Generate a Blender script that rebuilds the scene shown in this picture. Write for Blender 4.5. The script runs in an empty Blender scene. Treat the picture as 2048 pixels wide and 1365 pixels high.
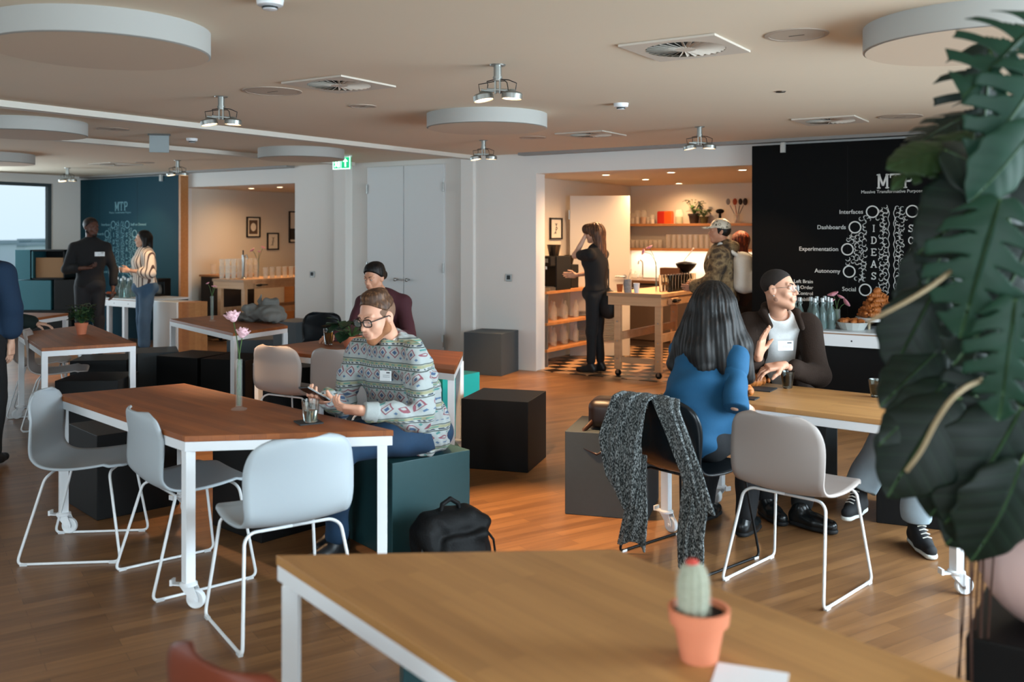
import bpy, bmesh, math, random
import numpy as np
from mathutils import Vector, Matrix, Euler

SC = bpy.context.scene
COL = SC.collection
PI = math.pi
random.seed(7)

# ------------------------------------------------------------------ camera, world, light, exposure
F, CX, HY, H = 1900.0, 1024.0, 465.0, 1.63
cam_d = bpy.data.cameras.new('camera')
cam = bpy.data.objects.new('camera', cam_d); COL.objects.link(cam)
cam.location = (0, 0, H); cam.rotation_euler = (PI / 2, 0, 0)
cam_d.sensor_width = 36; cam_d.lens = F / 2048 * 36
cam_d.shift_y = -(682.5 - HY) / 2048
cam_d.clip_start = 0.05; cam_d.clip_end = 500
cam_d.dof.use_dof = True; cam_d.dof.focus_distance = 6.2; cam_d.dof.aperture_fstop = 2.2
SC.camera = cam

SC.view_settings.view_transform = 'Standard'
SC.view_settings.look = 'None'
SC.view_settings.gamma = 1
SC.view_settings.use_curve_mapping = False
SC.view_settings.exposure = 0.0
SC.cycles.max_bounces = 8
SC.cycles.diffuse_bounces = 4
SC.cycles.glossy_bounces = 3
SC.cycles.transmission_bounces = 8
SC.cycles.transparent_max_bounces = 8
SC.cycles.caustics_reflective = False
SC.cycles.caustics_refractive = False
SC.cycles.sample_clamp_indirect = 4

world = bpy.data.worlds.new('overcast_sky'); SC.world = world
world.use_nodes = True
wn = world.node_tree; wn.nodes.clear()
wo = wn.nodes.new('ShaderNodeOutputWorld'); wb = wn.nodes.new('ShaderNodeBackground')
wr = wn.nodes.new('ShaderNodeValToRGB'); wt = wn.nodes.new('ShaderNodeTexCoord'); wx = wn.nodes.new('ShaderNodeSeparateXYZ')
wn.links.new(wt.outputs['Generated'], wx.inputs[0]); wn.links.new(wx.outputs['Z'], wr.inputs[0])
wr.color_ramp.elements[0].position = 0.0; wr.color_ramp.elements[0].color = (0.62, 0.74, 0.84, 1)
wr.color_ramp.elements[1].position = 0.35; wr.color_ramp.elements[1].color = (0.86, 0.92, 0.96, 1)
wn.links.new(wr.outputs[0], wb.inputs[0]); wb.inputs[1].default_value = 1.3
wn.links.new(wb.outputs[0], wo.inputs[0])

# the room's axes: D runs along the back wall (to the right), N goes through it into the kitchens
W0 = Vector((0.2236, 11.18, 0)); D = Vector((0.8387, -0.5446, 0)); NN = Vector((0.5446, 0.8387, 0))
RZ = math.atan2(D.y, D.x)
CEIL = 2.56
def W(t, s, z=0.0): return W0 + D * t + NN * s + Vector((0, 0, z))
def G(px, py, z=0.0):
    Y = (H - z) * F / (py - HY); return Vector(((px - CX) * Y / F, Y, z))
def S(px, py, Y): return Vector(((px - CX) * Y / F, Y, H - (py - HY) * Y / F))
def TW(px, s=0.0):
    k = (px - CX) / F
    return (k * (W0.y + s * NN.y) - (W0.x + s * NN.x)) / (D.x - k * D.y)

def area(name, loc, aim, sx, sy, power, col, spread=PI):
    l = bpy.data.lights.new(name, 'AREA'); l.shape = 'RECTANGLE'; l.size = sx; l.size_y = sy
    l.energy = power; l.color = col; l.spread = spread
    o = bpy.data.objects.new(name, l); COL.objects.link(o); o.location = loc
    o.rotation_euler = (Vector(aim) - Vector(loc)).to_track_quat('-Z', 'Y').to_euler()
    return o
COOL = (0.74, 0.90, 1.0)
# daylight through the windows behind and to the right of the camera, and the one on the left
area('daylight_behind', W(1.9, -14.3, 1.45), W(1.5, 0, 1.0), 7.5, 1.9, 190, COOL)
area('daylight_right', W(7.4, -4.3, 1.4), W(0, -4.9, -.9), 5.4, 1.8, 300, COOL, 1.9)
area('daylight_right_near', W(7.4, -11.3, 1.45), W(0, -6.0, 1.0), 3.6, 1.8, 240, COOL)
area('daylight_left', W(-8.65, -3.1, 1.45), W(0, -3.4, 1.0), 2.6, 1.9, 130, COOL)
area('daylight_left_near', W(-8.65, -8.5, 1.45), W(0, -5.5, 1.2), 6.5, 1.9, 75, COOL)

def spot(name, loc, aim, power, col, size=1.2, blend=0.8, r=0.04):
    l = bpy.data.lights.new(name, 'SPOT'); l.energy = power; l.color = col; l.spot_size = size; l.spot_blend = blend
    l.shadow_soft_size = r
    o = bpy.data.objects.new(name, l); COL.objects.link(o); o.location = loc
    o.rotation_euler = (Vector(aim) - Vector(loc)).to_track_quat('-Z', 'Y').to_euler()
    return o
WARM = (1.0, 0.60, 0.30)

# ------------------------------------------------------------------ materials
def lin(h):
    h = h.lstrip('#'); c = [int(h[i:i + 2], 16) / 255 for i in (0, 2, 4)]
    return tuple(x / 12.92 if x <= 0.04045 else ((x + 0.055) / 1.055) ** 2.4 for x in c) + (1,)
MATS = {}
def mat(name, col, rough=0.5, metal=0.0, vary=0.0, vscale=8.0, bump=0.0, bscale=60.0, trans=0.0, ior=1.45,
        emit=None, estr=0.0, coat=0.0, spec=None, sheen=0.0, stretch=None, coord='Object', alpha=None):
    if name in MATS: return MATS[name]
    m = bpy.data.materials.new(name); m.use_nodes = True; nt = m.node_tree
    b = nt.nodes['Principled BSDF']
    c = lin(col) if isinstance(col, str) else tuple(col) + (1,)
    b.inputs['Base Color'].default_value = c
    b.inputs['Roughness'].default_value = rough; b.inputs['Metallic'].default_value = metal
    b.inputs['Transmission Weight'].default_value = trans; b.inputs['IOR'].default_value = ior
    b.inputs['Coat Weight'].default_value = coat; b.inputs['Sheen Weight'].default_value = sheen
    if spec is not None: b.inputs['Specular IOR Level'].default_value = spec
    if emit: b.inputs['Emission Color'].default_value = lin(emit); b.inputs['Emission Strength'].default_value = estr
    if alpha is not None: b.inputs['Alpha'].default_value = alpha
    if vary or bump:
        tc = nt.nodes.new('ShaderNodeTexCoord'); src = tc.outputs[coord]
        if stretch:
            mp = nt.nodes.new('ShaderNodeMapping'); mp.inputs['Scale'].default_value = stretch
            nt.links.new(src, mp.inputs[0]); src = mp.outputs[0]
    if vary:
        n = nt.nodes.new('ShaderNodeTexNoise'); n.inputs['Scale'].default_value = vscale; n.inputs['Detail'].default_value = 4
        nt.links.new(src, n.inputs['Vector'])
        mx = nt.nodes.new('ShaderNodeMix'); mx.data_type = 'RGBA'
        mx.inputs[6].default_value = tuple(v * (1 - vary) for v in c[:3]) + (1,)
        mx.inputs[7].default_value = tuple(min(1, v * (1 + vary)) for v in c[:3]) + (1,)
        nt.links.new(n.outputs['Fac'], mx.inputs[0]); nt.links.new(mx.outputs[2], b.inputs['Base Color'])
    if bump:
        n = nt.nodes.new('ShaderNodeTexNoise'); n.inputs['Scale'].default_value = bscale; n.inputs['Detail'].default_value = 3
        nt.links.new(src, n.inputs['Vector'])
        bp = nt.nodes.new('ShaderNodeBump'); bp.inputs['Strength'].default_value = bump; bp.inputs['Distance'].default_value = 0.01
        nt.links.new(n.outputs['Fac'], bp.inputs['Height']); nt.links.new(bp.outputs[0], b.inputs['Normal'])
    MATS[name] = m; return m

class NB:
    """tiny helper for node maths"""
    def __init__(s, name):
        s.m = bpy.data.materials.new(name); s.m.use_nodes = True; s.nt = s.m.node_tree
        s.b = s.nt.nodes['Principled BSDF']; MATS[name] = s.m
    def new(s, t): return s.nt.nodes.new(t)
    def put(s, v, sock):
        if isinstance(v, (int, float)): sock.default_value = v
        elif isinstance(v, tuple): sock.default_value = v
        else: s.nt.links.new(v, sock)
    def op(s, o, a, b=0.0, c=0.0):
        n = s.new('ShaderNodeMath'); n.operation = o
        s.put(a, n.inputs[0]); s.put(b, n.inputs[1]); s.put(c, n.inputs[2]); return n.outputs[0]
    def mix(s, f, a, b):
        n = s.new('ShaderNodeMix'); n.data_type = 'RGBA'
        s.put(f, n.inputs[0]); s.put(a, n.inputs[6]); s.put(b, n.inputs[7]); return n.outputs[2]
    def coord(s, which='Object', rot=0.0, scale=(1, 1, 1)):
        t = s.new('ShaderNodeTexCoord'); mp = s.new('ShaderNodeMapping')
        mp.inputs['Rotation'].default_value = (0, 0, rot); mp.inputs['Scale'].default_value = scale
        s.nt.links.new(t.outputs[which], mp.inputs[0]); return mp.outputs[0]
    def xyz(s, v):
        n = s.new('ShaderNodeSeparateXYZ'); s.nt.links.new(v, n.inputs[0]); return n.outputs
    def noise(s, v, scale, detail=3, out='Fac'):
        n = s.new('ShaderNodeTexNoise'); n.inputs['Scale'].default_value = scale; n.inputs['Detail'].default_value = detail
        s.nt.links.new(v, n.inputs['Vector']); return n.outputs[out]
    def bump(s, h, st=0.3, dist=0.01):
        n = s.new('ShaderNodeBump'); n.inputs['Strength'].default_value = st; n.inputs['Distance'].default_value = dist
        s.nt.links.new(h, n.inputs['Height']); s.nt.links.new(n.outputs[0], s.b.inputs['Normal'])
    def ramp(s, f, stops):
        n = s.new('ShaderNodeValToRGB'); e = n.color_ramp.elements
        while len(e) < len(stops): e.new(0.5)
        for i, (p, c) in enumerate(stops): e[i].position = p; e[i].color = c
        s.nt.links.new(f, n.inputs[0]); return n.outputs[0]

def wood(name, c1, c2, plank=(0.9, 0.07), rot=0.0, rough=0.35, mortar=0.0012, gap=0.6, which='Object'):
    if name in MATS: return MATS[name]
    n = NB(name); v = n.coord(which, rot)
    br = n.new('ShaderNodeTexBrick'); br.inputs['Scale'].default_value = 1.0
    br.inputs['Brick Width'].default_value = plank[0]; br.inputs['Row Height'].default_value = plank[1]
    br.inputs['Mortar Size'].default_value = mortar; br.inputs['Mortar Smooth'].default_value = 0.6; br.offset = 0.37
    br.inputs['Color1'].default_value = (0.15, 0.15, 0.15, 1); br.inputs['Color2'].default_value = (0.85, 0.85, 0.85, 1)
    br.inputs['Mortar'].default_value = (0, 0, 0, 1)
    n.nt.links.new(v, br.inputs['Vector'])
    mp = n.new('ShaderNodeMapping'); mp.inputs['Scale'].default_value = (2.2, 26, 26)
    n.nt.links.new(v, mp.inputs[0])
    g = n.noise(mp.outputs[0], 1.0, 6)
    sx = n.xyz(br.outputs['Color'])[0]
    f = n.op('ADD', n.op('MULTIPLY', sx, 0.45), n.op('MULTIPLY', g, 0.6))
    col = n.ramp(f, [(0.15, lin(c1)), (0.85, lin(c2))])
    dk = n.mix(n.op('MULTIPLY', br.outputs['Fac'], gap), col, (0.02, 0.012, 0.008, 1))
    n.nt.links.new(dk, n.b.inputs['Base Color'])
    n.b.inputs['Roughness'].default_value = rough
    n.bump(g, 0.06, 0.004)
    return n.m

M_ceiling = mat('ceiling_paint', '#ddceb8', 0.95, vary=0.015, vscale=3)
M_white = mat('white_wall_paint', '#dddad5', 0.75, vary=0.01, vscale=2)
M_kitchen = mat('kitchen_wall_paint', '#d8cfc0', 0.8)
M_white_metal = mat('white_powder_coat', '#e4e7ea', 0.38)
M_floor = wood('oak_parquet', '#563822', '#966b43', (0.75, 0.075), RZ, 0.36)
M_top = wood('oak_tabletop', '#6f3c1f', '#a8602e', (0.55, 0.045), 0.0, 0.5, 0.0006, 0.25)
M_bench = wood('beech_wood', '#b58a63', '#d6ad85', (2.0, 0.09), 0.0, 0.5, 0.0008, 0.3)
M_shelf = wood('oak_shelf', '#a26a3c', '#c48a56', (1.5, 0.08), 0.0, 0.45, 0.0006, 0.2)
M_black_board = mat('black_board', '#08090a', 0.65, spec=0.12)
M_teal_board = mat('teal_board', '#083542', 0.6, spec=0.2)
M_chalk = mat('chalk_white', '#d7dad8', 0.9)
M_chrome = mat('brushed_steel', '#a9aaa8', 0.3, 1.0)
M_dkmetal = mat('dark_metal', '#17181a', 0.4, 0.6)
M_black = mat('black_lacquer', '#060607', 0.4, spec=.25)
M_vase = mat('vase_glass', '#e6efe9', 0.04, alpha=.08, spec=.8)
M_glass = mat('clear_glass', '#f4faf8', 0.02, trans=1.0, ior=1.45)
M_lens = mat('lamp_lens', '#ffe2c0', 0.3, emit='#ffd2a0', estr=9)

# ------------------------------------------------------------------ mesh building
class MB:
    def __init__(s): s.v = []; s.f = []
    def add(s, v, f):
        o = len(s.v); s.v += [tuple(x) for x in v]; s.f += [tuple(i + o for i in q) for q in f]; return s
    def box(s, c, d, rz=0.0, M=None, taper=1.0):
        c = Vector(c); x, y, z = d[0] / 2, d[1] / 2, d[2] / 2
        pts = [Vector((i * x, j * y, k * z)) for k in (-1, 1) for j in (-1, 1) for i in (-1, 1)]
        if taper != 1.0:
            for p in pts[4:]: p.x *= taper; p.y *= taper
        R = M if M is not None else Matrix.Rotation(rz, 3, 'Z')
        return s.add([R @ p + c for p in pts], [(0, 2, 3, 1), (4, 5, 7, 6), (0, 1, 5, 4), (2, 6, 7, 3), (0, 4, 6, 2), (1, 3, 7, 5)])
    def lathe(s, prof, c=(0, 0, 0), n=20, M=None, cap=True):
        """prof: list of (r, z) bottom to top"""
        c = Vector(c); v = []; f = []
        for r, z in prof:
            for i in range(n):
                a = 2 * PI * i / n; p = Vector((r * math.cos(a), r * math.sin(a), z))
                if M is not None: p = M @ p
                v.append(p + c)
        m = len(prof)
        for j in range(m - 1):
            for i in range(n):
                k = (i + 1) % n; f.append((j * n + i, j * n + k, (j + 1) * n + k, (j + 1) * n + i))
        if cap:
            if prof[0][0] > 1e-6: f.append(tuple(range(n))[::-1])
            if prof[-1][0] > 1e-6: f.append(tuple((m - 1) * n + i for i in range(n)))
        return s.add(v, f)
    def cyl(s, a, b, r, n=12, r2=None):
        return s.tube([a, b], r, n, r2)
    def tube(s, path, r, n=8, r2=None, closed=False, flat=1.0):
        P = [Vector(p) for p in path]; m = len(P); v = []; f = []
        up = None
        for i, p in enumerate(P):
            if closed: t = (P[(i + 1) % m] - P[i - 1]).normalized()
            else: t = (P[min(i + 1, m - 1)] - P[max(i - 1, 0)]).normalized()
            if up is None:
                up = t.orthogonal().normalized() if abs(t.z) > 0.95 else Vector((0, 0, 1))
            u = (up - t * up.dot(t))
            u = u.normalized() if u.length > 1e-6 else t.orthogonal().normalized()
            up = u; w = t.cross(u)
            rr = r if r2 is None else r + (r2 - r) * i / max(1, m - 1)
            if callable(r): rr = r(i / max(1, m - 1))
            for k in range(n):
                a = 2 * PI * k / n; v.append(p + u * (math.cos(a) * rr * flat) + w * (math.sin(a) * rr))
        for j in range(m if closed else m - 1):
            for k in range(n):
                l = (k + 1) % n; j2 = (j + 1) % m
                f.append((j * n + k, j * n + l, j2 * n + l, j2 * n + k))
        if not closed: f.append(tuple(range(n))[::-1]); f.append(tuple((m - 1) * n + k for k in range(n)))
        return s.add(v, f)
    def prism(s, poly, z0, z1):
        n = len(poly); v = [(p[0], p[1], z0) for p in poly] + [(p[0], p[1], z1) for p in poly]
        f = [tuple(range(n))[::-1], tuple(range(n, 2 * n))] + [(i, (i + 1) % n, n + (i + 1) % n, n + i) for i in range(n)]
        return s.add(v, f)
    def ball(s, c, r, n=12, M=None):
        r = r if hasattr(r, '__len__') else (r, r, r); c = Vector(c); v = []; f = []; m = n // 2 + 1
        for j in range(m + 1):
            th = PI * j / m
            for i in range(n):
                a = 2 * PI * i / n
                p = Vector((r[0] * math.sin(th) * math.cos(a), r[1] * math.sin(th) * math.sin(a), -r[2] * math.cos(th)))
                v.append((M @ p if M is not None else p) + c)
        for j in range(m):
            for i in range(n):
                k = (i + 1) % n; f.append((j * n + i, j * n + k, (j + 1) * n + k, (j + 1) * n + i))
        return s.add(v, f)
    def sheet(s, grid):
        nu = len(grid); nv = len(grid[0])
        return s.add([p for row in grid for p in row], [(i * nv + j, (i + 1) * nv + j, (i + 1) * nv + j + 1, i * nv + j + 1) for i in range(nu - 1) for j in range(nv - 1)])

def build(name, mb, m, parent=None, smooth=False, bevel=0.0, solid=0.0, sub=0, auto=None):
    me = bpy.data.meshes.new(name); me.from_pydata([tuple(v) for v in mb.v], [], mb.f)
    bm = bmesh.new(); bm.from_mesh(me); bmesh.ops.remove_doubles(bm, verts=bm.verts, dist=1e-6)
    if not solid: bmesh.ops.recalc_face_normals(bm, faces=bm.faces)
    bm.to_mesh(me); bm.free()
    o = bpy.data.objects.new(name, me); COL.objects.link(o)
    if m: me.materials.append(m)
    if solid:
        md = o.modifiers.new('thickness', 'SOLIDIFY'); md.thickness = solid; md.offset = 0; md.use_even_offset = False
    if bevel:
        md = o.modifiers.new('bevel', 'BEVEL'); md.width = bevel; md.segments = 2; md.limit_method = 'ANGLE'; md.angle_limit = 0.9
    if sub:
        md = o.modifiers.new('sub', 'SUBSURF'); md.levels = sub; md.render_levels = sub
    if smooth:
        for p in me.polygons: p.use_smooth = True
        if auto is not None:
            bm = bmesh.new(); bm.from_mesh(me)
            for e in bm.edges:
                if len(e.link_faces) == 2 and e.calc_face_angle(0) > auto: e.smooth = False
            bm.to_mesh(me); bm.free()
    if parent is not None: o.parent = parent
    return o
def tag(o, label=None, cat=None, group=None, kind=None):
    if label: o['label'] = label
    if cat: o['category'] = cat
    if group: o['group'] = group
    if kind: o['kind'] = kind
    return o
def thing(name, label, cat, loc=(0, 0, 0), rz=0.0, group=None):
    o = bpy.data.objects.new(name, None); COL.objects.link(o); o.location = loc; o.rotation_euler = (0, 0, rz)
    o.empty_display_size = 0.1
    return tag(o, label, cat, group)
def struct(name, mb, m, parent=None, **k):
    o = build(name, mb, m, parent, **k)
    if parent is None: o['kind'] = 'structure'
    return o
def kids(o): return [c for c in COL.objects if c.parent == o]
def dup(o, loc=None, rz=None, label=None, parent=None, group=None, scale=None):
    c = o.copy(); COL.objects.link(c)
    if parent is not None: c.parent = parent
    if loc is not None: c.location = loc
    if rz is not None: c.rotation_euler = (0, 0, rz)
    if label: c['label'] = label
    if group: c['group'] = group
    if scale: c.scale = scale
    for ch in kids(o): dup(ch, parent=c)
    return c
def rnd_path(pts, r, seg=5):
    """polyline with rounded corners"""
    P = [Vector(p) for p in pts]; out = [P[0]]
    for i in range(1, len(P) - 1):
        a = (P[i - 1] - P[i]); b = (P[i + 1] - P[i]); d = min(r, a.length * .49, b.length * .49)
        p0 = P[i] + a.normalized() * d; p1 = P[i] + b.normalized() * d
        for k in range(seg + 1):
            t = k / seg; out.append(p0 * (1 - t) ** 2 + P[i] * 2 * t * (1 - t) + p1 * t * t)
    out.append(P[-1]); return out
def text_mesh(s, size, M, depth=0.002, bold=0.0, align='CENTER'):
    cu = bpy.data.curves.new('lettering', 'FONT'); cu.body = s; cu.size = size; cu.extrude = depth; cu.offset = bold
    cu.align_x = align; cu.align_y = 'CENTER'; cu.resolution_u = 3
    o = bpy.data.objects.new('lettering_tmp', cu); COL.objects.link(o)
    dg = bpy.context.evaluated_depsgraph_get(); me = bpy.data.meshes.new_from_object(o.evaluated_get(dg))
    mb = MB(); mb.add([M @ v.co for v in me.vertices], [tuple(p.vertices) for p in me.polygons])
    bpy.data.objects.remove(o); bpy.data.curves.remove(cu); bpy.data.meshes.remove(me)
    return mb
# ------------------------------------------------------------------ room shell
TL, TR, SF = -8.75, 7.6, -14.5         # left window wall, right wall, wall behind the camera
tKL, tK1, tK2 = TW(362), TW(590), TW(1072)
tK3 = 3.3
OPZ = 2.32; KD = 3.4
def wbox(mb, t0, t1, s0, s1, z0, z1):
    c = W((t0 + t1) / 2, (s0 + s1) / 2, (z0 + z1) / 2); return mb.box(c, (abs(t1 - t0), abs(s1 - s0), abs(z1 - z0)), RZ)
struct('floor', wbox(MB(), TL - .3, TR + .3, SF - .3, KD + 3, -.1, 0), M_floor)
struct('ceiling', wbox(MB(), TL - .3, TR + .3, SF - .3, .3, CEIL, CEIL + .1), M_ceiling)
# back wall in pieces around the two kitchen openings
mb = MB()
wbox(mb, TL, tKL, 0, .2, 0, CEIL); wbox(mb, tKL, tK1, 0, .2, OPZ, CEIL); wbox(mb, tK1, TW(697), 0, .2, 0, CEIL)
wbox(mb, TW(925), tK2, 0, .2, 0, CEIL); wbox(mb, tK2, tK3, 0, .2, OPZ, CEIL); wbox(mb, tK3, TR, 0, .2, 0, CEIL)
struct('wall_back', mb, M_white)
mb = MB()
wbox(mb, TW(697), TW(925), .06, .2, 0, CEIL)
struct('wall_back_recess', mb, M_white)
# columns
mb = MB(); wbox(mb, TW(675), TW(698), -.07, .1, 0, CEIL); struct('trim_1', mb, M_white, bevel=.004)
mb = MB(); wbox(mb, TW(926), TW(951), -.05, .1, 0, CEIL); struct('trim_2', mb, M_white, bevel=.004)
# rail shadow gap along the ceiling
mb = MB(); wbox(mb, tK2 - .15, TR, -.16, -.02, CEIL - .03, CEIL); struct('trim_3', mb, mat('rail_grey', '#8c8a87', .5))
mb = MB(); wbox(mb, TL, tK1, -.16, -.02, CEIL - .03, CEIL); struct('trim_4', mb, MATS['rail_grey'])
# double door
def door_leaf(n, t0, t1, hinge):
    mb = MB(); wbox(mb, t0, t1, .025, .06, .01, CEIL - .07)
    o = struct('door_%d' % n, mb, mat('door_paint', '#d4d7d8', .55), bevel=.002)
    for z in (.25, 1.18, 2.2):
        hb = MB(); hb.cyl(W(hinge, .015, z - .06), W(hinge, .015, z + .06), .011, 10); build('hinge', hb, M_chrome, o)
    kt = t1 - .09 if hinge == t0 else t0 + .09
    kb = MB(); kb.cyl(W(kt, .025, 1.02), W(kt, -.03, 1.02), .01, 10); kb.ball(W(kt, -.035, 1.02), .024, 12)
    build('door_knob', kb, M_chrome, o, smooth=True)
ta, tb, tc_ = TW(735, .03), TW(807.5, .03), TW(888, .03)
door_leaf(1, ta, tb - .006, ta); door_leaf(2, tb + .006, tc_, tc_)
# kitchen shells
def kitchen(tag_, tl, tr):
    mb = MB(); wbox(mb, tl - .1, tr + .1, KD, KD + .1, 0, OPZ); struct('wall_%s_kitchen_back' % tag_, mb, M_kitchen)
    mb = MB(); wbox(mb, tl - .1, tl, .2, KD, 0, OPZ); struct('wall_%s_kitchen_left' % tag_, mb, M_kitchen)
    mb = MB(); wbox(mb, tr, tr + .1, .2, KD, 0, OPZ); struct('wall_%s_kitchen_right' % tag_, mb, M_kitchen)
    mb = MB(); wbox(mb, tl - .1, tr + .1, .2, KD + .1, OPZ, OPZ + .08); struct('ceiling_%s_kitchen' % tag_, mb, M_kitchen)
kitchen('right', -.35, 4.0); kitchen('left', tKL - .02, -1.6)
# patterned tile floor in the right kitchen
n = NB('kitchen_tile'); v = n.coord('Object', RZ)
ck = n.new('ShaderNodeTexChecker'); ck.inputs['Scale'].default_value = 5.0
ck.inputs['Color1'].default_value = lin('#14110f'); ck.inputs['Color2'].default_value = lin('#c49a72')
n.nt.links.new(v, ck.inputs['Vector']); n.nt.links.new(ck.outputs[0], n.b.inputs['Base Color']); n.b.inputs['Roughness'].default_value = .35
mb = MB(); wbox(mb, -.35, 4.0, .02, KD, 0, .006); struct('floor_kitchen_tiles', mb, n.m)
mb = MB(); wbox(mb, tKL, -1.6, .02, KD, 0, .006); struct('floor_left_kitchen_tiles', mb, n.m)
# left wall: window at its far end
wz0, wz1 = .45, 2.42
mb = MB()
wbox(mb, TL - .2, TL, -5.2, -4.2, 0, CEIL); wbox(mb, TL - .2, TL, SF, -11.8, 0, CEIL); wbox(mb, TL - .2, TL, -11.8, -5.2, 0, wz0); wbox(mb, TL - .2, TL, -11.8, -5.2, wz1, CEIL); wbox(mb, TL - .2, TL, -4.2, -.62, 0, wz0); wbox(mb, TL - .2, TL, -4.2, -.62, wz1, CEIL); wbox(mb, TL - .2, TL, -.62, .1, 0, CEIL)
struct('wall_left', mb, M_white)
w1 = MB()
for s0, s1 in ((-4.2, -4.14), (-2.45, -2.39), (-.68, -.62)): wbox(w1, TL - .12, TL - .04, s0, s1, wz0, wz1)
wbox(w1, TL - .12, TL - .04, -4.2, -.62, wz0, wz0 + .05); wbox(w1, TL - .12, TL - .04, -4.2, -.62, wz1 - .05, wz1)
w1 = struct('window_1', w1, mat('window_frame_grey', '#3a4448', .5))
mb = MB(); wbox(mb, TL - .084, TL - .078, -4.15, -.66, wz0 + .04, wz1 - .04); build('window_pane', mb, mat('window_glass', '#f2f8fa', .0, trans=1.0, ior=1.02), w1)
mb = MB(); wbox(mb, TL - .12, TL - .08, -11.8, -5.2, wz0, wz1); struct('window_4', mb, mat('window_glass_bright', '#cfe0ea', .2, emit='#d4e8f6', estr=1.0))
# right wall and the wall behind the camera, with their windows
mb = MB()
wbox(mb, TR, TR + .2, SF, -11.6, 0, CEIL); wbox(mb, TR, TR + .2, -1.5, .1, 0, CEIL); wbox(mb, TR, TR + .2, -11.6, -1.5, 0, .45); wbox(mb, TR, TR + .2, -11.6, -1.5, 2.35, CEIL)
struct('wall_right', mb, M_white)
mb = MB(); wbox(mb, TR + .06, TR + .1, -11.6, -1.5, .45, 2.35); struct('window_2', mb, mat('window_glass_bright', '#cfe0ea', .2, emit='#d4e8f6', estr=1.0))
mb = MB()
wbox(mb, TL, -3.5, SF - .2, SF, 0, CEIL); wbox(mb, 5.9, TR, SF - .2, SF, 0, CEIL); wbox(mb, -3.5, 5.9, SF - .2, SF, 0, .45); wbox(mb, -3.5, 5.9, SF - .2, SF, 2.42, CEIL)
struct('wall_front', mb, M_white)
mb = MB(); wbox(mb, -3.5, 5.9, SF - .12, SF - .08, .45, 2.42); struct('window_3', mb, MATS['window_glass_bright'])
# ceiling beams
def beam(n, p, q):
    a = Vector(p); b = Vector(q); L = (b - a).length; mid = (a + b) / 2
    mb = MB(); mb.box((mid.x, mid.y, CEIL - .0225), (L, .11, .045), math.atan2(b.y - a.y, b.x - a.x)); struct('trim_%d' % n, mb, mat('beam_paint', '#d0cbc2', .7))
pb = G(620, 274, CEIL); d_ = W(0, 0)
def beam_at(n, px, py):
    g = G(px, py, CEIL); r = g - W0; t = r.dot(D); wq = W(t, -.05); wp = W(t, -11); beam(n, (wp.x, wp.y), (wq.x, wq.y))
beam_at(5, 620, 274); beam_at(6, 300, 289)
# world outside the left window
mb = MB(); mb.box((-60, 70, -12.2), (160, 160, .2)); tag(build('ground_outside', mb, mat('grass_outside', '#6f8f72', .9, vary=.3, vscale=.1)), kind='structure')
random.seed(3)
gB = 'hazy buildings beyond the left window'
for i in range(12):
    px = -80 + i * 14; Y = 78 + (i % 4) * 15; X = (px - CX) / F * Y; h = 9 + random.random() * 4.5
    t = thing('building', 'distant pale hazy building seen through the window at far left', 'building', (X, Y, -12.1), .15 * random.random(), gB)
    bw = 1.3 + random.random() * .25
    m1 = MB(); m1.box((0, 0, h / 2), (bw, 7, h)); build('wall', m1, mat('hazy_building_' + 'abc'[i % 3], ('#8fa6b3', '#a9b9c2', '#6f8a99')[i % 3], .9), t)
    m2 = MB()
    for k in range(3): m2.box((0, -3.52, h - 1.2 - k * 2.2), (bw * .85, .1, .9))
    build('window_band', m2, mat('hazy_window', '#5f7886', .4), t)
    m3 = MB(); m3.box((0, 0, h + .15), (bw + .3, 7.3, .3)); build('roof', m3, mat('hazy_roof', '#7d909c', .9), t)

# ------------------------------------------------------------------ ceiling fittings
M_disc = mat('disc_fabric_white', '#aaa9a5', .8); M_disc_face = mat('disc_face_fabric', '#ccb8a2', .95)
discs = [(-1.87, 4.33, 'large round acoustic disc at the top left corner of the room'), (-.197, 7.5, 'round acoustic disc hanging in the middle of the ceiling'),
         (2.06, 4.21, 'round acoustic disc at top right above the big plant'), (-4.08, 7.98, 'round acoustic disc cut by the left edge below the ceiling strip'),
         (-2.36, 10.65, 'round acoustic disc beside the green exit sign'), (-6.2, 11.3, 'farthest round acoustic disc near the left window')]
for x, y, l in discs:
    t = thing('acoustic_disc', l, 'ceiling disc', (x, y, CEIL), 0, 'round acoustic discs on the ceiling')
    m1 = MB(); m1.lathe([(.466, -.11), (.475, -.107), (.475, 0)], n=72, cap=True); build('rim', m1, M_disc, t, smooth=True, auto=.6)
    m2 = MB(); m2.lathe([(.001, -.113), (.466, -.1125)], n=72, cap=False); build('face_panel', m2, M_disc_face, t)
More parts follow.
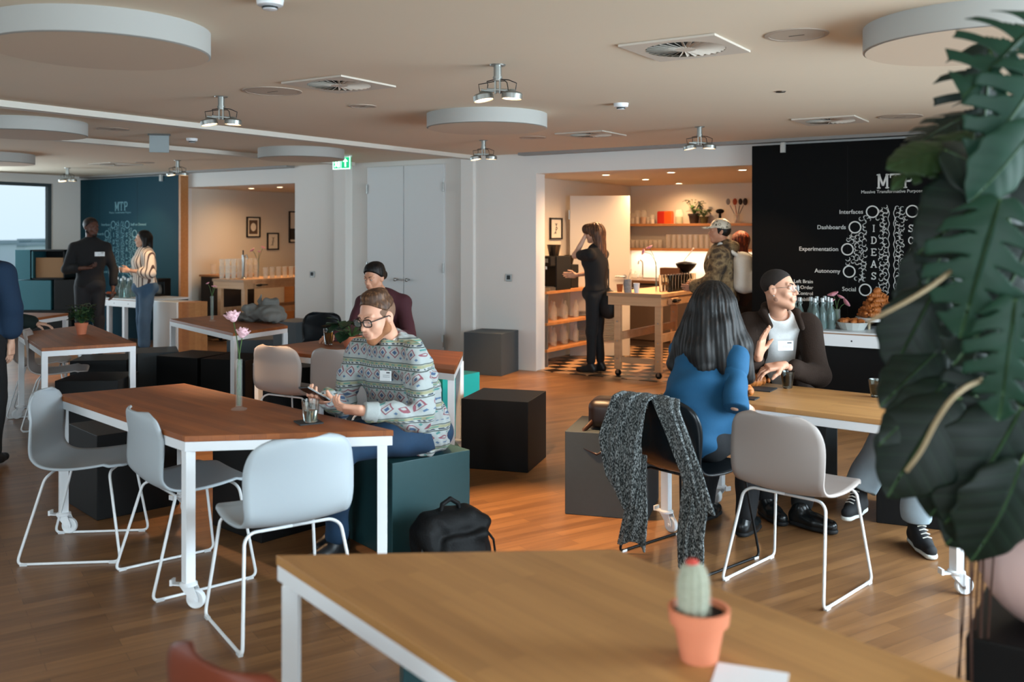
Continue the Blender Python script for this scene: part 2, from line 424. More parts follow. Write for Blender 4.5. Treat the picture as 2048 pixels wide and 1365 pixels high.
# spot clusters
M_lampbody = mat('lamp_aluminium', '#9b9d99', .35, .85)
def spot_cluster(label, x, y, rz, power, hot=False):
    t = thing('ceiling_spotlight', label, 'ceiling lamp', (x, y, CEIL), rz, 'twin ceiling spotlights')
    m = MB(); m.lathe([(.042, -.006), (.045, 0)], n=20); m.lathe([(.022, -.09), (.022, -.006)], n=16); m.lathe([(.027, -.078), (.027, -.066)], n=16)
    build('stem', m, M_lampbody, t, smooth=True, auto=.5)
    m = MB()
    m.box((-.012, 0, -.12), (.008, .02, .08)); m.box((.014, 0, -.12), (.008, .02, .08))
    m.tube([(-.09, -.02, -.14), (.06, .03, -.155)], .006, 6); m.tube([(-.03, .03, -.14), (.09, -.02, -.155)], .006, 6)
    m.tube([(-.06, 0, -.135), (.06, 0, -.145)], .008, 6)
    build('bracket', m, M_lampbody, t)
    for sx, tilt in ((-1, .18), (1, .06)):
        c = Vector((sx * .085, sx * -.015, -.178)); R = Matrix.Rotation(tilt * sx, 3, 'Y')
        m = MB(); m.lathe([(.055, -.016), (.0575, -.016), (.0575, .012), (.05, .02), (.022, .028), (.018, .036), (.001, .036)], c, 24, R, cap=False)
        b = build('lamp_head', m, M_lampbody, t, smooth=True, auto=.5)
        m = MB(); m.lathe([(.001, -.006), (.054, -.01)], c, 24, R, cap=False); build('lens', m, mat('lens_hot', '#ffe8cc', .3, emit='#ffdcb0', estr=30) if hot and sx > 0 else M_lens, b)
        m = MB(); m.tube([c + Vector((-.02, 0, .03)), c + Vector((-.028, 0, .075)), c + Vector((-sx * .04, 0, .085)), Vector((sx * .01, 0, -.09))], .0028, 6)
        m.tube([c + Vector((.02, 0, .03)), c + Vector((.026, 0, .07)), c + Vector((-sx * .02, 0, .09)), Vector((sx * .006, 0, -.08))], .0028, 6)
        build('cable', m, M_dkmetal, t)
    return t
lamps = [(-1.99, 6.50, 'twin spotlight nearest the large left disc', 25, 0), (-.08, 5.27, 'large twin spotlight in front of the middle disc', 25, 0),
         (-.288, 9.6, 'small twin spotlight below and behind the middle disc', 40, 0), (1.652, 8.37, 'twin spotlight above the wooden workbench opening', 40, 0),
         (-4.32, 12.27, 'twin spotlight above the right edge of the teal board', 40, 0), (-6.41, 13.7, 'bright tilted twin spotlight above the left edge of the teal board', 50, 1)]
for x, y, l, p, hot in lamps: spot_cluster(l, x, y, random.uniform(-.25, .1), p, hot)
def lamp_light(x, y, aim, p, size=.9): spot('spotlight_beam', (x, y, CEIL - .21), aim, p, WARM, size, .7)
LL = [((-1.91, 6.5), (-2.1, 6.85, 0), 170, .7), ((-2.07, 6.5), (-1.3, 5.6, 0), 90, .8), ((0.0, 5.27), (.15, 5.35, 0), 330, .72), ((-.16, 5.27), (.1, 7.9, 0), 120, .8),
      ((-.37, 9.6), (-.6, 8.9, 0), 130, .9), ((-.2, 9.6), (-.1, 10.2, 0), 190, .8), ((1.58, 8.37), (1.0, 8.8, 0), 80, 1.0), ((1.73, 8.37), (2.6, 9.6, .9), 30, .9),
      ((-4.24, 12.27), (-4.75, 11.2, 0), 260, .7), ((-4.4, 12.27), (-5.2, 12.6, 0), 60, .9), ((-6.33, 13.7), (-5.6, 14.8, 1.3), 40, 1.0)]
for (x, y), a, p, sz in LL: lamp_light(x, y, a, p * 1.8, sz)
# swirl vents
M_ventdark = mat('vent_dark', '#191c1b', .7); M_ventmetal = mat('vent_cream', '#c9bfb2', .6)
vents = [(.87, 4.77, .5, 'large square swirl vent near the top right ceiling'), (-1.08, 5.94, .5, 'square swirl vent left of the large middle spotlight'),
         (.745, 8.97, .5, 'far swirl vent to the right of the middle disc'), (2.63, 7.85, .5, 'swirl vent above the black board'),
         (-5.38, 12.9, .5, 'farthest swirl vent in front of the teal board')]
for x, y, sz, l in vents:
    t = thing('ceiling_vent', l, 'air vent', (x, y, CEIL), RZ, 'square swirl vents in the ceiling')
    m = MB(); r = .2; N_ = 32; h2 = sz / 2; ring = [(r * math.cos(2 * PI * i / N_), r * math.sin(2 * PI * i / N_)) for i in range(N_)]
    sq = []
    for i in range(N_):
        a = 2 * PI * i / N_; k = h2 / max(abs(math.cos(a)), abs(math.sin(a))); sq.append((k * math.cos(a), k * math.sin(a)))
    v = [(a, b, -.012) for a, b in ring] + [(a, b, -.012) for a, b in sq] + [(a, b, -.001) for a, b in sq]
    m.add(v, [(i, (i + 1) % N_, N_ + (i + 1) % N_, N_ + i) for i in range(N_)] + [(N_ + i, N_ + (i + 1) % N_, 2 * N_ + (i + 1) % N_, 2 * N_ + i) for i in range(N_)])
    build('vent_frame', m, M_ventmetal, t)
    m = MB(); m.lathe([(.001, -.002), (.2, -.002)], n=32, cap=False); build('vent_backing', m, M_ventdark, t)
    m = MB()
    for i in range(30):
        a = 2 * PI * i / 30; R = Matrix.Rotation(a, 3, 'Z') @ Matrix.Rotation(-.55, 3, 'X')
        m.box(R @ Vector((.125, 0, 0)) + Vector((0, 0, -.009)), (.145, .017, .0012), M=R)
    m.lathe([(.001, -.013), (.052, -.013), (.055, -.006)], n=24, cap=False)
    build('blades', m, M_ventmetal, t)
# round hatch plates
for px, py, r, l in [(545, 182, .19, 'round hatch plate left of the near swirl vent'), (1593, 69, .145, 'round speaker plate right of the large vent'), (725, 212, .1, 'small round plate below the near swirl vent'),
                     (1800, 233, .17, 'round plate above the black board near the plant'), (1066, 275, .13, 'round plate right of the middle disc'), (226, 258, .14, 'round plate behind the left disc'), (290, 325, .12, 'round plate beside the farthest swirl vent')]:
    g = G(px, py, CEIL); t = thing('ceiling_plate', l, 'ceiling plate', (g.x, g.y, CEIL), RZ, 'round plates set in the ceiling')
    m = MB(); m.lathe([(r - .02, -.003), (r - .018, -.006), (r, -.005), (r + .002, 0)], n=40, cap=False); build('ring', m, mat('plate_tan', '#ab9b8c', .7), t)
    m = MB(); m.lathe([(.001, -.005), (r - .022, -.004)], n=40, cap=False); build('cover', m, mat('plate_face', '#b5a797', .8), t)
    m = MB(); m.box((0, 0, -.0056), (r * .5, .006, .001)); build('slot', m, M_ventdark, t)
for px, py, l in [(1242, 207, 'white smoke detector right of the middle disc'), (384, 277, 'small smoke detector between the ceiling strips'), (540, -2, 'smoke detector cut by the top edge of the picture')]:
    g = G(px, py, CEIL); t = thing('smoke_detector', l, 'smoke detector', (g.x, g.y, CEIL)); m = MB()
    m.lathe([(.001, -.045), (.028, -.042), (.03, -.03), (.05, -.026), (.055, 0)], n=24, cap=False); build('housing', m, M_white_metal, t, smooth=True, auto=.5)
    m = MB(); m.lathe([(.0305, -.04), (.0315, -.031)], n=24, cap=False); build('sensor_band', m, M_ventdark, t)
g = G(1561, 183, CEIL); m = MB(); m.lathe([(.001, -.008), (.03, -.006), (.035, 0)], n=20, cap=False); tag(build('sprinkler_cover', m, M_chrome), 'tiny round metal sprinkler cover in the bare ceiling above the black board', 'sprinkler').location = (g.x, g.y, CEIL)
# exit sign
yE = 11.5; c = S(684, 326, yE); t = thing('exit_sign', 'green lit exit sign with white running figure and arrow', 'exit sign', (c.x, c.y, c.z), -.5)
m = MB(); m.box((0, 0, 0), (.26, .02, .15)); build('sign_panel', m, mat('exit_green', '#0d9a63', .4, emit='#12b877', estr=1.1), t)
m = MB()
for cc, dd in (((0, -.011, .072), (.26, .004, .012)), ((0, -.011, -.072), (.26, .004, .012)), ((-.127, -.011, 0), (.01, .004, .15)), ((.127, -.011, 0), (.01, .004, .15)), ((-.005, -.011, 0), (.006, .004, .15))): m.box(cc, dd)
m.box((.06, -.012, -.015), (.02, .004, .07)); m.add([(.02, -.013, .012), (.1, -.013, .012), (.06, -.013, .055)], [(0, 1, 2)])
m.box((-.04, -.012, -.01), (.035, .004, .09)); m.ball((-.09, -.012, .04), (.012, .003, .012), 10)
m.tube([(-.09, -.013, .025), (-.08, -.013, -.01), (-.1, -.013, -.05)], .009, 6); m.tube([(-.08, -.013, -.01), (-.06, -.013, -.045)], .008, 6); m.tube([(-.105, -.013, .0), (-.085, -.013, .018), (-.065, -.013, 0)], .006, 6)
build('pictogram', m, mat('exit_white', '#e8fff4', .4, emit='#d8fff0', estr=1.4), t)
m = MB(); m.cyl((-.08, 0, .075), (-.08, 0, CEIL - c.z), .004); m.cyl((.08, 0, .075), (.08, 0, CEIL - c.z), .004); m.box((0, 0, CEIL - c.z - .01), (.26, .05, .02)); build('mount', m, M_white_metal, t)
c = S(318.5, 287, 8.97); t = thing('hanging_sign_back', 'blank grey sign board hanging from the ceiling above the teal board', 'sign', (c.x, c.y, c.z), .25)
m = MB(); m.box((0, 0, 0), (.175, .02, .17)); build('board', m, mat('sign_grey', '#8f989a', .6), t)
m = MB(); m.box((0, 0, CEIL - c.z - .008), (.2, .04, .016)); m.box((0, 0, (CEIL - c.z) / 2 + .03), (.015, .012, CEIL - c.z - .08)); build('mount', m, mat('sign_mount', '#50504e', .5), t)
# wall switches
for px, py, l in [(625, 549, 'small chrome thermostat on the white wall beside the left kitchen'), (1018, 556, 'small chrome thermostat on the white wall beside the right kitchen')]:
    tt = TW(px); p = W(tt, 0); z = H - (py - HY) * p.y / F
    t = thing('wall_thermostat', l, 'thermostat', W(tt, -.001, z), RZ, 'chrome thermostats on the white wall')
    m = MB(); m.box((0, -.006, 0), (.085, .012, .085)); build('plate', m, M_chrome, t, bevel=.003)
    m = MB(); m.box((0, -.014, .005), (.045, .006, .05)); build('display', m, mat('display_black', '#101214', .15), t)
# door wall outlet
tt = TW(888, .05); m = MB(); m.box((0, 0, 0), (.03, .02, .09)); o = build('door_bolt', m, M_chrome); o.location = W(tt + .02, .0, .3); o.rotation_euler = (0, 0, RZ); tag(o, 'small metal floor bolt at the foot of the right door leaf', 'door bolt')
# ------------------------------------------------------------------ trapezoid tables
TH = .75
def inset(poly, d):
    n = len(poly); c = sum(poly, Vector((0, 0))) / n; out = []
    for i in range(n):
        p0, p, p1 = poly[i - 1], poly[i], poly[(i + 1) % n]
        e0 = (p - p0).normalized(); e1 = (p1 - p).normalized()
        n0 = Vector((-e0.y, e0.x)); n1 = Vector((-e1.y, e1.x))
        if n0.dot(c - p) < 0: n0 = -n0
        if n1.dot(c - p) < 0: n1 = -n1
        den = 1 + n0.dot(n1); out.append(p + (n0 + n1) * (d / max(.3, den)))
    return out
M_wheel = mat('caster_wheel', '#dfe3e6', .45)
def table(label, quad, mtop=None, casters=(0, 1, 2, 3), long_edge=(0, 1), cast_rz=(0, 1, 2, 3)):
    quad = [Vector((q[0], q[1])) for q in quad]; c = sum(quad, Vector((0, 0))) / 4
    e = (quad[long_edge[1]] - quad[long_edge[0]]); rz = math.atan2(e.y, e.x)
    R = Matrix.Rotation(-rz, 2)
    q = [R @ (p - c) for p in quad]
    t = thing('office_table', label, 'table', (c.x, c.y, 0), rz)
    m = MB(); m.prism(q, TH - .026, TH); build('tabletop', m, mtop or M_top, t, bevel=.002)
    qi = inset(q, .002); qo = inset(q, .042); m = MB(); n = 4
    v = [(p.x, p.y, z) for z in (TH - .068, TH - .0265) for ring in (qi, qo) for p in ring]
    f = []
    for i in range(4):
        j = (i + 1) % 4
        f += [(i, j, 4 + j, 4 + i), (8 + i, 8 + j, 12 + j, 12 + i), (i, j, 8 + j, 8 + i), (4 + i, 4 + j, 12 + j, 12 + i)]
    m.add(v, f); build('table_frame', m, M_white_metal, t, bevel=.0015)
    qc = inset(q, .024)
    for i in range(4):
        p = qc[i]; m = MB(); d = (q[(i + 1) % 4] - q[i]); a = math.atan2(d.y, d.x)
        m.box((p.x, p.y, (TH - .068 + .112) / 2), (.044, .044, TH - .068 - .112), a)
        L = build('leg', m, M_white_metal, t, bevel=.0015)
        m = MB(); ca = cast_rz[i] * 1.0 - rz; dx = Vector((math.cos(ca), math.sin(ca), 0)); pp = Vector((p.x, p.y, 0)); sd = Vector((-dx.y, dx.x, 0))
        m.lathe([(.032, .096), (.038, .099), (.038, .108), (.03, .114)], pp, 24)
        for s_ in (-1, 1):
            q0 = pp + sd * (.019 * s_ - .0018); pr_ = [(-.03, .098), (.032, .098), (.052, .05), (.05, .034), (.036, .03), (.018, .042), (-.012, .075)]
            lo_ = [q0 + dx * a_ + Vector((0, 0, z_)) for a_, z_ in pr_]; hi_ = [v_ + sd * .0036 for v_ in lo_]; k_ = len(pr_)
            m.add(lo_ + hi_, [tuple(range(k_)), tuple(range(k_, 2 * k_))] + [(i_, (i_ + 1) % k_, k_ + (i_ + 1) % k_, k_ + i_) for i_ in range(k_)])
        m.box(pp + dx * -.045 + Vector((0, 0, .1)), (.062, .034, .006), ca); m.box(pp + dx * -.074 + Vector((0, 0, .108)), (.01, .036, .026), ca); m.tube([pp + dx * .035 - sd * .026 + Vector((0, 0, .042)), pp + dx * .035 + sd * .026 + Vector((0, 0, .042))], .007, 10)
        ob = build('caster', m, M_white_metal, L)
        Rw = Matrix.Rotation(ca, 3, 'Z') @ Matrix.Rotation(PI / 2, 3, 'X')
        m = MB(); m.lathe([(.006, -.011), (.03, -.011), (.037, -.013), (.042, -.008), (.042, .008), (.037, .013), (.03, .011), (.006, .011)], pp + dx * .035 + Vector((0, 0, .042)), 32, Rw)
        build('caster_wheel', m, M_wheel, L, smooth=True, auto=.6)
    return t
def GT(px, py): g = G(px, py, TH); return (g.x, g.y)
tb1 = table('oak-topped table where the man in the patterned sweater sits', [GT(369, 873), GT(114, 789.5), GT(369, 767), GT(787, 861)], long_edge=(3, 2), cast_rz=(-.15, -.1, 1, -.4))
tb2 = table('oak-topped table right behind the man in the patterned sweater', [GT(508, 697), GT(909, 741), GT(926, 704), GT(640, 681)], cast_rz=(1, -.3, 0, 2))
tb3 = table('brown-topped table at far left with the small potted bush on it', [GT(83, 696.7), GT(272.5, 686), GT(180, 649), GT(36, 666)], long_edge=(1, 2), cast_rz=(1, 0, 2, 4))
tb4 = table('table with the grey jacket and a bud vase on it', [GT(339, 638.5), GT(466, 667), GT(575.6, 651.6), GT(495, 626)], cast_rz=(1, 0, 2, 3))
tb5 = table('farthest left table, mostly hidden behind the standing woman', [(-5.55, 9.05), (-4.95, 9.15), (-4.83, 10.35), (-6.3, 10.5)], long_edge=(1, 2))
A6 = Vector((.81, 5.19)); B6 = Vector((1.995, 4.245)); dd6 = (B6 - A6).normalized(); n6 = Vector((-dd6.y, dd6.x))
M_top_pale = wood('oak_tabletop_pale', '#96693c', '#bd8b53', (0.55, 0.045), 0.0, 0.4, 0.0006, 0.25)
tb6 = table('oak-topped table at right where three people sit', [A6, B6, B6 + dd6 * .42 + n6 * .7, A6 + n6 * .7], mtop=M_top_pale, cast_rz=(-.9, 0.1, 0, 2))
L7 = Vector((.615, -.789))
tb7 = table('blurred oak-topped table in the foreground with the cactus on it', [(-.643, 2.588), (.286, 2.637), (.286 + L7.x * 1.4, 2.637 + L7.y * 1.4), (-.643 + L7.x * 1.92, 2.588 + L7.y * 1.92)], mtop=M_top_pale, long_edge=(0, 3), cast_rz=(2, 1, 0, 3))

# ------------------------------------------------------------------ shell chairs
def shell_mb():
    prof = [(.235, .452), (.225, .462), (.17, .463), (.09, .452), (0, .443), (-.08, .442), (-.135, .449), (-.175, .468), (-.2, .502), (-.213, .55), (-.222, .61), (-.233, .68), (-.247, .745), (-.257, .79), (-.261, .812)]
    hw = [.16, .195, .225, .235, .235, .228, .222, .222, .225, .23, .232, .231, .218, .185, .115]
    # resample
    P = []; 
    def cr(a, b, c, d, t): return .5 * ((2 * b) + (-a + c) * t + (2 * a - 5 * b + 4 * c - d) * t * t + (-a + 3 * b - 3 * c + d) * t ** 3)
    n = len(prof)
    for i in range(n - 1):
        for k in range(3):
            t = k / 3; I = [max(0, i - 1), i, i + 1, min(n - 1, i + 2)]
            P.append(tuple(cr(*[prof[j][q] for j in I], t) for q in (0, 1)) + (cr(*[hw[j] for j in I], t),))
    P.append(prof[-1] + (hw[-1],))
    grid = []
    m = len(P)
    for i, (y, z, w) in enumerate(P):
        row = []; fr = i / (m - 1)
        back = max(0, min(1, (z - .5) / .2)); seat = 1 - back
        for j in range(17):
            u = -1 + 2 * j / 16; row.append((u * w, y + back * .04 * u * u - seat * 0, z + seat * .018 * u * u * (1 if y < .15 else .3)))
        grid.append(row)
    return MB().sheet(grid)
SHELL = None
def sled_mb(side):
    s_ = side
    pts = [(0, -.12, .432), (s_ * .17, -.12, .432), (s_ * .205, -.14, .41), (s_ * .25, -.255, .007), (s_ * .25, .235, .007), (s_ * .205, .17, .42), (s_ * .17, .165, .437), (0, .165, .437)]
    return MB().tube(rnd_path(pts, .035, 5), .0068, 8)
def chair(label, x, y, facing, mshell, msled, group=None, src=None):
    rz = math.atan2(facing[1], facing[0]) - PI / 2
    if src is not None:
        return dup(src, (x, y, 0), rz, label, group=group)
    t = thing('shell_chair', label, 'chair', (x, y, 0), rz, group)
    build('seat_shell', shell_mb(), mshell, t, smooth=True, solid=.011)
    for s_ in (-1, 1):
        L = build('sled_leg', sled_mb(s_), msled, t, smooth=True)
        for yy in (-.22, .2):
            m = MB(); m.box((s_ * .25, yy, .0055), (.017, .035, .011)); build('glide', m, mat('glide_clear', '#c8ccce', .3), L)
    return t
M_shell = mat('shell_pale_grey', '#a9b2b8', .5); M_shell_warm = mat('shell_taupe', '#9c928d', .5); M_sled = mat('sled_white', '#dfe2e4', .35)
gC = None
c1 = chair('leftmost white shell chair at the man’s table', -2.19, 4.91, (.995, .1), M_shell, M_sled)
c2 = chair('white shell chair second from the left, behind the table’s near caster leg', -1.547, 4.527, (.76, .64), M_shell, M_sled, src=c1)
c3 = chair('white shell chair seen from behind at the near edge of the man’s table', -.965, 3.98, (-.56, .83), M_shell, M_sled, src=c1)
c4 = chair('greyish shell chair seen from behind at the right table', 1.334, 4.432, (.70, .72), M_shell_warm, M_sled)
c5 = chair('taupe shell chair just right of the rose vase', -1.60, 7.05, (.5, .86), M_shell_warm, M_sled, src=c4)
c6 = chair('taupe shell chair between the rose vase and the man in the patterned sweater', -1.14, 6.86, (.45, .89), M_shell_warm, M_sled, src=c4)
c7 = chair('white shell chair half hidden behind the man in the patterned sweater', -.80, 6.30, (.5, .86), M_shell, M_sled, src=c1)
c8 = chair('grey shell chair at the left table with the potted bush', -3.85, 8.05, (.93, .36), M_shell, M_sled, src=c4)
c9 = chair('grey shell chair nearest the standing woman at far left', -4.27, 8.62, (.93, .36), M_shell, M_sled, src=c4)
c10 = chair('black shell chair beside the table with the grey jacket', -2.0, 9.45, (-.35, -.93), mat('shell_black', '#11161a', .25), M_dkmetal)
c11 = chair('black shell chair with a tweed scarf over its back', .9, 4.8, (.76, .65), MATS['shell_black'], M_dkmetal, src=c10)
c12 = chair('terracotta shell chair cut by the bottom edge at lower left', -.41, 2.0, (.6, .8), mat('shell_terracotta', '#6a2f1c', .5), M_dkmetal)

# ------------------------------------------------------------------ cube stools
M_cube_blk = mat('cube_black_stain', '#0a0b0c', .5, spec=.3, vary=.1, vscale=40, bump=.05, bscale=200)
M_cube_teal = mat('cube_petrol_stain', '#1e4246', .5, vary=.08, vscale=40)
M_cube_grey = mat('cube_slate_stain', '#3a4145', .55, vary=.08, vscale=40)
M_cube_turq = mat('cube_turquoise', '#159a93', .5)
def cube(label, x, y, deg, m_, sz=.48, z=0, name='cube_stool', group=None):
    m = MB(); m.box((0, 0, sz / 2), (sz, sz, sz)); o = build(name, m, m_, bevel=.004)
    o.location = (x, y, z); o.rotation_euler = (0, 0, math.radians(deg)); return tag(o, label, 'cube seat', group)
cube('black cube stool standing alone on the floor right of the middle table', -.052, 6.727, -17, M_cube_blk)
cube('slate grey cube stool against the white wall beside the kitchen opening', -.24, 11.06, -24, M_cube_grey)
cube('petrol grey cube stool the man in the patterned sweater sits on', -.56, 5.06, 39, M_cube_teal)
cube('black cube stool under the near table, left of the man’s legs', -1.33, 5.31, 48, M_cube_blk)
cube('black cube stool under the left end of the near table', -2.33, 5.70, 43, M_cube_blk)
cube('black cube stool in front of the far left table', -3.31, 7.60, 3, M_cube_blk)
cube('black cube stool under the far left table behind the grey chair', -3.75, 8.75, 10, M_cube_blk)
cube('petrol grey cube stool left of the black cubes by the jacket table', -3.52, 9.28, 22, M_cube_grey)
cube('black cube stool in front of the jacket table, left of the two', -3.0, 8.98, -23, M_cube_blk)
cube('black cube stool in front of the jacket table, right of the two', -2.53, 8.80, -20, M_cube_blk)
cube('petrol grey cube stool below the jacket table', -2.85, 10.35, 15, M_cube_grey)
cube('dark grey cube stool at the wall behind the black chair', -2.82, 12.42, -33, M_cube_grey)
cube('turquoise cube stool under the middle table', -.60, 7.76, 55, M_cube_turq)
cube('black cube stool left under the middle table', -1.35, 7.95, 40, M_cube_blk)
cube('black cube stool under the jacket side of the middle table', -1.95, 8.25, 30, M_cube_blk)
cube('dark slate cube stool with the leather bag on it', .603, 5.66, -16, M_cube_grey)
cube('grey cube stool the man in the brown jacket sits on', 1.80, 6.10, -10, M_cube_grey)
cube('black cube stool the person in light jeans sits on', 2.36, 5.45, -24, M_cube_blk)
cube('dark petrol cube stool under the blurred foreground table', -.12, 3.1, 8, M_cube_teal)
# stacked box modules at the far left
k = 0
for px0, z0, mm, ll in [(45, .50, M_cube_teal, 'petrol box module, left one of the lower row by the window'), (80, .50, M_cube_teal, 'petrol box module, right one of the lower row by the window'), (45, .945, M_cube_teal, 'petrol box module on top of the stack by the window')]:
    p = S(px0 + 17, 600, 14.0)
    m = MB(); m.box((0, 0, .215), (.262, .4, .43)); o = build('box_module', m, mat('box_petrol', '#2f6470', .45), bevel=.004); o.location = (p.x, p.y, z0); tag(o, ll, 'storage box', 'petrol box modules')
p = S(108, 600, 14.0); t = thing('open_shelf_box', 'black open box module with cardboard beside the man in black', 'storage box', (p.x, p.y, .945))
m = MB(); m.box((0, .2, .215), (.5, .02, .43)); m.box((0, 0, .01), (.5, .4, .02)); m.box((0, 0, .42), (.5, .4, .02)); m.box((-.24, 0, .215), (.02, .4, .43)); m.box((.24, 0, .215), (.02, .4, .43)); build('shell', m, M_cube_blk, t)
m = MB(); m.box((.02, -.03, .17), (.42, .25, .29)); build('cardboard_box', m, mat('cardboard', '#8a6a4c', .9), t)
p = S(85, 600, 14.0); m = MB(); m.box((0, 0, .25), (.85, .42, .5)); o = build('low_cabinet', m, M_cube_blk); o.location = (p.x + .1, p.y, 0); tag(o, 'black low cabinet carrying the petrol box modules', 'cabinet')
p = S(128, 570, 14.0); m = MB(); m.box((0, 0, .22), (.42, .4, .44)); o = build('box_module', m, M_cube_blk, bevel=.004); o.location = (p.x + .16, p.y, .50); tag(o, 'black box module right of the petrol ones behind the man in black', 'storage box')

# ------------------------------------------------------------------ MTP boards (sliding panels)
def stroke_letter(ch):
    """slab letters as bars in a 0..1 box: (x0,y0,x1,y1,width)"""
    B = .17
    L = {'M': [(.12, 0, .12, 1), (.88, 0, .88, 1), (.12, 1, .5, .2), (.88, 1, .5, .2)], 'T': [(.5, 0, .5, 1), (.05, .94, .95, .94)],
         'P': [(.25, 0, .25, 1), (.25, .95, .7, .95), (.25, .48, .7, .48), (.7, .95, .86, .8), (.86, .8, .86, .63), (.86, .63, .7, .48)],
         'I': [(.5, 0, .5, 1)], 'D': [(.25, 0, .25, 1), (.25, .95, .6, .95), (.25, .05, .6, .05), (.6, .95, .86, .7), (.86, .7, .86, .3), (.86, .3, .6, .05)],
         'E': [(.25, 0, .25, 1), (.2, .95, .85, .95), (.2, .5, .7, .5), (.2, .05, .85, .05), (.85, .95, .85, .78), (.85, .05, .85, .22)],
         'A': [(.14, 0, .5, 1), (.86, 0, .5, 1), (.27, .35, .73, .35)], 'L': [(.25, 0, .25, 1), (.2, .05, .85, .05), (.85, .05, .85, .25)],
         'C': [(.82, .75, .62, .95), (.62, .95, .4, .95), (.4, .95, .18, .7), (.18, .7, .18, .3), (.18, .3, .4, .05), (.4, .05, .62, .05), (.62, .05, .82, .22), (.82, .98, .82, .7)],
         'S': [(.78, .75, .6, .95), (.6, .95, .38, .95), (.38, .95, .2, .78), (.2, .78, .32, .58), (.32, .58, .68, .42), (.68, .42, .8, .24), (.8, .24, .62, .05), (.62, .05, .38, .05), (.38, .05, .2, .22), (.8, .98, .8, .72), (.19, .02, .19, .28)]}[ch]
    ser = {'M': [(.12, 0), (.88, 0), (.1, 1), (.9, 1)], 'T': [(.5, 0)], 'P': [(.25, 0), (.22, 1)], 'I': [(.5, 0), (.5, 1)], 'D': [(.22, 0), (.22, 1)], 'E': [(.22, 0), (.22, 1)], 'A': [(.14, 0), (.86, 0)], 'L': [(.25, 0), (.25, 1)]}.get(ch, [])
    out = [(a, b, c, d, B) for a, b, c, d in L]
    for x, y in ser: out.append((x - .17, y + (.05 if y == 0 else -.05), x + .17, y + (.05 if y == 0 else -.05), .1))
    if ch == 'T': out += [(.05, 1, .05, .72, .1), (.95, 1, .95, .72, .1)]
    return out
def bar2(mb, x0, z0, x1, z1, w, y=-.003, d=.002):
    v = Vector((x1 - x0, 0, z1 - z0)); L = v.length; 
    if L < 1e-6: return
    v /= L; n = Vector((-v.z, 0, v.x)) * w / 2; a = Vector((x0, y, z0)); b = Vector((x1, y, z1)); e = Vector((0, d, 0))
    mb.add([a + n, b + n, b - n, a - n, a + n + e, b + n + e, b - n + e, a - n + e], [(0, 1, 2, 3), (7, 6, 5, 4), (0, 1, 5, 4), (1, 2, 6, 5), (2, 3, 7, 6), (3, 0, 4, 7)])
def slab_word(mb, word, x, z, h, w=.85, bold=1.0, vertical=0):
    for i, ch in enumerate(word):
        ox = x + (0 if vertical else i * h * w * 1.12); oz = z - (i * vertical if vertical else 0)
        for a, b, c, d, B in stroke_letter(ch): bar2(mb, ox + a * h * w, oz + b * h, ox + c * h * w, oz + d * h, B * h * .75 * bold)
def ring2(mb, x, z, r, w, y=-.003, n=40):
    v = []; 
    for i in range(n):
        a = 2 * PI * i / n
        for rr, yy in ((r - w / 2, y), (r + w / 2, y), (r + w / 2, y + .002), (r - w / 2, y + .002)): v.append((x + rr * math.cos(a), yy, z + rr * math.sin(a)))
    f = []
    for i in range(n):
        j = (i + 1) % n
        for k in range(4): f.append((i * 4 + k, j * 4 + k, j * 4 + (k + 1) % 4, i * 4 + (k + 1) % 4))
    mb.add(v, f)
